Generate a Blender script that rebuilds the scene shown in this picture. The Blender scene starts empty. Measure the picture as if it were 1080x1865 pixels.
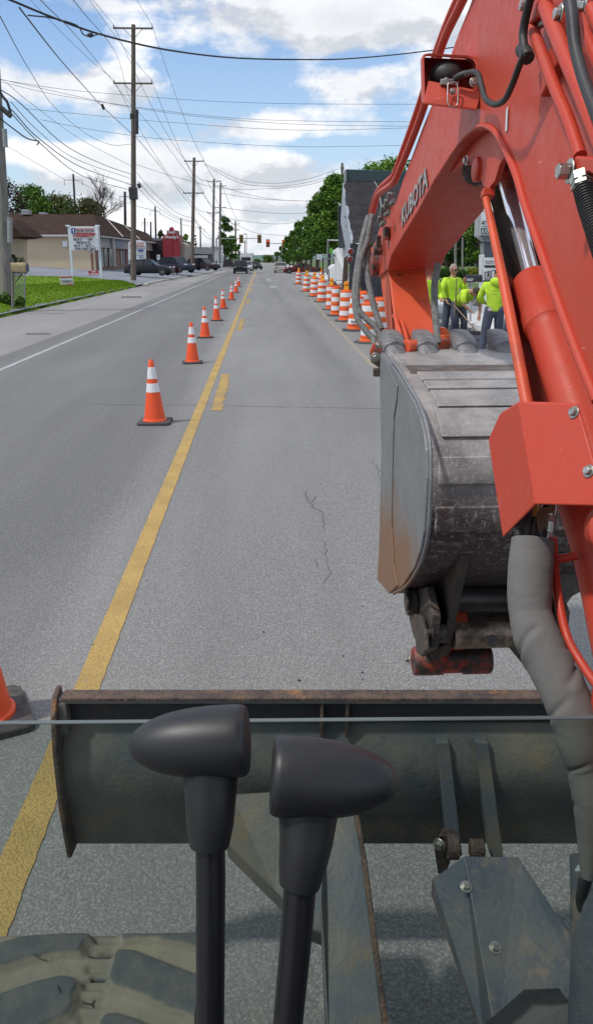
import bpy, bmesh, math, random
import numpy as np
from mathutils import Vector, Matrix
random.seed(7); np.random.seed(7)
C = bpy.context.scene.collection
RAD = math.radians
# ---------------------------------------------------------------- camera geometry
F = 1450.0; HC = 2.0; VPX = 475.0; HORY = 471.0
PITCH = math.atan((932.5-HORY)/F); cp, sp = math.cos(PITCH), math.sin(PITCH)
CAM = Vector((0,0,HC))
def ray(px,py):
    dx=(px-540.0)/F; dz=-(py-932.5)/F
    return Vector((dx, cp+dz*sp, dz*cp-sp))
def at(px,py,D): return CAM+ray(px,py)*D
def G(px,py,z=0.0):
    r=ray(px,py); return CAM+r*((z-HC)/r.z)
def Yp(px,py,Y):
    r=ray(px,py); return CAM+r*(Y/r.y)
_r=ray(VPX,HORY); AYAW=math.atan2(-_r.x,_r.y)          # road heading, to the left of the view
rd=Vector((-math.sin(AYAW),math.cos(AYAW),0)); rn=Vector((math.cos(AYAW),math.sin(AYAW),0))
def R(s,t,z=0.0): return rd*s+rn*t+Vector((0,0,z))
def st(p): return p.dot(rd), p.dot(rn)
# boom frame
BM=0.05; BB=math.atan(BM); bn=Vector((math.cos(BB),math.sin(BB),0)); bu=Vector((-math.sin(BB),math.cos(BB),0)); BC0=0.545*math.cos(BB)
def W(px,py,w=0.0):
    r=ray(px,py); return CAM+r*((BC0+w)/bn.dot(r))
def UZ(u,z,w=0.0): return bn*(BC0+w)+bu*u+Vector((0,0,z))
def uz(p): return p.dot(bu), p.z
# ---------------------------------------------------------------- materials
MATS={}
def mat(name, col, rough=0.6, metal=0.0, col2=None, scale=5.0, lo=0.4, hi=0.6, bump=0.0, bscale=40.0, col3=None, scale3=1.0, lo3=.5,hi3=.7, spec=None, emit=None, stretch=None, coat=0, detail=6, coords='Object', rough2=None):
    if name in MATS: return MATS[name]
    m=bpy.data.materials.new(name); m.use_nodes=True; nt=m.node_tree; N=nt.nodes; L=nt.links
    b=N['Principled BSDF']; b.inputs['Roughness'].default_value=rough; b.inputs['Metallic'].default_value=metal
    if spec is not None: b.inputs['Specular IOR Level'].default_value=spec
    if coat: b.inputs['Coat Weight'].default_value=coat
    c4=lambda c:(c[0],c[1],c[2],1)
    b.inputs['Base Color'].default_value=c4(col)
    if emit: b.inputs['Emission Color'].default_value=c4(emit[0]); b.inputs['Emission Strength'].default_value=emit[1]
    tc=N.new('ShaderNodeTexCoord'); src=tc.outputs[coords]
    if stretch:
        mp=N.new('ShaderNodeMapping'); mp.inputs['Scale'].default_value=stretch; L.new(src,mp.inputs['Vector']); src=mp.outputs['Vector']
    def layer(prev, colB, sc, lo, hi, seed):
        n=N.new('ShaderNodeTexNoise'); n.noise_dimensions='4D'; n.inputs['W'].default_value=seed
        n.inputs['Scale'].default_value=sc; n.inputs['Detail'].default_value=detail; n.inputs['Roughness'].default_value=.62
        L.new(src,n.inputs['Vector'])
        r=N.new('ShaderNodeMapRange'); r.inputs['From Min'].default_value=lo; r.inputs['From Max'].default_value=hi
        L.new(n.outputs['Fac'],r.inputs['Value'])
        mx=N.new('ShaderNodeMix'); mx.data_type='RGBA'; L.new(r.outputs['Result'],mx.inputs['Factor'])
        if isinstance(prev,tuple): mx.inputs['A'].default_value=c4(prev)
        else: L.new(prev,mx.inputs['A'])
        mx.inputs['B'].default_value=c4(colB)
        return mx.outputs['Result'], r.outputs['Result']
    out=col; 
    if col2 is not None:
        out,fac=layer(out,col2,scale,lo,hi,1.3)
        if rough2 is not None:
            rr=N.new('ShaderNodeMapRange'); rr.inputs['To Min'].default_value=rough; rr.inputs['To Max'].default_value=rough2
            L.new(fac,rr.inputs['Value']); L.new(rr.outputs['Result'],b.inputs['Roughness'])
    if col3 is not None: out,fac=layer(out,col3,scale3,lo3,hi3,7.7)
    if not isinstance(out,tuple): L.new(out,b.inputs['Base Color'])
    if bump:
        n=N.new('ShaderNodeTexNoise'); n.inputs['Scale'].default_value=bscale; n.inputs['Detail'].default_value=5; L.new(src,n.inputs['Vector'])
        bp=N.new('ShaderNodeBump'); bp.inputs['Strength'].default_value=bump; bp.inputs['Distance'].default_value=.02
        L.new(n.outputs['Fac'],bp.inputs['Height']); L.new(bp.outputs['Normal'],b.inputs['Normal'])
    MATS[name]=m; return m
# ---------------------------------------------------------------- object helpers
def setp(o,label=None,cat=None,group=None,kind=None):
    if label: o['label']=label
    if cat: o['category']=cat
    if group: o['group']=group
    if kind: o['kind']=kind
    return o
def empty(name,loc=(0,0,0),label=None,cat=None,group=None,kind=None):
    o=bpy.data.objects.new(name,None); C.objects.link(o); o.location=Vector(loc); o.empty_display_size=.2
    return setp(o,label,cat,group,kind)
def top_loc(o):
    while o.parent: o=o.parent
    return Vector(o.location)
class MB:
    def __init__(s): s.v=[]; s.f=[]; s.m=[]; s.mi=0
    def add(s,vs,fs):
        k=len(s.v); s.v+= [Vector(v) for v in vs]; s.f+=[tuple(k+i for i in f) for f in fs]; s.m+=[s.mi]*len(fs); return s
    def use(s,i): s.mi=i; return s
    def box(s,c,size,M=None):
        c=Vector(c); hx,hy,hz=[q/2 for q in size]
        vs=[Vector((x*hx,y*hy,z*hz)) for x in(-1,1) for y in(-1,1) for z in(-1,1)]
        if M is not None: vs=[M@v for v in vs]
        return s.add([c+v for v in vs],[(0,1,3,2),(4,6,7,5),(0,4,5,1),(2,3,7,6),(0,2,6,4),(1,5,7,3)])
    def box2(s,a,b): return s.box([(a[i]+b[i])/2 for i in range(3)],[abs(b[i]-a[i]) for i in range(3)])
    def prism(s,pts,ext):
        pts=[Vector(p) for p in pts]; ext=Vector(ext); n=len(pts)
        return s.add(pts+[p+ext for p in pts],[tuple(range(n))[::-1],tuple(range(n,2*n))]+[(i,(i+1)%n,n+(i+1)%n,n+i) for i in range(n)])
    def ring(s,path,radii,n=12,caps=True,up=None,sx=1,mod=None):
        path=[Vector(p) for p in path]; k=len(path)
        if not hasattr(radii,'__len__'): radii=[radii]*k
        t=(path[1]-path[0]).normalized(); a=Vector(up) if up else (Vector((0,0,1)) if abs(t.z)<.9 else Vector((1,0,0)))
        a=(a-t*a.dot(t)).normalized(); vs=[]
        for i in range(k):
            if i==0: t=path[1]-path[0]
            elif i==k-1: t=path[-1]-path[-2]
            else: t=(path[i+1]-path[i]).normalized()+(path[i]-path[i-1]).normalized()
            t=t.normalized() if t.length>1e-9 else Vector((0,0,1)); a=(a-t*a.dot(t)).normalized(); b=t.cross(a)
            for j in range(n):
                th=2*math.pi*j/n; r=radii[i]*(mod(i/(k-1),th) if mod else 1)
                vs.append(path[i]+a*math.cos(th)*r+b*math.sin(th)*r*sx)
        fs=[(i*n+j,i*n+(j+1)%n,(i+1)*n+(j+1)%n,(i+1)*n+j) for i in range(k-1) for j in range(n)]
        if caps: fs+=[tuple(range(n))[::-1],tuple(range((k-1)*n,k*n))]
        return s.add(vs,fs)
    def cyl(s,a,b,r0,r1=None,n=16): return s.ring([a,b],[r0,r0 if r1 is None else r1],n)
    def tube(s,pts,r,n=8,seg=6,caps=True): return s.ring(smooth_path(pts,seg),r,n,caps)
    def lathe(s,prof,c=(0,0,0),n=24,axis=(0,0,1),caps=False):
        c=Vector(c); ax=Vector(axis).normalized(); a=Vector((1,0,0)) if abs(ax.x)<.9 else Vector((0,1,0)); a=(a-ax*a.dot(ax)).normalized(); b=ax.cross(a)
        vs=[c+ax*z+(a*math.cos(2*math.pi*j/n)+b*math.sin(2*math.pi*j/n))*max(r,1e-4) for r,z in prof for j in range(n)]
        fs=[(i*n+j,i*n+(j+1)%n,(i+1)*n+(j+1)%n,(i+1)*n+j) for i in range(len(prof)-1) for j in range(n)]
        k=len(prof)
        if caps: fs+=[tuple(range(n))[::-1],tuple(range((k-1)*n,k*n))]
        return s.add(vs,fs)
    def ball(s,c,r,n=12,M=None):
        if not hasattr(r,'__len__'): r=(r,r,r)
        c=Vector(c); vs=[];m=n//2+1
        for i in range(m+1):
            ph=math.pi*i/m
            for j in range(n):
                v=Vector((r[0]*max(math.sin(ph),1e-3)*math.cos(2*math.pi*j/n),r[1]*max(math.sin(ph),1e-3)*math.sin(2*math.pi*j/n),-r[2]*math.cos(ph)))
                vs.append(c+(M@v if M is not None else v))
        return s.add(vs,[(i*n+j,i*n+(j+1)%n,(i+1)*n+(j+1)%n,(i+1)*n+j) for i in range(m) for j in range(n)])
    def build(s,name,mats,parent=None,smooth=None,bevel=0,label=None,cat=None,group=None,kind=None,solid=0,seg=2,subsurf=0,origin=None):
        if not isinstance(mats,(list,tuple)): mats=[mats]
        off=top_loc(parent) if parent else (Vector(origin) if origin is not None else Vector((0,0,0)))
        me=bpy.data.meshes.new(name); me.from_pydata([v-off for v in s.v],[],s.f)
        for m in mats: me.materials.append(m)
        if len(mats)>1: me.polygons.foreach_set('material_index',s.m)
        me.update()
        bm=bmesh.new(); bm.from_mesh(me)
        if bevel or smooth is not None: bmesh.ops.recalc_face_normals(bm,faces=bm.faces)
        bm.to_mesh(me); bm.free()
        if smooth is not None:
            me.polygons.foreach_set('use_smooth',[True]*len(me.polygons)); me.set_sharp_from_angle(angle=RAD(smooth))
        o=bpy.data.objects.new(name,me); C.objects.link(o)
        if parent: o.parent=parent
        else: o.location=off
        if solid:
            q=o.modifiers.new('solid','SOLIDIFY'); q.thickness=solid; q.offset=0
        if subsurf:
            q=o.modifiers.new('sub','SUBSURF'); q.levels=q.render_levels=subsurf
        if bevel:
            q=o.modifiers.new('bevel','BEVEL'); q.width=bevel; q.segments=seg; q.limit_method='ANGLE'; q.angle_limit=RAD(35); q.harden_normals=False
        return setp(o,label,cat,group,kind)
def smooth_path(pts,seg=6):
    pts=[Vector(p) for p in pts]
    if len(pts)<3 or seg<=1: return pts
    P=[pts[0]*2-pts[1]]+pts+[pts[-1]*2-pts[-2]]; out=[]
    for i in range(1,len(P)-2):
        p0,p1,p2,p3=P[i-1:i+3]
        for k in range(seg):
            t=k/seg; out.append(.5*((2*p1)+(-p0+p2)*t+(2*p0-5*p1+4*p2-p3)*t*t+(-p0+3*p1-3*p2+p3)*t**3))
    out.append(pts[-1]); return out
def copy_tree(o,parent=None):
    c=o.copy(); C.objects.link(c)
    if parent: c.parent=parent
    for ch in list(o.children): copy_tree(ch,c)
    return c
def text(s,name,origin,xd,yd,h,m,parent=None,width=None,ext=.002,bold=.012,align='LEFT'):
    """lettering: origin = lower-left of capitals, xd reading direction, yd up direction, h = capital height"""
    cu=bpy.data.curves.new('t','FONT'); cu.body=s; cu.size=1; cu.offset=bold; cu.resolution_u=2; cu.align_x='LEFT'
    ob=bpy.data.objects.new('t',cu); me=bpy.data.meshes.new_from_object(ob)
    vs=[v.co.copy() for v in me.vertices]; fs=[tuple(p.vertices) for p in me.polygons]
    bpy.data.objects.remove(ob); bpy.data.meshes.remove(me)
    if not vs: return None
    x0=min(v.x for v in vs); x1=max(v.x for v in vs); y1=.69
    xd=Vector(xd).normalized(); yd=Vector(yd).normalized(); nd=xd.cross(yd).normalized()
    k=h/y1; kx=(width/(x1-x0)) if width else k
    ox=0 if align=='LEFT' else -(x1-x0)*kx/2
    mb=MB(); mb.add([Vector(origin)+xd*((v.x-x0)*kx+ox)+yd*(v.y*k)+nd*ext for v in vs],fs)
    return mb.build(name,m,parent)
# ---------------------------------------------------------------- shared materials
orange_hot=mat('lit_arm_paint',(.66,.09,.03),.5,col2=(.42,.07,.03),scale=9,lo=.5,hi=.75,bump=.05,bscale=90,col3=(.12,.07,.05),scale3=14,lo3=.64,hi3=.70)  # brighter copy of the excavator paint for the lit arm and guard edge
orange_dirty=mat('dirty_orange_paint',(.42,.055,.025),.55,col2=(.05,.035,.03),scale=12,lo=.44,hi=.56,bump=.2,bscale=60)
black_rub=mat('black_rubber',(.018,.018,.02),.55,col2=(.035,.034,.034),scale=20,bump=.05,bscale=150)
hose_grey=mat('weathered_hose',(.13,.13,.125),.7,col2=(.24,.24,.23),scale=50,lo=.4,hi=.7,bump=.4,bscale=150,col3=(.05,.05,.05),scale3=25,lo3=.6,hi3=.7)
chrome=mat('chrome',(.90,.91,.93),.14,.80)
zinc=mat('zinc_bolt',(.55,.55,.52),.38,.9,col2=(.3,.28,.24),scale=40)
grease=mat('dark_greasy_steel',(.050,.040,.035),.55,col2=(.10,.07,.05),scale=18,lo=.45,hi=.7,bump=.4,bscale=60)
rusty=mat('rusty_steel',(.13,.085,.06),.8,.0,col2=(.06,.045,.04),scale=22,bump=.5,bscale=120,col3=(.30,.14,.05),scale3=12,lo3=.58,hi3=.7)
polished=mat('worn_bright_pin',(.42,.33,.24),.5,.5,col2=(.10,.07,.05),scale=12,bump=.3,bscale=80)
blade_m=mat('blade_paint',(.088,.100,.104),.48,col2=(.19,.172,.135),scale=5,lo=.38,hi=.70,bump=.15,bscale=70,col3=(.24,.18,.10),scale3=7,lo3=.56,hi3=.80,rough2=.75)
blade_in=mat('blade_recess_shade',(.018,.02,.024),.7,col2=(.05,.04,.03),scale=15,lo=.55,hi=.75,bump=.2,bscale=60)
cover_m=mat('scuffed_navy_plate',(.060,.074,.095),.5,col2=(.12,.12,.11),scale=7,lo=.42,hi=.7,bump=.15,bscale=90,col3=(.24,.17,.11),scale3=19,lo3=.55,hi3=.78,stretch=(1,1,1),rough2=.7)
arm_m=mat('blade_arm_paint',(.09,.105,.12),.5,col2=(.19,.165,.12),scale=5,lo=.4,hi=.7,bump=.1,bscale=90,col3=(.24,.15,.05),scale3=6,lo3=.58,hi3=.8)
knob_m=mat('black_plastic',(.018,.019,.021),.44,col2=(.027,.027,.028),scale=14,lo=.5,hi=.85,bump=.03,bscale=700,rough2=.54)
sign_white=mat('sign_white',(.68,.70,.72),.5,col2=(.60,.62,.64),scale=3)
white_paint=mat('white_paint',(.72,.73,.74),.45,col2=(.6,.6,.6),scale=6)
ink_black=mat('ink_black',(.02,.02,.025),.6); ink_red=mat('ink_red',(.38,.02,.03),.5); ink_blue=mat('ink_blue',(.03,.06,.28),.5)
galv=mat('galvanised_steel',(.34,.35,.36),.5,.6,col2=(.25,.25,.26),scale=12)
dark_metal=mat('dark_metal',(.03,.03,.032),.5)
def custom(name,fn):
    m=bpy.data.materials.new(name); m.use_nodes=True; nt=m.node_tree; fn(nt,nt.nodes,nt.links,nt.nodes['Principled BSDF']); return m
def nd(N,t,**k):
    n=N.new(t)
    for a,v in k.items():
        if a.startswith('i_'): n.inputs[a[2:].replace('_',' ')].default_value=v
        else: setattr(n,a,v)
    return n
def mixc(N,L,fac,a,b,mode='MIX'):
    m=N.new('ShaderNodeMix'); m.data_type='RGBA'; m.blend_type=mode; m.clamp_factor=True
    for nm,v in (('Factor',fac),('A',a),('B',b)):
        if hasattr(v,'is_linked') or isinstance(v,bpy.types.NodeSocket): L.new(v,m.inputs[nm])
        elif nm=='Factor': m.inputs[nm].default_value=v
        else: m.inputs[nm].default_value=(v[0],v[1],v[2],1)
    return m.outputs['Result']
def mrange(N,L,v,a,b,c=0,d=1):
    r=N.new('ShaderNodeMapRange'); L.new(v,r.inputs['Value']); r.inputs['From Min'].default_value=a; r.inputs['From Max'].default_value=b; r.inputs['To Min'].default_value=c; r.inputs['To Max'].default_value=d
    return r.outputs['Result']
def noise(N,L,src,sc,det=5,rough=.6,w=0,stretch=None):
    if stretch:
        mp=N.new('ShaderNodeMapping'); mp.inputs['Scale'].default_value=stretch; L.new(src,mp.inputs['Vector']); src=mp.outputs['Vector']
    n=nd(N,'ShaderNodeTexNoise',noise_dimensions='4D'); n.inputs['W'].default_value=w; n.inputs['Scale'].default_value=sc; n.inputs['Detail'].default_value=det; n.inputs['Roughness'].default_value=rough
    L.new(src,n.inputs['Vector']); return n.outputs['Fac']
def _orange(nt,N,L,b):
    o=N.new('ShaderNodeTexCoord').outputs['Object']
    n1=noise(N,L,o,2.2,8,.6,1); c=mixc(N,L,mrange(N,L,n1,.38,.68),(.52,.046,.020),(.48,.068,.038))
    n2=noise(N,L,o,26,8,.75,4); c=mixc(N,L,mrange(N,L,n2,.56,.72,0,.35),c,(.36,.06,.035))
    dust=noise(N,L,o,7,9,.7,6); c=mixc(N,L,mrange(N,L,dust,.56,.78,0,.30),c,(.38,.14,.09))
    sp=noise(N,L,o,75,3,.6,8); c=mixc(N,L,mrange(N,L,sp,.70,.73,0,.8),c,(.10,.035,.025))
    for k,stv in enumerate(((3,.15,1.2),(1,1.4,.12))):
        sc_=noise(N,L,o,55,2,.5,11+k,stv); c=mixc(N,L,mrange(N,L,sc_,.705,.72,0,.5),c,(.62,.22,.16))
    L.new(c,b.inputs['Base Color']); L.new(mrange(N,L,n2,.3,.7,.34,.6),b.inputs['Roughness']); b.inputs['Specular IOR Level'].default_value=.4
    bp=N.new('ShaderNodeBump'); bp.inputs['Strength'].default_value=.06; bp.inputs['Distance'].default_value=.01; L.new(noise(N,L,o,140,3),bp.inputs['Height']); L.new(bp.outputs[0],b.inputs['Normal'])
orange=custom('excavator_paint',_orange)
# worn bucket steel: grey scratched metal, streaky white scratches, rust lower down and towards the cutting edge
def _bucket(side):
    def fn(nt,N,L,b):
        tc=N.new('ShaderNodeTexCoord'); o=tc.outputs['Object']; sep=N.new('ShaderNodeSeparateXYZ'); L.new(o,sep.inputs[0])
        n1=noise(N,L,o,9,6); base=mixc(N,L,mrange(N,L,n1,.4,.65),(.25,.235,.225) if not side else (.19,.195,.205),(.42,.39,.37) if not side else (.22,.23,.24))
        # rust grows towards the bottom of the bucket
        z=mrange(N,L,sep.outputs['Z'],(1.28 if not side else 1.42),(1.66 if not side else .95),1,0) if not side else mrange(N,L,sep.outputs['Z'],1.5,.95,0,1)
        nr=noise(N,L,o,5,7,.65,3); ad=nd(N,'ShaderNodeMath',operation='ADD'); L.new(z,ad.inputs[0]); L.new(nr,ad.inputs[1])
        rustf=mrange(N,L,ad.outputs[0],.95 if not side else .95,1.45 if not side else 1.35)
        col=mixc(N,L,rustf,base,(.075,.050,.045) if not side else (.23,.125,.07))
        # scratches
        s1=noise(N,L,o,85,4,.8,5,(1,1,.3)); s2=noise(N,L,o,70,4,.8,9,(.3,1,1))
        a=mrange(N,L,s1,.54,.66); c=mrange(N,L,s2,.56,.68); mx=nd(N,'ShaderNodeMath',operation='MAXIMUM'); L.new(a,mx.inputs[0]); L.new(c,mx.inputs[1])
        ml=nd(N,'ShaderNodeMath',operation='MULTIPLY'); L.new(mx.outputs[0],ml.inputs[0]); ml.inputs[1].default_value=.62 if not side else .14
        col=mixc(N,L,ml.outputs[0],col,(.50,.50,.52))
        L.new(col,b.inputs['Base Color']); b.inputs['Metallic'].default_value=.25
        b.inputs['Roughness'].default_value=.52
        bp=N.new('ShaderNodeBump'); bp.inputs['Strength'].default_value=.35; bp.inputs['Distance'].default_value=.008; L.new(noise(N,L,o,110,4),bp.inputs['Height']); L.new(bp.outputs[0],b.inputs['Normal'])
    return fn
bucket_m=custom('worn_bucket_steel',_bucket(False)); groove_m=mat('dirty_groove_steel',(.085,.066,.056),.7,col2=(.17,.145,.13),scale=20,lo=.45,hi=.7,bump=.4,bscale=70,col3=(.08,.05,.035),scale3=6,lo3=.5,hi3=.7); bucket_side=custom('worn_bucket_side_steel',_bucket(True))
def _glass(nt,N,L,b):
    t=N.new('ShaderNodeBsdfTransparent'); t.inputs['Color'].default_value=(.76,.805,.78,1)
    g=N.new('ShaderNodeBsdfGlossy'); g.inputs['Roughness'].default_value=.02; g.inputs['Color'].default_value=(.8,.9,.95,1)
    lw=N.new('ShaderNodeLayerWeight'); lw.inputs['Blend'].default_value=.25
    m=N.new('ShaderNodeMixShader'); mr=mrange(N,L,lw.outputs['Fresnel'],0,1,.012,.10)
    L.new(mr,m.inputs[0]); L.new(t.outputs[0],m.inputs[1]); L.new(g.outputs[0],m.inputs[2]); L.new(m.outputs[0],N['Material Output'].inputs['Surface'])
glass_m=custom('tinted_cab_glass',_glass)
edge_glass=mat('glass_edge',(.12,.14,.135),.4)
def _sleeve(nt,N,L,b):
    tc=N.new('ShaderNodeTexCoord'); o=tc.outputs['Object']
    col=mixc(N,L,mrange(N,L,noise(N,L,o,6,4),.35,.7),(.15,.145,.137),(.12,.115,.108))
    wv=noise(N,L,o,500,2,.5,3); col=mixc(N,L,mrange(N,L,wv,.3,.7,0,.3),col,(.19,.185,.175))
    L.new(col,b.inputs['Base Color']); b.inputs['Roughness'].default_value=.9; b.inputs['Specular IOR Level'].default_value=.25
    fo=noise(N,L,o,14,3,.5,5,(1,1,1.8))
    bp=N.new('ShaderNodeBump'); bp.inputs['Strength'].default_value=.16; bp.inputs['Distance'].default_value=.03; L.new(fo,bp.inputs['Height']); 
    b2=N.new('ShaderNodeBump'); b2.inputs['Strength'].default_value=.25; b2.inputs['Distance'].default_value=.002; L.new(wv,b2.inputs['Height']); L.new(bp.outputs[0],b2.inputs['Normal']); L.new(b2.outputs[0],b.inputs['Normal'])
sleeve_m=custom('woven_hose_sleeve',_sleeve)
def _track(nt,N,L,b):
    tc=N.new('ShaderNodeTexCoord'); o=tc.outputs['Object']
    a=nd(N,'ShaderNodeAttribute',attribute_name='lug'); sand=mixc(N,L,mrange(N,L,noise(N,L,o,9,6),.4,.65),(.235,.21,.155),(.16,.15,.12)); rub=mixc(N,L,mrange(N,L,noise(N,L,o,16,6,.65,3),.4,.7),(.070,.078,.082),(.12,.12,.108))
    nn_=nd(N,'ShaderNodeMath',operation='MULTIPLY_ADD'); L.new(noise(N,L,o,30,5,.6,2),nn_.inputs[0]); nn_.inputs[1].default_value=.6; L.new(a.outputs['Fac'],nn_.inputs[2])
    c1=mixc(N,L,mrange(N,L,nn_.outputs[0],.95,1.2),sand,rub); L.new(mixc(N,L,mrange(N,L,a.outputs['Fac'],1.3,1.6),c1,(.004,.004,.004)),b.inputs['Base Color']); b.inputs['Roughness'].default_value=.85
    bp=N.new('ShaderNodeBump'); bp.inputs['Strength'].default_value=.4; bp.inputs['Distance'].default_value=.01; L.new(noise(N,L,o,50,5),bp.inputs['Height']); L.new(bp.outputs[0],b.inputs['Normal'])
track_m=custom('sandy_track_rubber',_track)
lug_m=mat('track_lug_rubber',(.05,.058,.062),.8,col2=(.09,.095,.09),scale=8,lo=.4,hi=.7,bump=.35,bscale=70,col3=(.17,.15,.11),scale3=5,lo3=.6,hi3=.8)
# ================================================================ EXCAVATOR
EX=empty('mini_excavator',(.44,-.2,0),'orange mini excavator filling the foreground, with folded boom, worn bucket and dark dozer blade','excavator')
# ---- boom
bm_pts=[(688,505),(679,492),(675,452),(683,440),(693,408),(700,378),(720,369),(733,329),(769,231),(791,178),(820,100),(835,58),(855,9),(885,-80)]
top=[uz(W(*p)) for p in bm_pts]
top+=[(1.98,2.80),(1.75,2.83),(1.52,2.66),(1.33,2.3),(1.10,1.5),(.92,1.22),(.90,1.12),(.98,1.06),(1.09,1.10),(1.14,1.25)]
arch_out=[(1120,900),(1080,728),(1045,640),(1018,565),(1000,515),(981,457),(952,374),(938,325),(926,290),(910,262),(897,244),(880,236),(862,240),(843,256),(820,284),(790,330),(760,386),(735,427),(712,466),(706,490)]
low=[uz(W(*p)) for p in arch_out]
boom=MB(); boom.prism([UZ(u,z,0) for u,z in top+low],bn*.22)
boom=boom.build('boom',orange,EX,smooth=28,bevel=.004)
rim=[(706,478),(732,430),(760,384),(790,329),(819,285),(843,253),(862,236),(880,229),(898,237),(912,256),(928,289),(941,322),(955,372),(984,455),(1004,514),(1022,566),(1050,641),(1086,730)]
mb=MB()
P=smooth_path([W(x,y,-.002) for x,y in rim[4:]],4); mb.ring(P,[.0045+.0045*min(1,i/25) for i in range(len(P))],8)
mb.build('boom_rim',orange,boom,smooth=60)
# weld seam band + side doubler
mb=MB(); 
for a,b in (((838,250),(955,205)),):
    pass
# recessed bracket plates either side of the cylinder pin
lug=[(800,316),(820,284),(843,256),(862,240),(880,236),(897,244),(915,270),(925,295),(912,280),(900,277),(886,300),(878,330),(867,344),(858,340),(850,320),(840,303),(822,299)]
mb=MB(); mb.prism([W(x,y,.0) +bn*.03 for x,y in lug],bn*.014); mb.prism([W(x,y,.0)+bn*.17 for x,y in lug],bn*.014)
mb.build('pin_bracket',orange,boom,smooth=30,bevel=.002)
pc=W(866,309,.026)
mb=MB(); mb.lathe([(0,-.004),(.018,-.004),(.026,0),(.028,.006),(.028,.17)],pc,28,bn); mb.build('cylinder_pin',orange_dirty,boom,smooth=40)
mb=MB(); mb.lathe([(0,-.006),(.024,-.006),(.030,-.003),(.031,.004),(.030,.012)],W(866,309,.024),28,bn); mb.build('pin_cap',orange,boom,smooth=40)
def bolt(c,ax,r,parent,m=zinc,h=None,washer=True,name='bolt'):
    h=h or r*.9; c=Vector(c); ax=Vector(ax).normalized(); mb=MB()
    if washer: mb.cyl(c,c+ax*r*.25,r*1.55,n=20)
    mb.cyl(c+ax*r*.25,c+ax*(r*.25+h),r,n=6); return mb.build(name,m,parent,smooth=30,bevel=r*.12)
bolt(W(850,292,.018),-bn,.0085,boom)
# underside weld line on the upper section and closing plate
# ---- maker's lettering on the left face
k0,k1=W(733,412,-.001),W(779,338,-.001)
xd=(k1-k0); yd=-(bn.cross(xd)).normalized(); yd=yd if yd.z>0 else -yd
kt=W(729,375,-.001); hh=abs((kt-k0).dot(yd))
off=-bn
def lab(s,name,o,xd,yd,h,m,parent,width=None,bold=.012,e=.002):
    # flat mesh text with explicit outward direction
    t=text(s,name,o,xd,yd,h,m,parent,width,e,bold); return t
kw=(k1-k0).length
letters=mat('silver_decal',(.38,.36,.37),.5,.1,col2=(.30,.28,.29),scale=9)
plate=mat('decal_shadow',(.20,.07,.06),.5)
_n=xd.normalized().cross(yd)
sgn=1 if _n.dot(-bn)>0 else -1
hk=min(hh*1.25,.062)
text('KUBOTA','lettering',k0,xd,yd,hk,letters,boom,kw*1.02,.0035*sgn,.03)
text('KUBOTA','lettering_shadow',k0+yd*(-.003)+xd.normalized()*.003,xd,yd,hk,plate,boom,kw*1.02,.002*sgn,.035)
dp=W(923,216,-.003)
mb=MB(); e=bu*.011; f=Vector((.0,.0,.024)); M=[dp-e*.5-f,dp+e*.5-f,dp+e*.9+f*.8,dp-e*.1+f]
mb.prism(M,-bn*.001); mb.build('warning_decal',sign_white,boom)
# ---- steel pipes along the boom
def pp(L,w): return [W(x,y,w) for x,y in L]
mb=MB(); mb.tube(pp([(925,-200),(870,-60),(836,13),(804,84),(773,191),(747,262),(727,310),(718,330),(708,340),(690,353),(683,372),(677,395)],-.012),.012,12); pA=mb.build('steel_pipe',orange,boom,smooth=60)
mb=MB(); mb.tube(pp([(917,-200),(862,-60),(824,18),(793,98),(760,200),(733,275),(722,306),(714,322),(696,338),(686,352),(678,374),(672,400)],.018),.0115,12); mb.build('steel_pipe',orange,boom,smooth=60)
# near pipes on the left face, top right
for L,r,w in (([(962,30),(985,95),(1010,160),(1035,220),(1056,284)],.0105,-.028),([(992,10),(1018,75),(1050,150),(1090,250),(1130,350)],.0135,-.032),([(1046,12),(1070,70),(1110,160)],.0105,-.03),([(1075,15),(1100,70),(1130,140)],.010,-.03)):
    mb=MB(); mb.tube(pp(L,w),r,14); mb.build('steel_pipe',orange,boom,smooth=60)
mb=MB(); c=W(1020,16,-.02); mb.box(c,(.01,.24,.012),Matrix.Rotation(BB,3,'Z')); mb.build('pipe_clamp',zinc,boom,bevel=.003)
for q in ((957,10),(1020,25),(1062,12)):
    bolt(W(q[0],q[1],-.026),-bn,.010,boom)
mb=MB(); mb.box(W(982,24,-.022),(.03,.06,.03),Matrix.Rotation(BB,3,'Z')); mb.build('pipe_clamp',orange,boom,bevel=.004)
mb=MB(); mb.box(W(1008,120,-.008),(.02,.10,.05),Matrix.Rotation(BB,3,'Z')@Matrix.Rotation(-.5,3,'X')); mb.build('pipe_bracket',orange,boom,bevel=.004)
mb=MB(); mb.prism([W(1046,284,-.045),W(1082,288,-.045),W(1120,300,-.045),W(1105,330,-.045),W(1068,312,-.045),W(1040,342,-.045),W(1034,330,-.045)],bn*.045); mb.build('pipe_manifold',orange,boom,bevel=.003)
bolt(W(1038,312,-.048),-bn,.0125,boom,h=.018)
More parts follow.
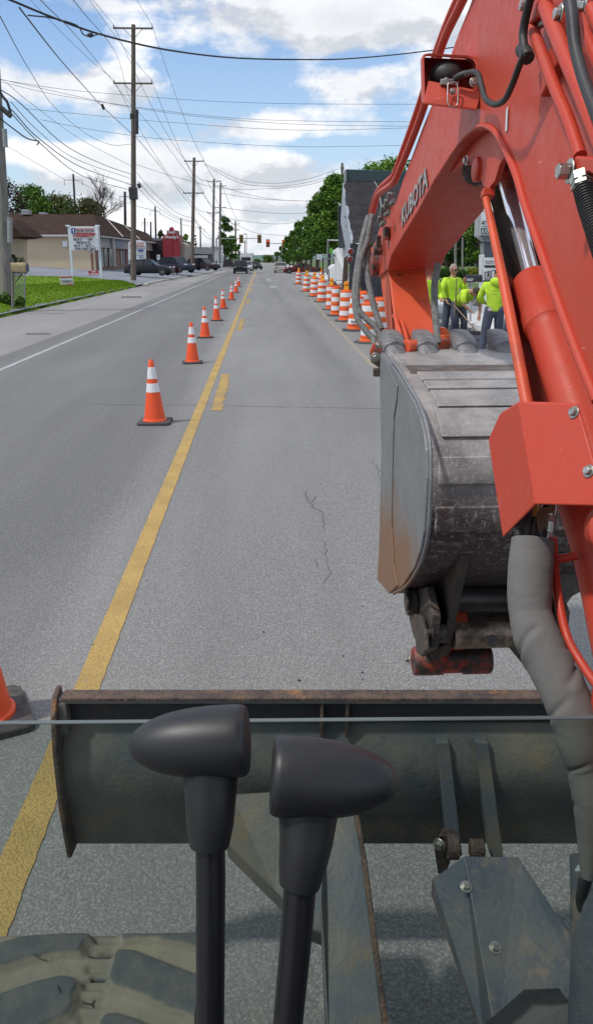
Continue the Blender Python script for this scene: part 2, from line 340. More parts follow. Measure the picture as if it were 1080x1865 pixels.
# ribbed black hose with fitting
def ribbed(path,r,pitch,parent,m=black_rub,name='ribbed_hose'):
    P=smooth_path(path,8); d=[0]
    for i in range(1,len(P)): d.append(d[-1]+(P[i]-P[i-1]).length)
    n=int(d[-1]/pitch*4); Q=[];Rr=[]
    j=0
    for i in range(n+1):
        s=d[-1]*i/n
        while j<len(d)-2 and d[j+1]<s: j+=1
        tt=(s-d[j])/max(d[j+1]-d[j],1e-9); Q.append(P[j].lerp(P[j+1],tt)); Rr.append(r*(1 if i%4<2 else .84))
    return MB().ring(Q,Rr,16).build(name,m,parent,smooth=60)
ribbed(pp([(1063,345),(1072,378),(1086,420),(1105,480)],-.045),.0165,.0055,boom)
mb=MB(); a,b=W(1056,318,-.045),W(1061,346,-.045); mb.cyl(a,a.lerp(b,.5),.017,n=6); mb.cyl(a.lerp(b,.4),b,.014,n=20); mb.cyl(a.lerp(b,.62),a.lerp(b,.85),.0175,n=6); mb.build('hose_fitting',chrome if False else zinc,boom,smooth=30,bevel=.001)
# thin hoses
mb=MB(); mb.tube(pp([(848,135),(862,131),(871,137),(877,158),(884,180),(900,190),(918,182),(932,155),(945,120),(955,96)],-.055),.0062,10); mb.tube(pp([(958,104),(954,85),(952,62),(957,30),(968,-10),(990,-60)],-.05),.0078,10); mb.tube(pp([(950,90),(957,97),(960,106)],-.048),.013,10); mb.build('lamp_cable',black_rub,boom,smooth=60)
mb=MB(); mb.tube(pp([(1028,-40),(1040,20),(1046,80),(1058,130),(1075,180),(1100,240)],-.058),.0095,10); mb.build('lamp_cable',black_rub,boom,smooth=60)
# ---- work lamp in its open red box
def LP(x,y,d=0): return W(x,y,-.05+d)
u=Vector(bu); n_=-bn
# box: sheet ring, axis along view-ish: back plate facing forward, open towards the cab
D0=W(820,148,-.03); 
def bx(px,py,dd): 
    r=ray(px,py); return CAM+r*(1.93+dd)
out=[bx(769,99,.0),bx(858,104,.0),bx(868,116,0),bx(875,165,-.0),bx(869,197,0),bx(771,186,0)]
mb=MB(); dep=Vector((0.01,.10,.02))
ringp=[bx(770,108,0),bx(774,100,0),bx(782,99,0),bx(852,103,0),bx(862,107,0),bx(868,117,0)]
ringq=[p+dep for p in ringp]
mb.add([bx(772,187,-.02)]+ringp+[bx(873,165,-.0)]+[bx(772,187,-.02)+dep]+ringq+[bx(873,165,0)+dep],[(i,i+1,i+9,i+8) for i in range(7)])
mb.build('lamp_box',orange,boom,solid=.005)
mb=MB(); mb.prism([bx(780,147,0),bx(876,166,-.02),bx(868,198,-.03),bx(771,187,-.03)],dep*.08)
mb.prism([bx(771,187,-.03),bx(868,198,-.03),bx(870,192,.0)+dep,bx(776,184,0)+dep],Vector((0,0,-.004)))
mb.prism([bx(772,103,.0)+dep,bx(866,108,0)+dep,bx(870,190,0)+dep,bx(775,186,0)+dep],dep*.04)
mb.build('lamp_box_plate',orange,boom,bevel=.0015)
mb=MB(); cc=bx(812,138,.045); mb.ball(cc,(.043,.04,.034),24); mb.build('lamp_housing',black_rub,boom,smooth=60)
mb=MB(); mb.box(bx(818,150,-.012),(.045,.012,.014)); mb.cyl(bx(812,148,-.03),bx(812,148,0),.009,n=6); mb.build('lamp_clip',zinc,boom,bevel=.002)
mb=MB(); lp=[(816,152),(829,150),(833,158),(833,186),(829,194),(819,194),(815,186),(815,158),(816,152)]; mb.tube([bx(x,y,-.04) for x,y in lp],.0017,8); mb.build('latch_loop',zinc,boom,smooth=60); bolt(bx(824,167,-.035),Vector((0,-1,0)),.005,boom)
mb=MB(); mb.tube([bx(828,147,-.03),bx(838,138,-.04),bx(852,134,-.045),bx(866,134,-.04),bx(874,150,-.02),bx(880,172,0)],[.007]*31,10) if False else mb.tube([bx(828,144,-.03),bx(838,138,-.04),bx(850,134,-.045),bx(866,133,-.03)],.0085,10); mb.build('lamp_cable',black_rub,boom,smooth=60)
mb=MB(); mb.prism([bx(870,137,.03),bx(925,137,.02),bx(924,168,.02),bx(874,170,.03)],(0,.03,0)); mb.prism([bx(870,150,-.0),bx(908,150,.0),bx(908,156,.0),bx(870,156,-.0)],(0,.06,0)); mb.build('lamp_bracket',orange,boom,bevel=.002); bolt(bx(862,150,-.01),Vector((0,-1,0)),.007,boom)
# ---- boom cylinder
Rt,Rb=W(910,290,.11),W(969,513,.11); ax=(Rb-Rt).normalized(); Bb=W(1047,742,.11)
axb=(Bb-Rb).normalized(); Rt2=Rb-axb*(Rb-Rt).length*1.05
Rt2=Rb+(Rt-Rb)*1.0
cyl=MB().cyl(Rt2,Rb+axb*.05,.0205,n=28).build('cylinder_rod',chrome,EX,smooth=40)
end=Rb+axb*1.05
mb=MB(); prof=[(.012,0),(.043,0),(.0485,.004),(.050,.010),(.050,.11),(.0535,.125),(.0535,.165),(.049,.172),(.0475,.19),(.0475,1.05)]
br=mb.lathe(prof,Rb,40,axb).build('cylinder_barrel',orange,EX,smooth=30)
mb=MB(); mb.lathe([(.0478,.178),(.0482,.18),(.0478,.182)],Rb,40,axb); mb.build('barrel_ring',ink_black,br,smooth=40)
# rod eye
mb=MB(); mb.cyl(W(866,311,.05),W(866,311,.165),.036,n=28); mb.build('rod_eye',grease,EX,smooth=40)
mb=MB(); mb.ring([W(868,320,.11),Rt2],[.03,.02],12); mb.build('rod_neck',grease,EX,smooth=40)
# ---- rod guard: channel in front of the cylinder
gl=[W(883,362,.018),W(898,432,.018),W(922,550,.018),W(958,740,.018)]
perp=bn.cross(axb).normalized(); perp=perp if perp.y>0 else -perp
mb=MB()
for i in range(3):
    a,b=gl[i],gl[i+1]; t=.006; d=perp*.012; w_=bn*.185
    mb.add([a,b,b+d,a+d,a+bn*t,b+bn*t,b+d+bn*t,a+d+bn*t],[(0,1,2,3),(4,7,6,5),(0,4,5,1),(3,2,6,7)]+([(0,3,7,4)] if i==0 else [])+([(1,5,6,2)] if i==2 else []))
a,b=gl[0]+perp*.0,gl[-1]
mb.build('guard_flange',orange,EX,smooth=30)
# rounded near edge of the guard flange
mb=MB(); P=smooth_path([g+bn*.002 for g in gl],6); mb.ring(P,[.0090+.0050*i/(len(P)-1) for i in range(len(P))],8); gf=mb.build('guard_edge',orange_hot,EX,smooth=60)
def _inner(nt,N,L,b):  # shade of the void painted in: near-black above, paint red lower down
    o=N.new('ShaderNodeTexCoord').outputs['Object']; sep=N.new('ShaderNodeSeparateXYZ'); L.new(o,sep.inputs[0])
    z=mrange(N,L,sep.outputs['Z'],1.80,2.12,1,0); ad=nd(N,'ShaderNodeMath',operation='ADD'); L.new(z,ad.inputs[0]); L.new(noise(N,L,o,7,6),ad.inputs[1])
    void_dark=mixc(N,L,mrange(N,L,noise(N,L,o,14,6,.6,4),.4,.65),(.018,.015,.013),(.06,.042,.028))
    L.new(mixc(N,L,mrange(N,L,ad.outputs[0],.95,1.1),void_dark,(.36,.05,.028)),b.inputs['Base Color']); b.inputs['Roughness'].default_value=.85; b.inputs['Specular IOR Level'].default_value=.08
inner=custom('guard_inner_shade',_inner)
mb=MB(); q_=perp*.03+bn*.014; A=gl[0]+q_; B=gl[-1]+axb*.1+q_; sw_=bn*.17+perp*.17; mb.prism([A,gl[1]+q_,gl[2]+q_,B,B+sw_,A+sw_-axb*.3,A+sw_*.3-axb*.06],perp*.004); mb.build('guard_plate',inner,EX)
MB().prism([W(x,y,.2) for x,y in ((886,300),(897,268),(930,295),(1005,520),(945,520),(910,420),(893,362),(884,335))],bn*.006).build('boom_void_sheet',inner,boom)  # dark sheets added to close the arch void and look like shade
MB().prism([W(x,y,.17) for x,y in ((884,338),(930,330),(938,440),(915,440),(898,385))],bn*.004).build('boom_void_sheet',inner,boom)
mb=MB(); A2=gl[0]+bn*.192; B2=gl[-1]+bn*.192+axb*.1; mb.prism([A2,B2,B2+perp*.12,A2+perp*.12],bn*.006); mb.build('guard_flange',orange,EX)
mb=MB(); q=W(888,353,.03); mb.box(q,(.03,.03,.02),Matrix.Rotation(-.3,3,'X')); mb.build('guard_tab',orange,EX,bevel=.003)
# ---- lower hose cover
Cc={k:at(x,y,d) for k,(x,y,d) in dict(a=(945,733,1.42),b=(1051.5,736,1.30),b2=(1082,841,1.27),c=(1110,922,1.24),d=(976,918.5,1.335),e=(917,978,1.40),f=(890.5,800,1.50),g=(911,755,1.51)).items()}
def onplane(A,B,Cq,px,py):
    n=(B-A).cross(Cq-A); r=ray(px,py); return CAM+r*((A-CAM).dot(n)/r.dot(n))
for k,(x,y) in dict(b2=(1082,841),c=(1110,922)).items(): Cc[k]=onplane(Cc['a'],Cc['b'],Cc['d'],x,y)
Cc['f']=at(890.5,800,1.60)
for k,(x,y) in dict(e=(917,978),g=(911,755)).items(): Cc[k]=onplane(Cc['a'],Cc['f'],Cc['d'],x,y)
mb=MB(); ks=['a','b','b2','c','d','e','f','g']; mb.add([Cc[k] for k in ks],[(0,4,3,2,1),(0,7,6,5,4)])
def bk(k,d=.10): return CAM+(Cc[k]-CAM)*(1+d/1.3)+Vector((.0,0,-.012))
mb.add([Cc['b'],Cc['b2'],Cc['c'],bk('c'),bk('b2'),bk('b')],[(0,1,4,5),(1,2,3,4)])
mb.add([Cc['g'],Cc['a'],Cc['b'],bk('b'),bk('a'),bk('g')],[(0,1,4,5),(1,2,3,4)])
cov=mb.build('hose_cover',orange,EX,solid=.005,bevel=.003)
nn=(Cc['b']-Cc['a']).cross(Cc['d']-Cc['a']).normalized(); nn=nn if nn.y<0 else -nn
for x,y in ((1047,752),(1074,859)):
    r=ray(x,y); D=(Cc['a']-CAM).dot(nn)/r.dot(nn); bolt(CAM+r*D+nn*.003,nn,.0068,cov)
# red structure below the cover: cylinder foot + swing arm
mb=MB(); P=[at(1050,880,1.52),at(1084,985,1.47),at(1108,1085,1.43),at(1130,1190,1.38),at(1165,1330,1.3)]; mb.ring(smooth_path(P,5),[.052]*2+[.047]*19,20); mb.build('cylinder_foot',orange,EX,smooth=60)
mb=MB(); mb.cyl(at(1113,965,1.30),at(1128,965,1.24),.045,n=28); mb.build('foot_boss',orange,EX,smooth=40,bevel=.006)
# red guard rail
mb=MB(); mb.tube([at(1006,978,1.44),at(1010,1040,1.44),at(1018,1100,1.42),at(1032,1160,1.38),at(1056,1205,1.35),at(1095,1260,1.3)],.0078,14); mb.ring([at(1012,1019,1.44),at(1050,1012,1.43)],.008,12); mb.build('guard_rail',orange,EX,smooth=60)
# hoses leaving the cover
for i,(x0,x1,r,m) in enumerate(((946,944,.0085,0),(961,958,.0075,1),(974,970,.0065,1),(992,985,.009,1),(1004,996,.0065,2),(952,951,.006,1))):
    L=[at(x0+8,905,1.47),at(x0,945,1.455),at(x1,992,1.45),at(x1+4,1020,1.45)]
    if m==0: ribbed(L,r,.004,EX)
    else: MB().tube(L,r,10).build('hydraulic_hose',black_rub if m==1 else zinc,EX,smooth=60)
MB().cyl(at(974,915,1.462),at(973,942,1.457),.0085,n=14).build('hose_marker',mat('yellow_tape',(.45,.26,.04),.6),EX,smooth=40)
MB().add([at(982,925,1.44),at(1012,922,1.43),at(1006,950,1.44),at(993,962,1.445),at(985,980,1.447),at(978,960,1.447),at(976,940,1.445)],[(0,1,2,3,4,5,6)]).build('hose_tie',mat('leather_tan',(.17,.11,.07),.8),EX,solid=.003)
mb=MB(); mb.cyl(at(1003,930,1.44),at(1000,968,1.44),.0065,n=8); mb.cyl(at(1003,938,1.44),at(1002,950,1.44),.0085,n=6); mb.build('hose_fitting',zinc,EX,smooth=30)
# ---- fabric sleeve
sp_=[(970,984,1.44,37),(966,1030,1.43,39),(964,1080,1.42,39),(966,1120,1.41,37),(979,1165,1.39,42),(1001,1210,1.37,41),(1026,1260,1.35,41),(1045,1310,1.34,42),(1056,1360,1.33,38),(1068,1400,1.33,34),(1080,1460,1.32,36),(1078,1520,1.32,27),(1073,1570,1.32,17),(1070,1600,1.32,11)]
P=[at(x,y,d) for x,y,d,r in sp_]; rr=[r*d/F for x,y,d,r in sp_]
seg=16; Q=smooth_path(P,seg); RR=[]
for i in range(len(Q)):
    t=i/seg; k=min(int(t),len(rr)-2); RR.append(rr[k]+(rr[k+1]-rr[k])*(t-k))
def wr(s,th):
    v=1+.006*math.sin(2*th+5*s)
    for c,phi,amp,wd in ((.315,1.0,.16,.010),(.335,3.6,.12,.009),(.43,5.4,.12,.009),(.50,.9,.10,.010),(.60,3.2,.09,.010),(.68,1.2,.14,.010),(.74,4.4,.13,.009),(.80,2.6,.12,.010)):
        d=(s-c-.030*math.sin(th-phi))/wd; a_=max(0,math.cos((th-phi)*.5))**3
        v-=amp*math.exp(-d*d)*a_; v+=amp*.35*math.exp(-((d-2.2)/1.6)**2)*a_
    return v
mb=MB(); mb.ring(Q,RR,40,caps=False,mod=wr); mb.build('hose_sleeve',sleeve_m,EX,smooth=80,solid=.002)
# ---- boom tip details
def disc(px,py,w,r,t,m,name,parent,inner_=None):
    c=W(px,py,w); mb=MB(); mb.lathe([(0,0),(r*.8,0),(r,-.003),(r,t)] if False else [(0,-.002),(r*.85,-.002),(r,.002),(r,t)],c,24,bn); return mb.build(name,m,parent,smooth=40)
disc(676,483,-.03,.05,.03,orange_dirty,'tip_boss',boom)
bolt(W(668,480,-.04),-bn,.015,boom)
disc(681,455,-.035,.022,.03,orange_dirty,'tip_boss',boom)
mb=MB(); 
for x,y,s in ((699,384,.03),(706,372,.026),(712,358,.022),(694,400,.02)): MB().box(W(x,y,-.01),(.03,s,s*1.4),Matrix.Rotation(.4,3,'X')).build('pipe_clamp',hose_grey,boom,bevel=.002)
for x,y in ((694,410),(702,392),(712,372)): MB().cyl(W(x,y,-.035),W(x+6,y-6,-.03),.010,n=6).build('pipe_fitting',hose_grey,boom,bevel=.002,smooth=30)
MB().box(W(703,425,-.012),(.02,.06,.05)).build('tip_bracket',orange_dirty,boom,bevel=.004); MB().box(W(689,440,-.018),(.02,.03,.05)).build('tip_bracket',orange_dirty,boom,bevel=.004)
# ---- arm
aw=.012
nearT,nearB=W(707,494,aw),W(725,641,aw); end_c=W(752,1204,-.02); ue,ze=uz(end_c)
ut,zt=uz(nearT); ub,zb=uz(nearB)
prof=[(ut-.02,zt+.05),(ut,zt),(ub,zb),(ub-.22,1.25),(ue-.02,ze+.09),(ue,ze-.02),(ue+.08,ze-.02),(ue+.22,1.15),(ub+.24,zb+.02),(ut+.22,zt-.03),(ut+.18,zt+.1)]
arm=MB(); arm.prism([UZ(u,z,aw) for u,z in prof],bn*.158); arm=arm.build('arm',orange_hot,EX,smooth=30,bevel=.006)
# foot flange, crossing tube and weld ridge at the visible foot of the arm
mb=MB(); mb.cyl(W(738,632,aw),W(812,628,aw+.19),.026,n=20); mb.build('arm_cross_tube',orange_hot,arm,smooth=40,bevel=.003)
mb=MB(); mb.tube([W(717,575,aw+.004),W(722,585,aw+.004),W(737,636,aw+.004)],.008,8); mb.tube([W(727,575,aw+.03),W(733,590,aw+.03),W(746,636,aw+.03)],.008,8); mb.build('arm_weld_ridge',orange_hot,arm,smooth=60)
mb=MB(); mb.prism([at(803,597,3.25),at(812,597,3.25),at(818,606,3.25),at(819,612,3.25),at(817,634,3.25),at(808,640,3.25),at(803,636,3.25)],(0,.05,0)); mb.prism([at(803,611,3.2),at(819,611,3.2),at(817,642,3.2),at(803,642,3.2)],(0,.06,0)); mb.build('hose_bracket',mat('bright_orange_plate',(.75,.12,.01),.45),arm,bevel=.003)
# grey hoses
for L in ([(677,392),(673,410),(668,440),(657,472),(650,528),(652,561),(666,580),(684,596),(693,614)],[(671,395),(664,420),(653,471),(646,528),(649,573),(662,597),(680,618)],[(668,450),(668,494),(675,534),(684,568),(694,600)]):
    n=len(L); MB().tube([at(x,y,3.28-.1*i/n) for i,(x,y) in enumerate(L)],.0125,12).build('hydraulic_hose',hose_grey,EX,smooth=60)
MB().tube([at(797,480,3.1),at(791,520,3.1),at(792,570,3.08),at(797,626,3.05)],.0135,12).build('hydraulic_hose',hose_grey,EX,smooth=60)
# hose end bracket
hb=MB(); hb.prism([at(x,y,3.02) for x,y in ((679,627),(691,622),(698,632),(699,666),(692,671),(676,660),(673,640))],(.0,.012,0)); hb=hb.build('hose_clamp',orange_dirty,EX,bevel=.002)
bolt(at(684,651,3.0),(0,-1,0),.012,hb); bolt(at(689,629,3.0),(0,-1,0),.008,hb)
MB().box(at(689,678,3.02),(.04,.03,.03)).build('hose_block',rusty,EX,bevel=.004)
for x,y in ((681,622),(693,617)): MB().cyl(at(x,y-6,3.2),at(x+2,y+9,3.1),.014,n=6).build('hose_fitting',zinc,EX,smooth=30)
# ---- bucket
wl,wr_=-.06,.56
pf=[(701,641),(712,655),(725,670),(743,700),(762,731),(773,760),(780,788),(784,821),(785,870),(783,914),(780,967),(774,1000),(762,1034),(740,1067),(717,1081)]
pu=[uz(W(x,y,wl)) for x,y in pf]
th=.014
cen=(sum(p[0] for p in pu)/len(pu)+.12,sum(p[1] for p in pu)/len(pu))
def inn(p,d): 
    v=Vector((cen[0]-p[0],cen[1]-p[1])).normalized(); return (p[0]+v.x*d,p[1]+v.y*d)
sh=MB(); innp=[inn(p,.02) for p in pu]
loop=pu+innp[::-1]
sh.prism([UZ(u,z,wl) for u,z in loop],bn*(wr_-wl)); bucket=sh.build('bucket',bucket_m,EX,smooth=25)
def pfat(y):
    for i in range(len(pf)-1):
        if pf[i][1]<=y<=pf[i+1][1]:
            t=(y-pf[i][1])/(pf[i+1][1]-pf[i][1]); return (pu[i][0]+(pu[i+1][0]-pu[i][0])*t,pu[i][1]+(pu[i+1][1]-pu[i][1])*t)
    return pu[-1]
def slat(y0,y1,w0,w1,h,name='wear_strip',m_=None):
    ys=[y0+(y1-y0)*i/4 for i in range(5)]; A=[pfat(y) for y in ys]; O=[inn(p,-h) for p in A]; I=[inn(p,.002) for p in A]
    mb=MB(); mb.prism([UZ(u,z,w0) for u,z in O+I[::-1]],bn*(w1-w0)); mb.build(name,m_ or bucket_m,bucket,bevel=.003 if not m_ else 0,smooth=30)
slat(641,666,wl+.012,wr_,.016,'cutting_lip')
slat(682,695,wl+.05,wr_,.010); slat(698.5,712,wl+.05,wr_,.010); slat(715.5,743,wl+.05,wr_,.010); slat(746.5,797,wl+.035,wr_,.011); slat(832,882,wl+.02,wr_,.010); slat(922,968,wl+.015,wr_,.010)
for g0,g1,wo in ((666.5,681.5,.03),(695.2,698.3,.05),(712.2,715.3,.05),(743.2,746.3,.05)): slat(g0,g1,wl+wo,wr_-.004,.002,'groove',groove_m)
# side plates
left_edge=[(695,1055),(699,1000),(703,825),(700,666)]
sd=[uz(W(x,y,wl)) for x,y in pf]+[uz(W(x,y,wl)) for x,y in left_edge]
for w0 in (wl-.014,wr_):
    mb=MB(); mb.prism([UZ(u,z,w0) for u,z in sd],bn*.014); mb.build('side_plate',bucket_side,bucket,bevel=.004)
sc_=[(701,643),(715,662),(727,690),(733,702),(731,730),(726,760),(723,860),(722,960),(726,1030),(733,1066),(717,1081),(695,1055),(699,1000),(703,825),(700,666)]
mb=MB(); mb.prism([UZ(*uz(W(x,y,wl)),wl-.019) for x,y in sc_],bn*.005); mb.build('side_cutter',bucket_side,bucket,bevel=.003)
mb=MB(); P=smooth_path([W(x,y,wl-.012) for x,y in pf[1:]],4); mb.ring(P,.0055,8); mb.build('side_rim',bucket_side,bucket,smooth=60)
# teeth
lipc=pfat(643); tdir=(W(700,618,wl)-W(708,646,wl)); tv=(bu*.17+Vector((0,0,.075))).normalized()
tn=bn.cross(tv).normalized()
tooth_m=mat('tooth_steel',(.24,.24,.245),.5,.3,col2=(.16,.16,.165),scale=14,bump=.5,bscale=45,col3=(.42,.42,.44),scale3=30,lo3=.6,hi3=.7)
tp=None
for wt in (.035,.155,.305,.45,.59):
    if tp is None:
        c=UZ(lipc[0],lipc[1],wl+wt)-tv*.01
        mb=MB(); mod=lambda s,t:1.0
        def sec(cc,hw,hh,n=14):
            return [cc+bn*hw*math.copysign(abs(math.cos(a))**.7,math.cos(a))+tn*hh*math.copysign(abs(math.sin(a))**.7,math.sin(a)) for a in [2*math.pi*i/n for i in range(n)]]
        secs=[sec(c+tv*d,hw,hh) for d,hw,hh in ((-.07,.034,.012),(-.03,.038,.026),(.015,.038,.032),(.018,.044,.039),(.06,.046,.038),(.11,.044,.030),(.15,.037,.020),(.175,.030,.009))]
        vs=[v for q in secs for v in q]; n=14
        fs=[(i*n+j,i*n+(j+1)%n,(i+1)*n+(j+1)%n,(i+1)*n+j) for i in range(len(secs)-1) for j in range(n)]+[tuple(range(n))[::-1],tuple(range(7*n,8*n))]
        mb.add(vs,fs); tp=mb.build('tooth',tooth_m,bucket,smooth=50,bevel=0); w_0=wt
        mb=MB(); mb.ring([c+tv*.0185,c+tv*.022],[.0405,.0405],16,up=tuple(tn),sx=1.1,caps=False); tr=mb.build('tooth_seam',ink_black,tp)
    else:
        q=tp.copy(); C.objects.link(q); q.parent=bucket; q.location=bn*(wt-w_0)
        q2=tr.copy(); C.objects.link(q2); q2.parent=q
# ears and linkage below the bucket
def W2(L,w): return [W(x,y,w) for x,y in L]
ears=bucket
mb=MB(); wE=.03
ear=[(752,1020),(838,1010),(832,1040),(822,1090),(812,1140),(803,1190),(790,1200),(782,1165),(770,1120),(752,1090)]
for w0 in (.05,.34):
    mb=MB(); L=[uz(W(x,y,.05)) for x,y in ear]; mb.prism([UZ(u,z,w0) for u,z in L],bn*.03); mb.build('mounting_ear',grease,bucket,bevel=.004)
lk=[(741,1075),(775,1068),(787,1120),(783,1180),(770,1190),(752,1160),(745,1130)]
L=[uz(W(x,y,-.01)) for x,y in lk]
link=MB(); link.prism([UZ(u,z,.40) for u,z in L],bn*.028); link.build('bucket_link',grease,EX,bevel=.005)
link=MB(); link.prism([UZ(u,z,-.01) for u,z in L],bn*.028); link=link.build('bucket_link',grease,EX,bevel=.005)
lk2=[(753,1118),(763,1120),(772,1150),(774,1185),(766,1196),(757,1188),(756,1160)]
MB().prism([UZ(*uz(W(x,y,-.035)),-.035) for x,y in lk2],bn*.014).build('link_plate',grease,link,bevel=.004)
def pin(px,py,w0,w1,r,m,name,parent,n=24): 
    c=W(px,py,w0); return MB().cyl(c,c+bn*(w1-w0),r,n=n).build(name,m,parent,smooth=40,bevel=.003)
p1=pin(740,1096,-.045,-.012,.047,grease,'link_pin',link); pin(738,1095,-.055,-.045,.03,grease,'pin_retainer',p1)
p1=pin(785,1154,-.0,.045,.03,grease,'link_pin',link); bolt(W(787,1153,-.004),-bn,.014,p1,grease)
# tubes crossing between the ears
A=at(815,1092,2.72); MB().cyl(A,A+bn*.36,.043,n=28).build('upper_cross_tube',mat('dark_tube',(.09,.085,.08),.45,.3,col2=(.05,.045,.04),scale=10),EX,smooth=40)
A=at(824,1158,2.62); MB().cyl(A,A+bn*.30,.043,n=28).build('lower_cross_tube',polished,EX,smooth=40)
MB().cyl(at(897,1167,2.60),at(897,1167,2.53),.020,n=18).build('grease_boss',grease,EX,smooth=40)
MB().box(at(880,1125,2.80),(.36,.05,.03)).build('link_crossbar',rusty,EX,bevel=.004)
MB().prism([at(x,y,2.6) for x,y in ((925,1178),(955,1150),(955,1210),(948,1206))],(0,.03,0)).build('link_gusset',rusty,EX)
# arm end boss
A=W(752,1204,-.02); eb=MB().lathe([(.0,0),(.046,0),(.05,.006),(.05,.10),(.045,.102),(.045,.17),(.05,.172),(.05,.262),(.046,.268),(0,.268)],A,32,bn).build('arm_end_boss',orange_dirty,arm,smooth=35)
bolt(W(745,1201,-.03),-bn,.011,eb,zinc)
MB().prism([at(x,y,2.72) for x,y in ((757,1140),(766,1150),(766,1200),(757,1200))],(.02,.03,0)).build('arm_end_lug',orange_dirty,arm,bevel=.004)
MB().prism([at(x,y,2.60) for x,y in ((787,1184),(815,1176),(800,1206),(785,1200))],(.0,.05,0)).build('arm_end_gusset',rusty,arm,bevel=.004)
# dark right ear / gusset seen beside the sleeve
MB().prism([UZ(*uz(W(x,y,.30)),.30) for x,y in ((890,1035),(960,1010),(990,1040),(960,1075),(920,1085))],bn*.03).build('mounting_ear',rusty,bucket,bevel=.004)
MB().prism([at(x,y,2.55) for x,y in ((1020,1000),(1056,985),(1062,1075),(1030,1092),(1010,1120),(1000,1060))],(.05,.06,0)).build('mounting_ear',grease,bucket,bevel=.004)

# ---- dozer blade
BY=1.80
blade=MB()
zt_=Yp(540,1274,BY).z; zb_=Yp(540,1541,BY+.02).z; xl=Yp(106,1300,BY).x; xr=1.47
# moldboard section (y,z): ledge on top, recess, rounded back
sec=[(BY+.038,zt_),(BY-.0,zt_),(BY-.0,zt_-.012),(BY+.032,zt_-.014),(BY+.036,zt_-.085),(BY+.028,zt_-.105),(BY+.004,zt_-.150),(BY-.010,zt_-.20),(BY-.012,zt_-.25),(BY-.004,zt_-.30),(BY+.012,zt_-.36),(BY+.03,zb_),(BY+.05,zb_),(BY+.045,zt_-.36),(BY+.03,zt_-.25),(BY+.05,zt_-.1)]
blade.prism([(xl,y,z) for y,z in sec],(xr-xl,0,0)); blade=blade.build('dozer_blade',blade_m,EX,smooth=35,bevel=.0)
MB().box2((xl+.012,BY-.004,zt_-.003),(xr,BY+.040,zt_+.006)).build('top_ledge',rusty,blade,bevel=.002)
MB().box2((xl+.012,BY+.027,zt_-.084),(xr,BY+.0305,zt_-.016)).build('recess_shade_strip',blade_in,blade)  # near-black strip: shade below the top ledge put into the colour
# end plate
ep=[(BY+.045,zt_+.018),(BY-.0,zt_+.012),(BY-.03,zt_-.03),(BY-.045,zt_-.12),(BY-.045,zt_-.30),(BY-.02,zb_-.006),(BY+.05,zb_-.012)]
MB().prism([(xl-.010,y,z) for y,z in ep],(.014,0,0)).build('end_plate',rusty,blade,bevel=.004)
MB().prism([(xr,y,z) for y,z in ep],(.014,0,0)).build('end_plate',rusty,blade,bevel=.004)
for x in (586,632):
    X=Yp(x,1300,BY+.01).x; MB().box2((X-.004,BY+.002,zt_-.115),(X+.004,BY+.026,zt_-.016)).build('web_plate',rusty,blade,bevel=.001)
MB().box2((xl+.004,BY-.006,zt_-.10),(Yp(120,1300,BY).x+.004,BY+.04,zt_-.01)).build('end_web',blade_m,blade)
# sloping struts on the blade back
for (x0,x1) in ((815,866) ,):
    pass
def strut(xt,xb,yt=1352,yb=1560,hw=.017):
    A=Yp(xt,yt,BY-.008); Bq=Yp(xb,yb,BY-.075)
    mb=MB(); e=Vector((hw,0,0)); d=Vector((0,.06,0)); mb.add([A-e,A+e,Bq+e,Bq-e,A-e+d,A+e+d,Bq+e+d,Bq-e+d],[(0,1,2,3),(4,7,6,5),(0,4,5,1),(1,5,6,2),(2,6,7,3),(3,7,4,0)]); mb.build('strut',arm_m,blade,bevel=.003)
strut(806,830); strut(877,905,1352,1562)
mb=MB(); mb.cyl(Yp(812,1540,1.70),Yp(812,1540,1.70)+Vector((.03,.0,0)),.035,n=20); mb.prism([Yp(x,y,1.71) for x,y in ((790,1545),(800,1522),(818,1524),(822,1560),(812,1592),(797,1592))],(.012,.03,0)); br_=mb.build('pivot_bracket',grease,blade,smooth=40,bevel=.002)
bolt(Yp(800,1538,1.69),(-.6,-.8,.1),.011,br_)
mb=MB(); c0=Yp(868,1545,1.72); mb.cyl(c0-Vector((.018,0,0)),c0+Vector((.018,0,0)),.024,n=20); mb.build('cylinder_eye',rusty,blade,smooth=40,bevel=.002)
# blade arms
def beam(name,pts_top,depth,m,parent=blade,bev=.004):
    mb=MB(); mb.prism(pts_top,depth); return mb.build(name,m,parent,bevel=bev)
def pl3(L): return [at(x,y,d) for x,y,d in L]
beam('blade_arm',pl3([(588,1450,1.99),(640,1450,1.99),(660,1560,1.90),(702,1900,1.68),(596,1900,1.68),(585,1640,1.82)]),(0,.02,-.09),arm_m)
beam('blade_arm_edge',pl3([(640,1450,1.985),(648,1450,1.985),(668,1560,1.895),(712,1900,1.675),(701,1900,1.675),(658,1560,1.895)]),(0,.02,-.10),rusty)
beam('blade_arm_brace',pl3([(420,1446,2.02),(520,1440,2.02),(592,1560,1.93),(600,1705,1.86),(560,1690,1.88),(500,1622,1.93),(412,1535,2.03)]),(0,.02,-.06),arm_m)
beam('blade_arm',pl3([(1120,1450,1.99),(1170,1450,1.99),(1240,1900,1.68),(1150,1900,1.68)]),(0,.02,-.09),arm_m)
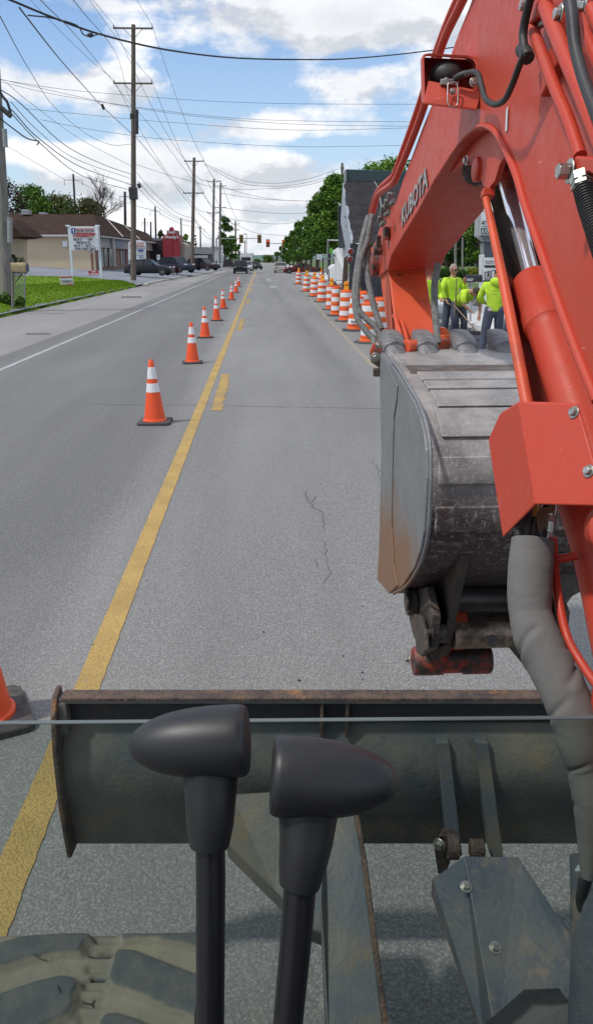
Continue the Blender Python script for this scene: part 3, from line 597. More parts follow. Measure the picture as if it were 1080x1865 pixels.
# cylinder cover plate (folded)
cvp=dict(a=(846,1560,1.80),b=(942,1562,1.80),c=(1042,1712,1.67),d=(1062,1800,1.60),e=(1040,1900,1.55),f=(905,1900,1.55),g=(790,1600,1.83),h=(788,1630,1.84),i=(885,1900,1.62))
V={k:at(*v) for k,v in cvp.items()}
mb=MB(); mb.add([V[k] for k in 'abcdefghi'],[(0,5,4,3,2,1),(0,6,8,5),(6,7,8)])
dn=Vector((0,.0,-.07)); mb.add([V['b'],V['c'],V['d'],V['b']+dn,V['c']+dn,V['d']+dn],[(0,1,4,3),(1,2,5,4)])
cc_=mb.build('cylinder_cover',cover_m,blade,solid=.006,bevel=.003)
mb=MB(); P=[V['g']+Vector((0,0,-.003)),V['h'],V['i']]; mb.ring(P,.004,6); mb.build('cover_edge',rusty,cc_)
n1=(V['b']-V['a']).cross(V['f']-V['a']).normalized(); n1=n1 if n1.y<0 else -n1
for x,y in ((848,1616),(901,1727)):
    r=ray(x,y); D=(V['a']-CAM).dot(n1)/r.dot(n1); bolt(CAM+r*D+n1*.003,n1,.0085,cc_)
# swing post and black foot at the lower right
mb=MB(); mb.ring([at(1085,1560,1.42),at(1092,1650,1.40),at(1100,1760,1.38),at(1110,1900,1.36)],[.045,.05,.056,.07],20); mb.build('swing_post',cover_m,EX,smooth=60)
mb=MB(); mb.prism(pl3([(972,1829,1.48),(1040,1827,1.46),(1044,1905,1.42),(885,1905,1.46)]),(0,.06,-.03)); mb.build('swing_bracket',black_rub,EX,bevel=.004)
mb=MB(); mb.tube(pl3([(1115,1810,1.40),(1075,1850,1.42),(1040,1900,1.44)]),.018,12); mb.build('swing_hose',arm_m,EX,smooth=60)
mb=MB(); mb.tube(pl3([(1066,1575,1.37),(1060,1610,1.37),(1056,1640,1.38),(1062,1665,1.38)]),.008,10); mb.build('hydraulic_hose',black_rub,EX,smooth=60)
MB().cyl(at(1055,1588,1.38),at(1064,1590,1.37),.012,n=6).build('hose_fitting',zinc,EX)
# ---- tracks: rubber belt with moulded lugs
TZ=.505; TOPY=1.475
def TT(x,y,dz=0): return G(x,y,TZ+dz)
xa,xb=-.70,TT(362,1790).x
LUGS=[[(0,1708),(43,1695),(113,1689),(167,1689),(170,1702),(155,1712),(147,1730),(100,1732),(50,1743),(0,1757),(-70,1770),(-170,1788),(-170,1730)],
[(0,1800),(67,1777),(110,1767),(133,1770),(146,1783),(138,1800),(136,1825),(125,1843),(80,1865),(0,1900),(-180,1955),(-180,1860)],
[(213,1690),(380,1686),(380,1724),(300,1707),(277,1702),(222,1706)],
[(207,1728),(215,1719),(247,1722),(300,1743),(353,1763),(400,1782),(400,1868),(356,1850),(300,1826),(250,1806),(202,1789),(195,1773)],
[(177,1853),(190,1837),(213,1835),(253,1847),(300,1873),(400,1920),(400,2000),(170,1950)],
[(130,1915),(60,1935),(-60,1990),(20,2060),(120,1995)]]
LP_=[[(p.x,p.y) for p in (TT(x,y) for x,y in L)] for L in LUGS]
HOLES=[[(p.x,p.y) for p in (TT(x,y) for x,y in L)] for L in ([(177,1718),(204,1718),(206,1723),(176,1723)],[(165,1761),(191,1761),(192,1769),(163,1770)])]
def pdist(X,Y,P):
    inside=np.zeros(X.shape,bool); d=np.full(X.shape,9.)
    for i in range(len(P)):
        x0,y0=P[i]; x1,y1=P[(i+1)%len(P)]
        c=((y0>Y)!=(y1>Y)); t=(Y-y0)/((y1-y0) if y1!=y0 else 1e-9); inside^=c&(X<x0+t*(x1-x0))
        L2=(x1-x0)**2+(y1-y0)**2; q=np.clip(((X-x0)*(x1-x0)+(Y-y0)*(y1-y0))/L2,0,1); d=np.minimum(d,np.hypot(X-x0-q*(x1-x0),Y-y0-q*(y1-y0)))
    return np.where(inside,-d,d)
def track_belt(x0,x1,detail):
    r=.09; yc=TOPY-.02
    s_=np.concatenate([np.linspace(.85,yc,130 if detail else 8),yc+r*np.sin(np.linspace(.06,math.pi/2,20))]); nx=110 if detail else 4
    ang=np.concatenate([np.zeros(130 if detail else 8),np.linspace(.06,math.pi/2,20)])
    xs=np.linspace(x0,x1,nx); Xg,Sg_=np.meshgrid(xs,s_); Ag=np.repeat(ang[:,None],nx,1)
    Z=TZ-r+r*np.cos(Ag); h=np.zeros_like(Xg); m=np.zeros_like(Xg)
    if detail:
        dd=np.min([pdist(Xg,Sg_,P) for P in LP_],0)
        k=np.clip((.010-dd)/.022,0,1); k=k*k*(3-2*k); h=k*.020-.024; m=k
        gr=pdist(Xg,Sg_,[(p.x,p.y) for p in (TT(x,y) for x,y in ((175,1690),(212,1690),(206,1730),(196,1780),(186,1835),(168,1880),(120,1900),(140,1840),(150,1780),(160,1712)))])
        g=np.clip((.004-gr)/.012,0,1); h-=g*.006*(1+np.sin(Sg_*150))
        for Hh in HOLES: q=np.clip((.001-pdist(Xg,Sg_,Hh))/.004,0,1); h-=.02*q; m=np.where(q>.3,2,m)
    Yg=Sg_; nY=np.sin(Ag); nZ=np.cos(Ag)
    V_=np.stack([Xg,Yg+h*nY,Z+h*nZ],-1).reshape(-1,3); n1=len(s_)
    fs=[(i*nx+j,i*nx+j+1,(i+1)*nx+j+1,(i+1)*nx+j) for i in range(n1-1) for j in range(nx-1)]
    mb=MB(); mb.add([tuple(v) for v in V_],fs); t=mb.build('track',track_m,EX,smooth=80)
    at_=t.data.attributes.new('lug','FLOAT','POINT'); at_.data.foreach_set('value',m.ravel().astype(np.float32))
    b=MB(); prof=[(TOPY+r-.02,TZ-r),(TOPY+r-.02,.22),(TOPY-.08,.03),(-1.0,.02),(-1.25,.2),(-1.2,.40),(-1.0,TZ-.045),(.86,TZ-.045)]
    b.prism([(x0+.002,y,z) for y,z in [(TOPY-.02,TZ-.05)]+prof],(x1-x0-.004,0,0)); b.build('track_loop',track_m,t)
    return t
tr=track_belt(xa,xb,True); track_belt(1.16,1.60,False)
mb=MB()
for L,h in (([(60,1737),(68,1740),(76,1741)],0),([(106,1795),(108,1803),(111,1806)],0),([(146,1820),(155,1827),(168,1829),(174,1821)],-.032),([(168,1829),(171,1835)],-.032),([(160,1742),(172,1744),(180,1747)],-.030),([(138,1850),(141,1862)],-.03)):
    mb=MB(); P=[TT(x,y,h+.0005) for x,y in L]; mb.ring(P,.0016,4); mb.build('rubber_crack',ink_black,tr)
# undercarriage body (out of frame, throws shade)
MB().box2((-.24,-1.0,.18),(1.14,.95,.42)).build('undercarriage',blade_m,EX,bevel=.02)
MB().box2((-.50,-1.7,.62),(1.35,.70,.95)).build('upper_body',dark_metal,EX,bevel=.03)
# cab: floor, posts, roof (outside the picture, added to shade the foreground) and the low front pane
MB().box2((-.42,-.95,2.46),(.50,.50,2.54)).build('cab_roof',dark_metal,EX,bevel=.02)
for x,y in ((-.42,-.95),(.44,-.95),(.44,.40)): MB().box2((x,y,.95),(x+.05,y+.05,2.46)).build('cab_post',dark_metal,EX)
MB().box2((-.37,-.95,.95),(.44,-.92,2.0)).build('cab_rear_panel',dark_metal,EX)
MB().box2((.46,-.9,.96),(.48,.40,1.5)).build('cab_side_panel',dark_metal,EX)
gy=.72
g0,g1=Yp(-40,1327,gy),Yp(1120,1308,gy)
ga=[Vector((-.42,gy,g0.z+.003)),Vector((.47,gy,g1.z)),Vector((.47,gy-.02,.96)),Vector((-.42,gy-.02,.96))]
gl_=MB(); gl_.prism(ga,(0,.006,0)); gl_=gl_.build('front_pane',glass_m,EX)
MB().prism([ga[0]+Vector((0,0,.0003)),ga[1]+Vector((0,0,.0003)),ga[1]+Vector((0,.006,.0003)),ga[0]+Vector((0,.006,.0003))],(0,0,.0010)).build('pane_edge',edge_glass,gl_)
# ---- levers
def lever(knob,side,stem):
    # knob: (cap x, tip x, centre y, half height px, D)
    cx,tx,cy,hp,D=knob; r=hp*D/F; A=at(cx,cy-2 if side<0 else cy-8,D); T=at(tx,cy+8 if side<0 else cy+6,D+.005)
    ax=(T-A); L=ax.length; ax.normalize()
    prof=[(0,-.0005),(r*.90,-.0005),(r*.965,.0015),(r*.99,.005),(r*1.0,.012)]
    for i in range(1,15):
        t=i/14; prof.append((r*(1-t**2.5)**.52 if t<1 else 0,.012+(L-.012)*t))
    k=MB().lathe(prof,A,48,ax); 
    root=k.build('control_lever',knob_m,EX,smooth=40)
    P=[at(x,y,d) for x,y,d,_ in stem]; RR=[q*d/F for x,y,d,q in stem]
    MB().ring(P[:5],RR[:5],32).build('lever_boot',knob_m,root,smooth=60)
    MB().ring(P[5:],RR[5:],24).build('lever_shaft',mat('lever_shaft_black',(.012,.012,.014),.35),root,smooth=60)
    return root
lever((449,233,1350,65,.60),-1,[(383,1360,.605,58),(383,1405,.605,52),(384,1445,.60,47),(383,1500,.60,43),(382,1540,.60,36),(383,1520,.60,27),(384,1600,.60,27),(383,1900,.60,25.5)])
lever((497,727,1420,72,.60),1,[(565,1440,.605,60),(561,1485,.605,54),(558,1530,.60,49),(551,1575,.60,44),(545,1612,.60,37),(548,1590,.60,30),(540,1700,.60,29),(521,1900,.60,27)])
_at=at; _KF=ray(540,HORY).y
def at(px,py,D): return Yp(px,py,D*_KF)      # from here on: points on upright planes, D measured at eye level
# ================================================================ GROUND, ROAD
def tt_left(s):      # road-side edge of the left verge / kerb
    return float(np.interp(s,[0,60,93,101,161,260,500],[-9.2,-9.2,-8.7,-7.8,-6.8,-6.6,-6.6]))
def tt_right(s): return float(np.interp(s,[0,30,500],[6.3,6.3,6.3]))
def zleft(s,t):
    d=tt_left(s)-t
    if d<=0: return 0.0
    hi=np.interp(d,[0,1,6,16,40],[.12,.42,.85,1.5,1.7]); lo=np.interp(d,[0,1,6,16,40],[.14,.20,.55,1.2,1.5])
    k=np.interp(s,[62,70],[0,1]); far=np.interp(s,[200,400],[1,0])
    if d<.02: return 0.05
    return float((hi*(1-k)+lo*k)*far)
def zright(s,t):
    d=t-6.3
    if d<=0: return 0.0
    return float(np.interp(d,[0,.15,2.6,3.2,8,30],[.15,.16,.2,.55,1.1,1.9])*np.interp(s,[150,350],[1,0]))
def gz(s,t): return zleft(s,t) if t<0 else zright(s,t)
def strip(name,f0,f1,ss,nt,z,m,kind='structure',ths=None):
    """sheet between lateral edges f0(s), f1(s)"""
    vs=[];n=nt+1
    for s in ss:
        a,b=f0(s),f1(s)
        for j in range(n):
            t=a+(b-a)*j/nt; vs.append(R(s,t,z(s,t) if callable(z) else z))
    fs=[(i*n+j,i*n+j+1,(i+1)*n+j+1,(i+1)*n+j) for i in range(len(ss)-1) for j in range(nt)]
    mb=MB(); mb.add(vs,fs); return mb.build(name,m,None,kind=kind)
def _asph(light,near):
    def fn(nt,N,L,b):
        tc=N.new('ShaderNodeTexCoord'); o=tc.outputs['Object']
        v=nd(N,'ShaderNodeTexVoronoi'); v.inputs['Scale'].default_value=95; v.inputs['Randomness'].default_value=1; L.new(o,v.inputs['Vector'])
        bw=N.new('ShaderNodeSeparateColor'); L.new(v.outputs['Color'],bw.inputs[0])
        base=mixc(N,L,mrange(N,L,bw.outputs[0],0,1),tuple(q*.32 for q in light),tuple(min(1,q*2.0) for q in light))
        edge=mrange(N,L,v.outputs['Distance'],.36,.62); base=mixc(N,L,edge,base,tuple(q*.35 for q in light))
        # fine grain and salt-and-pepper at mid distance
        g=noise(N,L,o,240,2,.5); base=mixc(N,L,mrange(N,L,g,.40,.60,0,.6),base,tuple(q*1.25 for q in light)); g5=noise(N,L,o,75,3,.8,12); base=mixc(N,L,mrange(N,L,g5,.52,.64,0,.70),base,tuple(q*1.9 for q in light)); g7=noise(N,L,o,34,4,.85,32); base=mixc(N,L,mrange(N,L,g7,.52,.62,0,.30),base,tuple(q*1.7 for q in light)); g6=noise(N,L,o,90,3,.8,22); base=mixc(N,L,mrange(N,L,g6,.52,.62,0,.8),base,tuple(q*.35 for q in light))
        g3=noise(N,L,o,28,4,.75,2); base=mixc(N,L,mrange(N,L,g3,.3,.7,0,.36),base,tuple(q*.55 for q in light))
        # large stains: longitudinal wheel tracks and patches
        vr=N.new('ShaderNodeVectorRotate'); vr.rotation_type='Z_AXIS'; vr.inputs['Angle'].default_value=-AYAW; L.new(o,vr.inputs['Vector'])
        st_=noise(N,L,vr.outputs[0],.9,5,.6,4,(1,.05,1)); base=mixc(N,L,mrange(N,L,st_,.42,.62,0,.40),base,tuple(q*.58 for q in light))
        st2=noise(N,L,vr.outputs[0],.35,5,.6,14,(1,.25,1)); base=mixc(N,L,mrange(N,L,st2,.45,.62,0,.30),base,tuple(q*1.3 for q in light))
        if near:
            sep=N.new('ShaderNodeSeparateXYZ'); L.new(vr.outputs[0],sep.inputs[0])
            # the oncoming lane carries newer, darker tarmac
            dk=mrange(N,L,sep.outputs['X'],-1.05,-1.35); base=mixc(N,L,dk,base,(.74,.745,.76),'MULTIPLY')
            # rubbered curved wheel mark bending right in the turning lane
            y2=nd(N,'ShaderNodeMath',operation='MULTIPLY'); L.new(sep.outputs['Y'],y2.inputs[0]); y2.inputs[1].default_value=.018
            xx=nd(N,'ShaderNodeMath',operation='ADD'); L.new(sep.outputs['X'],xx.inputs[0]); L.new(y2.outputs[0],xx.inputs[1])
            xd=nd(N,'ShaderNodeMath',operation='SUBTRACT'); L.new(xx.outputs[0],xd.inputs[0]); xd.inputs[1].default_value=1.75
            ab=nd(N,'ShaderNodeMath',operation='ABSOLUTE'); L.new(xd.outputs[0],ab.inputs[0])
            tr=mrange(N,L,ab.outputs[0],.42,.05,0,.42); nn=noise(N,L,vr.outputs[0],2.2,5,.7,8,(1,.12,1)); mm=nd(N,'ShaderNodeMath',operation='MULTIPLY'); L.new(tr,mm.inputs[0]); L.new(mrange(N,L,nn,.3,.6),mm.inputs[1])
            yl=mrange(N,L,sep.outputs['Y'],6,13); m2=nd(N,'ShaderNodeMath',operation='MULTIPLY'); L.new(mm.outputs[0],m2.inputs[0]); L.new(yl,m2.inputs[1])
            base=mixc(N,L,m2.outputs[0],base,tuple(q*.42 for q in light))
        L.new(base,b.inputs['Base Color']); b.inputs['Roughness'].default_value=.8
        bp=N.new('ShaderNodeBump'); bp.inputs['Strength'].default_value=.55; bp.inputs['Distance'].default_value=.006; bp.invert=True
        L.new(v.outputs['Distance'],bp.inputs['Height']); L.new(bp.outputs[0],b.inputs['Normal'])
    return fn
road_m=custom('weathered_asphalt',_asph((.238,.233,.223),True))
shoulder_m=custom('pale_worn_asphalt',_asph((.285,.275,.262),False))
lot_m=custom('parking_lot_asphalt',_asph((.22,.235,.27),False))
SS=[-12,-4,0,4,8,12,18,24,30,36,42,48,54,60,64,68,76,84,93,97,101,110,120,135,150,161,180,200,240,300,400,560]
grassbase=mat('verge_grass',(.115,.205,.012),.95,col2=(.15,.245,.018),scale=.7,lo=.35,hi=.65,bump=.6,bscale=30,col3=(.085,.165,.012),scale3=9,lo3=.5,hi3=.75,spec=.1)
far_ground=mat('distant_ground',(.06,.085,.03),.95,col2=(.12,.12,.10),scale=.02)
# base sheet to the horizon
mb=MB(); mb.add([R(-60,-1500,-.35),R(-60,1500,-.35),R(4000,1500,-.35),R(4000,-1500,-.35)],[(0,1,2,3)]); mb.build('ground',far_ground,kind='structure')
strip('road',lambda s:-5.6,lambda s:6.2,SS,1,0,road_m)
strip('shoulder',lambda s:tt_left(s)-.05,lambda s:-5.6,SS,1,0,shoulder_m)
# left land: grass bank near, parking lot beyond
Sg=[-12,0,8,16,24,28,32,36,40,44,48,52,56,60,62.5]
def gl0(s): return float(np.interp(s,[-12,30,40,62.5],[-45,-27,-21.5,-13.5]))
tj=lambda s: .12*math.sin(s*1.9)+.07*math.sin(s*5.1)
def bank(name,f0,f1,ss,nt,m,kind='structure',noise_z=0):
    vs=[]; n=nt+1
    for s in ss:
        a,b=f0(s),f1(s)
        for j in range(n):
            q=(j/nt)**.6; t=a+(b-a)*q; vs.append(R(s,t,max(zleft(s,t),0)+.012 if j<nt else .004))
    fs=[(i*n+j,i*n+j+1,(i+1)*n+j+1,(i+1)*n+j) for i in range(len(ss)-1) for j in range(nt)]
    return MB().add(vs,fs).build(name,m,None,smooth=60,kind=kind)
Sg2=[-12+i*1.25 for i in range(60)]
bank('grass_verge',gl0,lambda s:tt_left(s)+tj(s),Sg2,24,grassbase)
strip('parking_lot',lambda s:-75,lambda s:tt_left(s)-.06,[float(q) for q in list(np.arange(-12,62,6))+[62,66,70,76,84,93,97,101,110,120,135,150,161,180,200,260,400]],28,lambda s,t:zleft(s,t)-.03,lot_m)
# kerbs
conc=mat('concrete',(.40,.38,.34),.85,col2=(.30,.285,.25),scale=3,bump=.3,bscale=40,col3=(.20,.19,.165),scale3=1.2,lo3=.55,hi3=.75)
conc_new=mat('new_concrete',(.56,.555,.54),.8,col2=(.48,.475,.46),scale=2,bump=.15,bscale=40)
def kerb(name,s0,s1,f,side,m,h=.14,w=.30,label=None,n=24):
    mb=MB()
    P=[s0+(s1-s0)*i/n for i in range(n+1)]; vs=[]
    for s in P:
        t=f(s); 
        for dt,z in ((0,-.02),(0.02*side,h-.02),(.05*side,h),(w*side,h+.004),(w*side,-.02)): vs.append(R(s,t+dt,z))
    fs=[(i*5+j,i*5+j+1,(i+1)*5+j+1,(i+1)*5+j) for i in range(n) for j in range(4)]+[(0,1,2,3,4),tuple(n*5+k for k in (4,3,2,1,0))]
    mb.add(vs,fs); return mb.build(name,m,None,smooth=30,kind='structure')
kerb('kerb',63,96,lambda s:tt_left(s)+.02+.5*math.exp(-((s-63)/3)**2),-1,conc)
kerb('kerb',99,330,lambda s:tt_left(s)+.02,-1,conc,n=40)
# markings
yel=custom('worn_yellow_line',lambda nt,N,L,b:None)
def _paint(c,wear,asph):
    def fn(nt,N,L,b):
        o=N.new('ShaderNodeTexCoord').outputs['Object']
        n=noise(N,L,o,34,6,.75); n2=noise(N,L,o,3,4,.6,5); ad=nd(N,'ShaderNodeMath',operation='ADD'); L.new(n,ad.inputs[0]); m=nd(N,'ShaderNodeMath',operation='MULTIPLY'); L.new(n2,m.inputs[0]); m.inputs[1].default_value=.5; L.new(m.outputs[0],ad.inputs[1])
        f=mrange(N,L,ad.outputs[0],wear,wear+.10)
        v=nd(N,'ShaderNodeTexVoronoi'); v.inputs['Scale'].default_value=95; L.new(o,v.inputs['Vector']); e=mrange(N,L,v.outputs['Distance'],.40,.75,0,.55)
        cc=mixc(N,L,e,mixc(N,L,mrange(N,L,n2,.4,.6),c,tuple(q*.8 for q in c)),tuple(q*.4 for q in c))
        L.new(mixc(N,L,f,cc,asph),b.inputs['Base Color']); b.inputs['Roughness'].default_value=.75
        bp=N.new('ShaderNodeBump'); bp.inputs['Strength'].default_value=.7; bp.inputs['Distance'].default_value=.006; bp.invert=True; L.new(v.outputs['Distance'],bp.inputs['Height']); L.new(bp.outputs[0],b.inputs['Normal'])
    return fn
yel=custom('yellow_line_paint',_paint((.50,.33,.10),.86,(.25,.24,.21)))
yel3=custom('faded_yellow_paint',_paint((.42,.31,.12),.66,(.25,.24,.22)))
yel2=custom('worn_yellow_paint',_paint((.48,.31,.08),.80,(.22,.215,.20)))
whi=custom('white_line_paint',_paint((.47,.47,.465),.80,(.27,.27,.265)))
def t_of(px,py): s,t=st(G(px,py)); return s,t
y0=[t_of(*p) for p in ((-22,1700),(160,1250),(268,985))]
print('yellow pts',[(round(a,2),round(b,2)) for a,b in y0])
ty=-1.12
def linepts(name,s0,s1,t,w,m,step=None,z=.004,jag=.006):
    n=max(2,int((s1-s0)/ (step or max(.12,(s1-s0)/160)))); L_=[];R_=[]
    for i in range(n+1):
        s=s0+(s1-s0)*i/n; tc=t(s) if callable(t) else t
        L_.append(R(s,tc-w/2+random.uniform(-jag,jag),z)); R_.append(R(s,tc+w/2+random.uniform(-jag,jag),z))
    mb=MB(); k=n+1; mb.add(L_+R_,[(i,k+i,k+i+1,i+1) for i in range(n)]); return mb.build(name,m,None,kind='structure')
tyc=sum(b for a,b in y0)/len(y0); tyf=lambda s: tyc
linepts('yellow_line',.3,14,tyf,.125,yel,.03,jag=.003); linepts('yellow_line',14,330,tyf,.13,yel,.5,jag=.005)
for (a,b) in (((392,748),(410,682)),((435,602),(441,581)),((450,553),(452,544)),((455,531),(457,527)),((459,519),(460,516))):
    s0,t0=t_of(*a); s1,t1=t_of(*b); linepts('yellow_dash',s0,s1,lambda s:t0+(t1-t0)*(s-s0)/(s1-s0)+.02,.15,yel2,.08,jag=.025)
linepts('edge_line',2,330,lambda s:-4.92,.105,whi,.5)
s0,t0=t_of(703,690); s1,t1=t_of(600,585); s2,t2=t_of(545,520)
linepts('yellow_dash',s0-1,s1,lambda s:t0+(t1-t0)*(s-s0)/(s1-s0),.11,yel3,.2,jag=.02); linepts('yellow_dash',s1+.5,s2*1.5,lambda s:t1+(t2-t1)*(s-s1)/(s2-s1),.11,yel3,.3,jag=.02)
print('right yellow',s0,t0,s1,t1,s2,t2)
# cracks
crk=mat('crack_dark',(.10,.10,.10),.9)
def crack(L,w,amp=.02,name='road_crack'):
    P=[G(x,y,.0025) for x,y in L]; Q=[]
    for a,b in zip(P[:-1],P[1:]):
        n=max(2,int((b-a).length/.06))
        for i in range(n): Q.append(a.lerp(b,i/n)+Vector((random.uniform(-amp,amp),random.uniform(-amp,amp)*1.5,0)))
    Q.append(P[-1]); k=len(Q); vs=[]
    for i,q in enumerate(Q):
        d=(Q[min(i+1,k-1)]-Q[max(i-1,0)]).normalized(); n_=Vector((-d.y,d.x,0)); ww=w*random.uniform(.3,1)*min(1,i/3,(k-1-i)/3+.1); vs+=[q+n_*ww/2,q-n_*ww/2]
    MB().add(vs,[(2*i,2*i+1,2*i+3,2*i+2) for i in range(k-1)]).build(name,crk,None,kind='structure')
crack([(150,736),(370,738),(520,741),(640,743),(702,744)],.022,.006)
crack([(553,890),(560,915),(585,935),(590,965)],.016); crack([(588,975),(592,1010),(600,1040),(585,1060),(592,1075)],.007); crack([(572,1010),(582,1040)],.010); crack([(560,900),(572,905),(570,922)],.018)
crack([(653,898),(656,912)],.008,.004); crack([(675,830),(690,860),(697,890)],.010)
for q in range(7):
    c=G(random.choice([545,620,625,480,170,660,460]),random.uniform(1100,1240),.003); r_=random.uniform(.004,.009); MB().prism([c+Vector((math.cos(a)*r_,math.sin(a)*r_*.8,0)) for a in [k*math.pi/4 for k in range(8)]],(0,0,.002)).build('tar_spot',ink_black,None,kind='structure')
# shoulder patch, manhole marks
for (x,y,w,h) in ((240,541,18,1.6),(70,608,22,1.5)):
    MB().add([G(x-w,y+h,.003),G(x+w,y+h,.003),G(x+w,y-h,.003),G(x-w,y-h,.003)],[(0,1,2,3)]).build('road_patch',crk,None,kind='structure')
linepts('white_arrow',60,62.5,lambda s:.9,.5,whi,.3); linepts('white_arrow',80,84,lambda s:.7,.35,whi,.3)
# ---- right side: works trench, new kerb and pavement, bank
asph_new=mat('fresh_black_asphalt',(.028,.028,.032),.85,col2=(.05,.05,.055),scale=30,bump=.8,bscale=60)
Sr=[0,6,10,14,18,22,26,30,40,50,70,100,150,220,400]
strip('pavement',lambda s:6.5,lambda s:8.7,Sr,2,lambda s,t:.162,conc_new)
kerb('kerb',0,400,lambda s:6.3,1,conc_new,h=.16,w=.2,n=30)
strip('road',lambda s:6.1,lambda s:6.35,Sr,1,-.002,asph_new)
grass_r=mat('lawn',(.06,.11,.02),.95,col2=(.09,.15,.03),scale=1,bump=.4,bscale=30)
strip('lawn',lambda s:9.3,lambda s:70,Sr,24,lambda s,t:float(np.interp(t,[8.7,9.3,20,70],[.17,.62,1.25,2.2])*np.interp(s,[150,350],[1,.2])),grass_r)
# rough edge of black mix laid along the new kerb
mb=MB(); 
def lump(c,r):
    n=10; pts=[]
    for j in range(n):
        a=2*math.pi*j/n; pts.append(Vector(c)+Vector((math.cos(a)*r[0]*random.uniform(.8,1.2),math.sin(a)*r[1]*random.uniform(.8,1.2),.005)))
    top_=[Vector(c)+(p-Vector(c))*.55+Vector((0,0,r[2]*random.uniform(.7,1.2))) for p in pts]; mb.add(pts+top_,[(i,(i+1)%n,n+(i+1)%n,n+i) for i in range(n)]+[tuple(range(n,2*n))])
for i in range(60):
    k=i/60; c=G(800+140*k+random.uniform(-6,6),597+46*k+random.uniform(-12,12)); lump(c,(.30,.45,.05))
mb.build('asphalt_mix',asph_new,None,smooth=40,kind='stuff',label='fresh black asphalt mix spread along the new kerb by the workers',cat='asphalt')
# ================================================================ CONES, DRUMS
cone_o=mat('cone_orange',(.80,.085,.015),.5,col2=(.70,.07,.015),scale=20,lo=.5,hi=.7,col3=(.25,.06,.03),scale3=12,lo3=.68,hi3=.75)
cone_w=mat('cone_reflective_white',(.74,.74,.74),.4,col2=(.55,.54,.53),scale=25,lo=.5,hi=.72)
cone_b=mat('cone_base_rubber',(.04,.037,.035),.8,col2=(.09,.08,.075),scale=25)
def cone(loc,rz,label,h=.80):
    r=empty('traffic_cone',(0,0,0),label,'traffic cone','traffic cones along the yellow line')
    b=.205; mb=MB(); ch=.03
    base=[(b-ch,-b),(b,-b+ch),(b,b-ch),(b-ch,b),(-b+ch,b),(-b,b-ch),(-b,-b+ch),(-b+ch,-b)]
    mb.prism([(x,y,.0) for x,y in base],(0,0,.035)); mb.build('base',cone_b,r,bevel=.006,seg=1)
    R0,R1=.135,.028; rz_=lambda z:R0+(R1-R0)*(z-.05)/(h-.05)
    mb=MB(); mb.lathe([(.152,.034),(.150,.05),(R0,.058)]+[(rz_(z)+(.0),z) for z in (.1,.3,.45,.6,.7,h-.012)]+[(R1-.006,h),(R1-.010,h),(R1-.014,h-.05)],(0,0,0),24); mb.build('body',cone_o,r,smooth=50)
    for z0,z1 in ((.40,.51),(.565,.71)):
        MB().lathe([(rz_(z0)+.0018,z0),(rz_(z1)+.0018,z1)],(0,0,0),24).build('reflective_band',cone_w,r,smooth=50)
    r.location=loc; r.rotation_euler.z=rz; return r
c0=None
clab=['second cone up the line, the nearest one standing clear on the road','third cone up the yellow line, behind the nearest clear one','fourth cone along the yellow line, counting away from the machine','fifth cone along the yellow line, halfway up the row','sixth cone along the yellow line, before the small far ones','seventh cone along the yellow line, small','eighth cone, half hidden behind the seventh near the end of the row','farthest and smallest cone, last of the row before the oncoming cars']
spots=[(283,771),(351,662),(374,616),(395,584),(407,562),(422,546),(430,533),(435,522)]
n0=cone((0,0,0),0,'orange cone at the left edge of the photo beside the dozer blade')
pN=G(-28,1340); pN=G(-32,1312); n0.location=pN; n0.rotation_euler.z=.5; 
for (x,y),l in zip(spots,clab):
    c=copy_tree(n0); c['label']='orange cone, '+l; c.location=G(x,y-1 if y>600 else y); c.rotation_euler=(random.uniform(-.012,.012),random.uniform(-.02,.02),random.uniform(-.15,.3)); k=.39*1.03; 
drum_b=mat('drum_base_rubber',(.05,.05,.05),.8,col2=(.12,.11,.10),scale=15)
amber=mat('amber_lens',(.85,.30,.01),.25,col2=(.75,.24,.01),scale=8,coat=.3); yelp=mat('yellow_lamp_body',(.80,.42,.02),.4)
drum_o=mat('drum_orange',(.82,.13,.02),.5,col2=(.62,.09,.02),scale=9,lo=.45,hi=.72)
def drum(label,lamp,h=1.0):
    r=empty('traffic_drum',(0,0,0),label,'traffic drum','orange and white traffic drums along the works')
    R_=.235; b=[(math.cos(a)*.40,math.sin(a)*.40) for a in [math.pi/4*k+math.pi/8 for k in range(8)]]
    MB().prism([(x,y,0) for x,y in b],(0,0,.05)).build('base',drum_b,r,bevel=.01)
    rr=lambda z:R_*(1-.16*z/h)
    MB().lathe([(R_+.03,.05),(R_+.03,.075),(rr(.09),.09)]+[(rr(z),z) for z in (.3,.6,.9)]+[(rr(h)-.005,h-.01),(rr(h)-.03,h),(.08,h+.002),(.0,h+.004)],n=28).build('body',drum_o,r,smooth=50)
    MB().box((0,0,h+.02),(.22,.03,.05)).build('handle',drum_o,r,bevel=.01)
    for z0,z1 in ((.20,.35),(.50,.65),(.79,.93)): MB().lathe([(rr(z0)+.003,z0),(rr(z1)+.003,z1)],n=28).build('reflective_band',cone_w,r,smooth=50)
    for z in (.17,.42,.72): MB().lathe([(rr(z)+.008,z-.012),(rr(z)+.012,z),(rr(z)+.008,z+.012)],n=28).build('body_rib',drum_o,r,smooth=50)
    if lamp:
        l=MB().box((0,0,h+.07),(.15,.07,.13)).build('warning_lamp',yelp,r,bevel=.012)
        MB().lathe([(0,-.045),(.05,-.043),(.078,-.03),(.082,0),(.078,.03),(.05,.043),(0,.045)],(0,0,h+.21),20,(0,1,0)).build('lamp_lens',amber,l,smooth=50)
        MB().lathe([(.083,-.012),(.09,-.010),(.09,.010),(.083,.012)],(0,0,h+.21),20,(0,1,0)).build('lens_ring',yelp,l,smooth=50)
    return r
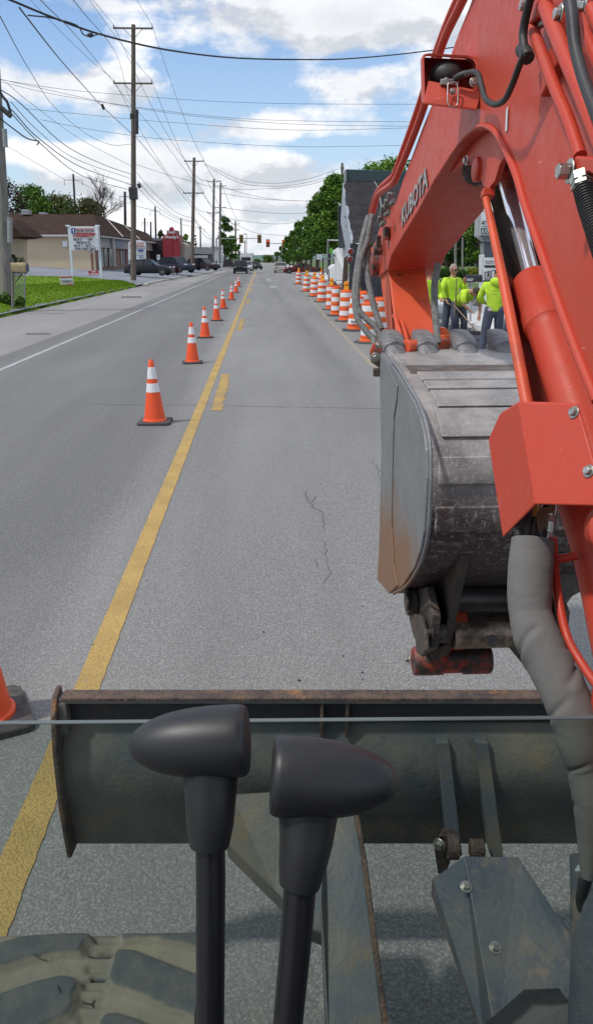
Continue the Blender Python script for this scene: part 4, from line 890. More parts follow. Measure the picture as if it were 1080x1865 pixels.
dl=drum('orange and white drum with an amber lamp, far left end of the drum row nearest the cars',True); dn_=drum('x',False)
ds=[(543.5,521,1,'farthest drum on the left end of the row, its lamp against the maroon car'),(558,534,1,'second drum from the far end of the row'),(572,543,1,'third drum from the far end of the row'),(586,553,1,'fourth from the far end, wide and clean'),(604,567,1,'fifth drum from the far end, half hidden by its neighbour'),(614,578,0,'sixth drum from the far end, without a lamp'),(630,588,1,'seventh from the far end, amber lamp in front of the dump truck'),(647,605,1,'eighth drum from the far end, with lettering on its lowest white band'),(660,592,0,'drum behind the hydraulic hoses, right of the lettered drum'),(673,627,0,'nearest drum of the row, cut by the hydraulic hoses'),(585,521,1,'small drum standing behind the row beside the white truck cab'),(690,612,0,'drum just behind the nearest one, almost hidden by the hoses')]
used=False
for i,(x,y,lm,l) in enumerate(ds):
    if i==0: d=dl
    elif lm: d=copy_tree(dl)
    else:
        d=dn_ if not used else copy_tree(dn_); used=True
    p=G(x,y-3); d.location=p; d.rotation_euler=(random.uniform(-.02,.02),random.uniform(-.035,.035),random.uniform(-.5,.5)); d.scale=(1,1,random.uniform(.96,1.03)); d['label']='drum, '+l
    if i==7:
        pl_=MB().box((-.02,-.238,.27),(.30,.012,.08)).build('label_plate',cone_w,None); pl_.parent=d; d.rotation_euler.z=0
        for k_,w_ in ((-.13,.03),(-.09,.02),(-.06,.025),(-.025,.02),(.04,.03),(.08,.02)):
            q_=MB().box((k_,-.247,.27),(w_,.003,.035)).build('small_print',ink_black,None); q_.parent=pl_
# ================================================================ POLES AND WIRES
wood=mat('weathered_pole_wood',(.17,.135,.105),.9,col2=(.10,.08,.065),scale=3,bump=.5,bscale=30,stretch=(6,6,.4),col3=(.25,.21,.17),scale3=6,lo3=.55,hi3=.75)
wood_grey=mat('grey_pole_wood',(.24,.225,.21),.9,col2=(.14,.13,.12),scale=3,bump=.4,bscale=30,stretch=(6,6,.4))
cable=mat('cable_black',(.02,.022,.028),.6); cer=mat('insulator_grey',(.25,.24,.23),.4); wire_m=mat('bare_wire',(.11,.12,.14),.6)
def pole(px,ybase,ytop,D,w,label,arms=(),top_x=None,m=None,tr=False,group='utility poles along the road',name='utility_pole',cat='utility pole',extra=None,zb=None,armrz=0):
    b=at(px,ybase,D); t=at(top_x if top_x is not None else px,ytop,D)
    base=Vector((b.x,b.y,b.z-.15)); r=empty(name,base,label,cat,group)
    MB().ring([base,base.lerp(t,.5),t],[w/2,w*.43,w*.34],14).build('pole',m or wood,r,smooth=50)
    tips=[]
    for (ya,half,thick) in arms:
        c=at(px+((top_x or px)-px)*((ybase-ya)/(ybase-ytop)),ya,D); hw=half*D/F; e=Vector(rn)*hw; a_=MB()
        a_.box(c+rd*(-w*.5),(2*hw,.10,.11*thick),Matrix.Rotation(AYAW,3,'Z'))
        cr=a_.build('crossarm',m or wood,r)
        for sgn in (-.97,.97): 
            p=c+e*sgn+rd*(-w*.5); MB().cyl(p+Vector((0,0,.05)),p+Vector((0,0,.24)),.055,.03,8).build('insulator',cer,cr); tips.append(p+Vector((0,0,.24)))
        MB().ring([c+e*.5-rd*.2,c+Vector((0,0,-.7))-rd*.2],.02,6).build('brace',m or wood,r); MB().ring([c-e*.5-rd*.2,c+Vector((0,0,-.7))-rd*.2],.02,6).build('brace',m or wood,r)
    return r,b,t,tips
p1,b1,t1,tp1=pole(243.5,507,45,64,.46,'tall wooden utility pole with two crossarms standing at the edge of the grass',((53,33,1),(153,33,1)),top_x=243.5)
# equipment on the tall pole
for (x,y,dx,h,rr) in ((249,222,2,22,.16),(240,212,0,5,.12)): MB().cyl(at(x,y-h,63.5),at(x,y+h,63.5),rr,n=12).build('transformer',dark_metal,p1,smooth=40)
MB().box(at(243.5,352,63.5),(.62,.5,.9)).build('cable_box',dark_metal,p1,bevel=.05); MB().cyl(at(252,335,63.4),at(256,342,63.4),.14,n=10).build('splice_case',dark_metal,p1); MB().cyl(at(238,344,63.4),at(241,352,63.4),.2,n=10).build('splice_case',dark_metal,p1)
p2,b2,t2,tp2=pole(350,499,287,106,.52,'second wooden utility pole with two crossarms, in front of the parked dark cars',((294,17,1.2),(352,18,1.2)),top_x=354)
p3,b3,t3,tp3=pole(387.5,489,326,150,.55,'left one of the two close utility poles beyond the parked cars',((331,12,1.3),(388,11,1.3)),top_x=390,m=wood_grey)
p4,b4,t4,tp4=pole(400,489,333,158,.5,'right one of the two close utility poles beyond the parked cars',((339,10,1.2),(378,10,1.2)),top_x=402,m=wood_grey)
p5,b5,t5,tp5=pole(430,484,402,230,.6,'far dark utility pole left of the oncoming truck',((408,8,1.5),(419,7,1.5)),top_x=429)
pole(423,484,428,240,.4,'short far pole standing behind the left traffic signal',(),m=wood_grey); pole(446,480,437,330,.5,'far thin utility pole right of the oncoming truck',((441,4,2),),m=wood_grey)
pole(412,486,430,200,.4,'plain grey pole between the two close poles and the tree',(),m=galv)
p0,b0,t0_,_=pole(15,556,120,31,.50,'leaning weathered utility pole at the left edge, behind the chain link fence',(),top_x=-8,m=wood_grey)
MB().cyl(at(19,396,30.6),at(19,442,30.6),.10,n=12).build('grey_riser_box',galv,p0,smooth=40); MB().cyl(at(9,235,30.6),at(11,268,30.6),.09,n=10).build('splice_case',galv,p0,smooth=40); MB().cyl(at(-2,192,30.5),at(21,212,30.5),.09,n=10).build('splice_case',dark_metal,p0,smooth=40); MB().ring(smooth_path([at(-2,162,30.5),at(6,176,30.5),at(14,186,30.5),at(20,205,30.5)],4),.05,8).build('cable_loop',cable,p0)
MB().box2(at(4,520,30.7),at(20,400,31)).build('pole_wrap',wood,p0) if False else None
for (x,yb,yt,D,half,l,ax) in ((134,372,317,150,16,'dark pole with a wide bent crossarm behind the bare tree',328),(228,470,349,120,9,'thin dark pole just left of the tall utility pole',358),(283,440,376,180,9,'thin dark pole above the restaurant roof',384),(264,470,397,190,5,'small dark pole left of the red restaurant tower',405),(330,440,397,230,0,'thin pole between the red tower and the second utility pole',0),(365,450,411,230,8,'small dark pole with a crossarm right of the second utility pole',417),(275,470,404,200,0,'short thin dark pole behind the strip mall roof',0),(80,365,345,170,0,'short pole top above the dark hedge trees',0)):
    b=at(x,yb,D); t=at(x,yt,D); base=Vector((b.x,b.y,-.3)); r=empty('steel_pole',base,l,'utility pole','dark poles of the power line behind the shops')
    MB().ring([base,t],[.26,.18],8).build('pole',dark_metal,r,smooth=50)
    if half: 
        c=at(x,ax,D); hw=half*D/F; q=MB(); q.ring([c+Vector((-hw,0,-.9)),c+Vector((-hw,0,0)),c,c+Vector((hw,0,0)),c+Vector((hw,0,-.9))],.05,5); q.build('crossarm',dark_metal,r)
nw=[0]
def wire(L,r,label,m=cable,sag=None,group='overhead wires',kind=None,name='overhead_wire',px=True):
    P=[at(*q) if len(q)==3 and not isinstance(q,Vector) else Vector(q) for q in L] if px else [Vector(q) for q in L]
    if sag is not None:
        Q=[]
        for a,b in zip(P[:-1],P[1:]):
            for i in range(10): k=i/10; Q.append(a.lerp(b,k)-Vector((0,0,4*sag*k*(1-k))))
        Q.append(P[-1]); P=Q
    else: P=smooth_path(P,6)
    rs=[]
    for p in P: rs.append(max(r,0.00022*max(p.y,5)))
    MB().ring(P,rs,5,caps=False).build(name,m,None,smooth=60,label=label,cat='wire',group=group)
# line conductors along the road, sagging between poles
for k,(ia,lab_) in enumerate(((0,'left wire of the top crossarm'),(1,'right wire of the top crossarm'),(2,'left wire of the lower crossarm'),(3,'right wire of the lower crossarm'))):
    prev=tp1[ia]-rd*52; 
    wire([prev-Vector((0,0,.3)),tp1[ia],tp2[ia],tp3[ia],tp5[ia]],.008,'thin conductor strung pole to pole, '+lab_,wire_m,sag=.9,px=False)
wire([at(134,325,150)]+[at(283,383,180),at(365,415,230)],.02,'thin wire between the dark poles behind the shops',wire_m,sag=.8,px=False)
wire([(120,328,150),(20,270,120),(-40,240,110)],.02,'faint wire from the bent crossarm pole towards the left edge',wire_m)
# middle conductor pair from upper left
wire([(130,-5,18),(215,105,40),(243,190,64),(300,260,80),(353,330,106),(390,378,150),(430,412,230)],.01,'thin wire falling from the top left past the tall pole to the far poles',wire_m)
wire([(70,-5,16),(160,90,30),(242,195,63)],.01,'faint wire from the top left edge to the tall pole transformer',wire_m)
# thick cable crossing
wire([(-20,-14,20),(20,0,20.5),(95,31,22),(185,63,24),(300,90,27),(420,105,31),(540,108.5,34),(650,106,37),(800,90,41),(950,65,44)],.028,'thick dark cable swooping from the top left corner across the whole sky',cable)
wire([(52,28,20.8),(95,33,22),(140,46,22.6),(152,62,22.7),(166,66,22.8),(185,61,24)],.018,'short doubled loop lashed under the thick cable at the top left',cable)
MB().ball(at(165,64,22.8),(.09,.05,.06),8).build('cable_splice',cable,None,smooth=60,label='small black splice hanging under the thick cable',cat='splice')
wire([(36,14,20),(110,108,32),(165,170,46),(188,195,52),(240,243,63)],.02,'cable slanting from the top left down to the tall pole',cable)
MB().cyl(at(186,190,51.8),at(190,199,51.8),.09,n=8).build('cable_splice',cable,None,smooth=60,label='small dark splice on the slanting cable left of the tall pole',cat='splice')
wire([(0,28,18),(50,120,30),(100,195,44),(160,245,58),(205,264,63),(243,262,63.5)],.012,'thin cable hanging in a curve from the left edge to the tall pole',cable)
for i,(L,r,l) in enumerate((
 ([(0,145,31),(120,163,34),(243,174,38),(380,184,45),(540,189,52),(760,190,60)],.008,'topmost of the level wires crossing the sky right of the tall pole'),
 ([(0,148,31),(100,172,33),(243,194,38),(400,213,46),(540,220,53),(755,222,60)],.006,'second level wire crossing the sky below the topmost one'),
 ([(0,144,31),(90,164,33),(243,196,38),(400,216,46),(560,227,53),(750,230,60)],.006,'third level wire crossing the sky, close under the second'),
 ([(50,198,31),(180,211,36),(300,222,42),(540,237,53),(745,233,60)],.006,'fourth level wire crossing the sky, lowest of the close bundle'),
 ([(75,218,31),(180,238,36),(330,256,45),(540,267,56),(735,265,62)],.008,'lowest level wire crossing the blue gap above the truck'))):
    wire(L,r,l,wire_m)
for i,(L,r,l) in enumerate((
 ([(0,162,31),(40,190,34),(120,265,44),(190,300,55),(241,318,64)],.02,'upper cable of the bundle sagging from the left pole to the tall pole'),
 ([(20,185,31),(70,238,38),(140,290,48),(241,326,64)],.014,'second cable of the bundle sagging from the left pole'),
 ([(22,200,31),(75,255,38),(150,305,50),(241,337,64)],.022,'third cable of the bundle sagging from the left pole'),
 ([(20,205,31),(75,262,38),(150,320,50),(232,345,64)],.02,'lowest cable of the bundle sagging from the left pole'),
 ([(12,150,31),(60,190,36),(150,255,50),(241,303,64)],.01,'thin cable above the bundle from the left pole to the tall pole'),
 ([(0,215,30),(30,238,30.5),(50,252,31),(65,256,31.3),(72,258,31.5),(68,264,31.6)],.024,'thick short cable ending in a loop right of the left pole'))):
    wire(L,r,l,cable if r>.012 else wire_m)
for i,(L,r,l) in enumerate((
 ([(247,248,64),(290,300,84),(330,352,102),(352,380,106)],.022,'cable from the tall pole down to the second pole, upper'),
 ([(250,315,64),(280,350,80),(320,386,98),(352,398,106)],.016,'cable from the tall pole down to the second pole, middle'),
 ([(252,330,64),(282,364,80),(322,395,98),(352,403,106)],.022,'cable from the tall pole down to the second pole, lower'),
 ([(255,345,64),(285,375,80),(322,399,98),(352,405,106)],.014,'lowest thin cable from the tall pole to the second pole'),
 ([(355,398,106),(368,416,120),(384,431,145)],.03,'cable from the second pole to the close pair of poles'),
 ([(355,402,106),(372,428,125),(386,436,148)],.03,'lower cable from the second pole to the close pair of poles'),
 ([(355,380,106),(370,396,125),(388,410,150)],.02,'thin upper cable from the second pole to the close pair'),
 ([(249,300,64),(330,325,120),(420,345,160),(540,340,170),(615,322,120)],.014,'thin wire from the tall pole across the road towards the truck'),
 ([(372,297,106),(440,328,120),(500,334,120),(560,326,110),(616,308,90)],.014,'wire from the second pole across the road to the pole behind the truck'),
 ([(372,300,106),(440,334,120),(510,339,120),(570,330,110),(616,314,90)],.014,'lower wire from the second pole across the road to the pole behind the truck'),
 ([(403,352,150),(470,362,150),(560,366,140),(640,362,120)],.016,'thin wire crossing the road above the trees, upper'),
 ([(403,340,158),(460,356,160),(520,365,150),(575,366,140),(650,370,120)],.016,'thin wire crossing the road above the trees, middle'),
 ([(404,378,158),(460,385,170),(520,389,170),(600,386,150)],.018,'thin wire crossing the road low above the traffic signals'),
 ([(432,410,230),(470,425,230),(540,430,220)],.03,'faint low wire just above the traffic signals'),
 ([(405,395,158),(440,402,165),(500,408,170),(550,404,160)],.022,'fine wire crossing between the traffic signals and the clouds'))):
    wire(L,r,l,cable if r in(.022,.03) and i<6 else wire_m)
pR,_,_,_=pole(623,560,297,90,.42,'utility pole behind the dump truck, only its top showing',((308,3,1),),m=wood_grey)
# ================================================================ SIGNALS
sig_y=mat('signal_housing',(.05,.045,.03),.5); sig_f=mat('signal_yellow_housing',(.45,.28,.04),.5); red_on=mat('red_signal_lens',(.5,.02,.01),.4,emit=((1,.05,.02),1.2)); lens_off=mat('dark_lens',(.03,.02,.02),.2)
def signal(px,py,D,h,label,red=False,face=1):
    c=at(px,py,D); k=h*D/F; r=empty('traffic_signal',c-Vector((0,0,k/2)),label,'traffic signal','traffic signals over the junction'); w=k*.38
    MB().box(c,(w,w*.7,k)).build('housing',(mat('orange_signal_housing',(.60,.13,.03),.5) if red else sig_f) ,r,bevel=w*.1)
    MB().box(c+Vector((0,.15,0)),(w*1.5,.03,k*1.12)).build('backplate',sig_y,r)
    for i in(-1,0,1):
        q=c+Vector((0,-w*.36,i*k*.31)); MB().lathe([(0,0),(w*.32,0)],q,14,(0,-1,0)).build('lens',red_on if (red and i==1) else lens_off,r)
        MB().lathe([(w*.36,0),(w*.36,w*.4)],q,14,(0,-1,0)).build('visor',sig_y,r,solid=.01)
    return r
signal(439.5,435,165,13,'yellow backed traffic signal on the long arm, left one'); signal(472.5,435,165,13,'yellow traffic signal near the tip of the long arm'); signal(488,443,190,12,'orange traffic signal on the right arm, nearer the road middle',True); signal(517,444,190,12,'orange traffic signal mounted on the right hand signal post',True)
def post(name,px,yb,yt,D,r_,m,label,cat,armx=None,army=None):
    b=at(px,yb,D); b.z=0; t=at(px,yt,D); o=empty(name,b,label,cat); MB().ring([b,t],[r_,r_*.8],10).build('post',m,o,smooth=50)
    if armx: MB().ring([at(px,army,D),at(armx,army-1 if armx>px else army-1,D)],[r_*.7,r_*.4],8).build('arm',m,o,smooth=50)
    return o
sp1=post('signal_mast',394.5,487,433,165,.16,galv,'grey signal mast on the left with its long arm over the road','signal mast',476,435)
sp2=post('signal_mast',514,480,443,190,.14,galv,'grey signal mast on the right with its arm over the road','signal mast',484,444)
o=post('street_lamp',449,482,425,240,.12,galv,'far street lamp with a short curved arm left of the road','street lamp'); MB().tube([at(449,428,240),at(447,426,240),at(443,426.5,240)],.12,6).build('lamp_head',galv,o)
# ================================================================ BUILDINGS
shingle=mat('brown_shingles',(.042,.025,.018),.95,spec=.08,col2=(.062,.038,.028),scale=1.5,bump=.4,bscale=18,col3=(.05,.035,.03),scale3=14,lo3=.5,hi3=.7,stretch=(1,1,3))
stucco=mat('cream_stucco',(.56,.45,.31),.9,col2=(.52,.42,.29),scale=.5,bump=.1,bscale=30)
def _brick(nt,N,L,b):
    o=N.new('ShaderNodeTexCoord').outputs['Object']; mp=N.new('ShaderNodeMapping'); mp.inputs['Rotation'].default_value=(RAD(90),0,RAD(90)); L.new(o,mp.inputs[0])
    t=N.new('ShaderNodeTexBrick'); t.inputs['Scale'].default_value=4; t.inputs['Color1'].default_value=(.20,.09,.06,1); t.inputs['Color2'].default_value=(.26,.14,.10,1); t.inputs['Mortar'].default_value=(.3,.28,.25,1); t.inputs['Mortar Size'].default_value=.012; L.new(mp.outputs[0],t.inputs['Vector']); L.new(t.outputs['Color'],b.inputs['Base Color']); b.inputs['Roughness'].default_value=.9
brick=custom('red_brick',_brick); fascia=mat('grey_fascia',(.36,.35,.34),.7,col2=(.28,.27,.27),scale=2); trim=mat('pale_trim',(.48,.46,.44),.6); dkglass=mat('dark_shop_glass',(.03,.035,.04),.12,spec=.8)
# strip mall: front gable wall faces the camera, long shop front runs along the lot to the right
A=at(-60,0,90); z_=lambda y,D:at(0,y,D).z
PH=empty('pharmacy_building',(R(92,-30,1.2)),'long strip mall with brown shingled hip roof, cream side wall and brick shop fronts','building')
DA=88.0
a=at(-90,480,DA); b=at(174,480,DA); gz0=z_(482,DA); ze=z_(428.5,DA); zr=z_(391,DA)
far=at(278,476,128)
# cream wall
pL,pR_=Vector((a.x,a.y,0)),Vector((b.x,b.y,0)); pF=Vector((far.x,far.y,0))
mb=MB(); mb.prism([pL+Vector((0,0,gz0-.6)),pR_+Vector((0,0,gz0-.6)),pR_+Vector((0,0,ze)),pL+Vector((0,0,ze))],(0,.3,0)); mb.build('side_wall',stucco,PH)
du=(pF-pR_); Lf=du.length; du.normalize(); dn2=Vector((-du.y,du.x,0))
if dn2.x>0: dn2=-dn2
def PF(k,z,off=0): return pR_+du*(Lf*k)+dn2*off+Vector((0,0,z))
mb=MB(); mb.prism([PF(.0,gz0-.6,.15),PF(1,gz0-.6,.15),PF(1,ze-.9,.15),PF(.0,ze-.9,.15)],dn2*.3); mb.build('front_wall',brick,PH)
mb=MB(); mb.prism([PF(0,ze-1.25,-.3),PF(1,ze-1.25,-.3),PF(1,ze-.1,-.3),PF(0,ze-.1,-.3)],dn2*.4); mb.build('fascia',fascia,PH)
mb=MB(); mb.prism([PF(0,ze-.16,-.95),PF(1,ze-.16,-.95),PF(1,ze+.05,-.95),PF(0,ze+.05,-.95)],dn2*.9); mb.prism([pL+Vector((0,-.6,ze-.14)),pR_+Vector((.3,-.6,ze-.14)),pR_+Vector((.3,-.6,ze+.06)),pL+Vector((0,-.6,ze+.06))],(0,.6,0)); mb.build('eaves_trim',trim,PH)
# roof: mansard planes
e0=pL+Vector((0,-.6,ze+.06)); e1=PF(0,ze+.05,-.95)+Vector((.1,-.5,0)); e2=PF(1,ze+.05,-.95); r1=at(168,391,DA+9); r0=at(-90,391,DA+9); r2=at(268,424,134)
r1=at(172,391.5,DA+8); r2=at(268,425,133)
mb=MB(); mb.add([e0,e1,r1,r0],[(0,1,2,3)]); mb.add([e1,e2,r2,r1],[(0,1,2,3)]); mb.add([e2,r2,e2+dn2*8],[(0,1,2)]); rf=mb.build('roof',shingle,PH,solid=.12)
for k in (.30,.60):
    A1=e1.lerp(e2,k); B1=r1.lerp(r2,k-.12); mb=MB(); d=du*.22; o_=Vector((0,-.06,.10)); mb.add([A1+o_,A1+d+o_,B1+d+o_,B1+o_],[(0,1,2,3)]); mb.build('roof_divider',trim,rf,solid=.10)
for (x,y,w,h,D) in ((49,387,13,9,96),(80,390,12,5,97)):
    MB().box(at(x,y,D),(w*D/F,1.2,h*D/F)).build('roof_unit',galv,rf,bevel=.05)
# shop fronts
for i,(k0,k1) in enumerate(((.10,.17),(.20,.30),(.38,.46),(.55,.62),(.68,.76),(.82,.9))):
    f=MB().prism([PF(k0,gz0-.2,.06),PF(k1,gz0-.2,.06),PF(k1,ze-1.3,.06),PF(k0,ze-1.3,.06)],dn2*.1).build('shop_window',dkglass,PH)
    MB().prism([PF(k0-.006,gz0-.3,.0),PF(k0+.004,gz0-.3,.0),PF(k0+.004,ze-1.3,.0),PF(k0-.006,ze-1.3,.0)],dn2*.1).build('window_frame',trim,f)
    MB().prism([PF((k0+k1)/2-.003,gz0-.3,.0),PF((k0+k1)/2+.003,gz0-.3,.0),PF((k0+k1)/2+.003,ze-1.3,.0),PF((k0+k1)/2-.003,ze-1.3,.0)],dn2*.1).build('window_frame',trim,f)
for k in (.185,.5,.65): MB().prism([PF(k,gz0-.3,-.7),PF(k+.012,gz0-.3,-.7),PF(k+.012,ze-.2,-.7),PF(k,ze-.2,-.7)],dn2*.3).build('porch_post',trim,PH)
MB().prism([PF(.26,ze-1.1,-.36),PF(.36,ze-1.1,-.36),PF(.36,ze-.25,-.36),PF(.26,ze-.25,-.36)],dn2*.04).build('shop_sign',mat('blue_grey_sign',(.14,.17,.28),.5),PH)
MB().box(at(119,444,DA-.3),(.55,.05,.62)).build('wall_sign',sign_white,PH)
# roofed house edge at far left
NB=empty('low_shed',at(8,470,60),'grey roofed shed edge at the far left behind the leaning pole','shed')
MB().prism([at(-40,405,60),at(4,398,60),at(28,415,60),at(44,430,60),at(24,433,60),at(-40,436,60)],(0,5,0)).build('roof',shingle,NB); MB().prism([at(-40,436,61),at(20,433,61),at(20,500,61),at(-40,500,61)],(0,4,0)).build('wall',stucco,NB)
# restaurant
redw=mat('red_panel',(.30,.022,.035),.5,col2=(.26,.02,.03),scale=1); dbrown=mat('dark_brown_wall',(.03,.026,.03),.8); roofgrey=mat('grey_roof',(.24,.25,.27),.7,col2=(.19,.2,.22),scale=2)
DW=126
WE=empty('restaurant',at(312,472,DW),'fast food restaurant with a tall red sign tower and dark low wings','building')
def fr(L,D,dep,name,m,parent,bevel=0): return MB().prism([at(x,y,D) for x,y in L],(0,dep,0)).build(name,m,parent,bevel=bevel)
tw=fr([(297,475),(297,428),(304,427),(304,419.5),(321,419.5),(321,427),(327,428),(327,475)],DW,4,'sign_tower',redw,WE); fr([(308,420),(309,415),(313,413),(316,415),(317,420)],DW,.5,'tower_crest',redw,WE)
for x in (313,): MB().box(at(x,452,DW-.05),(.12,.06,3.6)).build('panel_joint',ink_red,tw)
text("Wendy's",'lettering',at(305.5,425.2,DW-.1),(1,0,0),(0,0,1),.42,white_paint,WE,14*DW/F,-.02,.03)
text("Wendy's",'lettering',at(299.5,434.0,DW-.1),(1,0,0),(0,0,1),.40,white_paint,WE,26*DW/F,-.02,.03)
fr([(270,476),(270,440),(278,438),(297,438),(297,476)],DW+1,8,'wing_wall',dbrown,WE); fr([(278,440),(278,433.5),(295,433.5),(295,440)],DW+1.5,5,'roof_parapet',roofgrey,WE)
fr([(327,475),(327,440),(337,446),(337,476)],DW+1.5,8,'side_wing',mat('tan_wall',(.33,.29,.25),.8),WE)
SH=empty('grey_roofed_shop',at(358,476,140),'low shop with grey roof and dark canopy behind the parked cars','building')
fr([(333,462),(336,450),(378,450),(381,460),(381,463)],138,6,'roof',roofgrey,SH); fr([(331,476),(336,461),(380,461),(382,476)],139,6,'wall',dbrown,SH); fr([(345,470),(345,465),(378,465),(378,470)],137.4,1,'canopy',mat('pale_canopy',(.42,.42,.42),.6),SH)
WB=empty('white_building',at(385,474,160),'small white building left of the close pair of poles','building'); fr([(378,474),(378,457),(386,449),(398,452),(398,474)],160,6,'wall',white_paint,WB); fr([(376,458),(386,448),(399,451),(399,454),(386,451)],159.5,6,'roof',roofgrey,WB)
SB=empty('signboard_building',at(395,470,175),'pale gable of a far building beside the signal mast','building'); fr([(396,476),(396,449),(403,446),(403,476)],175,5,'wall',white_paint,SB); fr([(405,486),(408,474),(420,472),(426,486)],175,5,'roof',dbrown,SB)
# ================================================================ SIGNS
sgp=mat('pale_blue_post',(.58,.66,.68),.5)
DS=62
_at2=at
def at(px,py,D,yr=436):
    p=_at2(px,yr,D); return Vector((p.x,p.y,_at2(px,py,D).z))
S1=empty('pharmacy_sign',at(155,501,DS),'white roadside pharmacy sign board with changeable black letters on two pale posts','sign')
for x,yb in ((128,499),(180.5,503)): MB().box2(at(x-2.6,yb+2,DS+.1),at(x+2.6,412,DS+.3)).build('post',sgp,S1,bevel=.02); 
for x in (126.5,180): MB().box(at(x,411.5,DS+.2),(.34,.3,.12)).build('post_cap',sgp,S1,bevel=.03)
MB().box2(at(129,456,DS-.05),at(180.5,412.5,DS+.02)).build('panel',sign_white,S1,bevel=.01)
def tx(s,x,y,w,h,D,m,parent,bold=.02): return text(s,'lettering',at(x,y,D),(1,0,0),(0,0,1),h*D/F,m,parent,w*D/F if w else None,-.004,bold)
DT=DS-.09
def rect(x0,y0,x1,y1,D,m,parent,name='panel_stripe'): return MB().prism([at(x0,y1,D),at(x1,y1,D),at(x1,y0,D),at(x0,y0,D)],(0,.02,0)).build(name,m,parent)
rect(139.5,416.3,173,418,DT,ink_red,S1); rect(139.5,424.3,175,427,DT,ink_red,S1); rect(131.5,415.5,139,426,DT,ink_blue,S1,'emblem'); rect(134,418,137,420,DT-.03,sign_white,S1,'emblem'); rect(135.3,420,136.6,425,DT-.03,sign_white,S1,'emblem')
tx('QUIK-STOP',140.5,423.4,32,4.2,DT,ink_black,S1); tx('PHARMACY',134.3,432.2,39,4.2,DT,ink_red,S1,.04)
tx('SELECT',134,438,17,4,DT,ink_black,S1); tx('GNP',160,438,9,4,DT,ink_black,S1); tx('PRODUCTS',139.5,444,25,4.2,DT,ink_black,S1); tx('BUY 1  GET 1',134.5,449.4,35,4.2,DT,ink_black,S1); tx('FOR ONE CENT',136.5,455.4,38,4.4,DT,ink_black,S1)
for y in (433.4,439,445,450.5): rect(131,y,179,y+.25,DT,mat('letter_track',(.5,.55,.57),.5),S1,'letter_track')
rect(161,458,171,461,DS,mat('faded_grey',(.4,.4,.38),.7),S1,'small_plate')
at=_at2
D2=78
S2=empty('plaza_sign',at(250,478,D2),'white arched plaza sign behind the tall utility pole','sign')
mb=MB(); mb.prism([at(x,y,D2) for x,y in ((234,476),(234,442),(238,439),(246,437),(256,437),(262,440),(266,443),(266,472),(234,473))],(0,.15,0)); mb.build('panel',sign_white,S2); 
for x in (236,264): MB().box2(at(x-1,482,D2+.05),at(x+1,470,D2+.2)).build('post',sgp,S2)
tx('QUIK-STOP',236,446,27,4,D2-.05,ink_red,S2); rect(235.5,447.5,264,449,D2-.05,ink_red,S2); rect(251,454,262,456.5,D2-.05,ink_blue,S2,'tenant_panel'); tx('PHARMACY',251,459,11,1.8,D2-.05,ink_black,S2); rect(235,451.5,265.5,452,D2-.05,ink_black,S2,'divider'); rect(235,462,265.5,462.4,D2-.05,ink_black,S2,'divider'); rect(251,465,262,466,D2-.05,ink_blue,S2,'small_print'); rect(253,468,261,468.8,D2-.05,ink_blue,S2,'small_print')
D3=46
S3=empty('yard_sign',at(122,522,D3),'white and red yard sign reading CONTENTO standing in the grass','yard sign')
k=MB().prism([at(x,y,D3) for x,y in ((109,504),(132.5,503),(135,519.5),(111,521))],(0,.02,0)).build('panel',sign_white,S3); 
for x in (114,131): MB().ring([at(x,519,D3),at(x,524,D3)],.008,5).build('wire_leg',dark_metal,S3)
MB().prism([at(x,y,D3-.02) for x,y in ((109.5,504.3),(132,503.4),(132.4,505.6),(109.8,506.5))],(0,.005,0)).build('stripe',ink_red,S3); MB().prism([at(x,y,D3-.02) for x,y in ((111.5,518),(134,517),(134.4,519.2),(111.8,520.2))],(0,.005,0)).build('stripe',ink_red,S3)
tx('CONTENTO',111.2,515.2,22.2,5.0,D3-.03,ink_black,S3,.03); tx('re-elect',124,508.2,6,1.6,D3-.03,ink_red,S3) if False else None
D4=60
S4=empty('yard_sign',at(172,500,D4),'small dark red yard sign beside the right post of the pharmacy sign','yard sign')
MB().prism([at(x,y,D4) for x,y in ((160.8,493.5),(178.5,492.8),(182,500.5),(164,502))],(0,.02,0)).build('panel',ink_red,S4); tx('JOHN RAFFERTY',164.5,499.5,16,2,D4-.03,white_paint,S4) if False else None
for q,(x0,x1,y) in enumerate(((168,175,496),(164.5,180.5,500),)): rect(x0,y-1.6,x1,y,D4-.02,white_paint,S4,'white_lettering_block')
D5=95
S5=empty('notice_sign',at(345,497,D5),'small white low notice sign left of the second utility pole','sign'); MB().prism([at(x,y,D5) for x,y in ((339,495.5),(348,496),(348.5,488.3),(340,488))],(0,.05,0)).build('panel',sign_white,S5)
for x in (340.5,347.5): MB().ring([at(x,495,D5),at(x,498,D5)],.03,5).build('leg',galv,S5)
rect(341.5,490,347,491,D5-.03,galv,S5,'lettering_row'); rect(341.5,492.5,347,493.3,D5-.03,galv,S5,'lettering_row')
S6=empty('drive_sign',at(289,476,100),'small white entry sign on a post in front of the dark restaurant wing','sign'); rect(286,464,292,473,100,sign_white,S6,'panel'); MB().ring([at(289,473,100),at(289,482,100)],.04,6).build('post',galv,S6); rect(287,466,291,466.8,99.9,ink_black,S6,'small_print'); rect(287,468.5,291,469.3,99.9,ink_black,S6,'small_print')
S7=empty('white_board_sign',at(540,480,140),'white sign board on posts right of the receding silver car','sign'); rect(535,467,549,478,140,sign_white,S7,'panel'); 
for x in (535.5,548.5): MB().ring([at(x,490,140),at(x,466,140)],.1,6).build('post',galv,S7)
rect(537,470,547,472,139.9,galv,S7,'lettering_row')
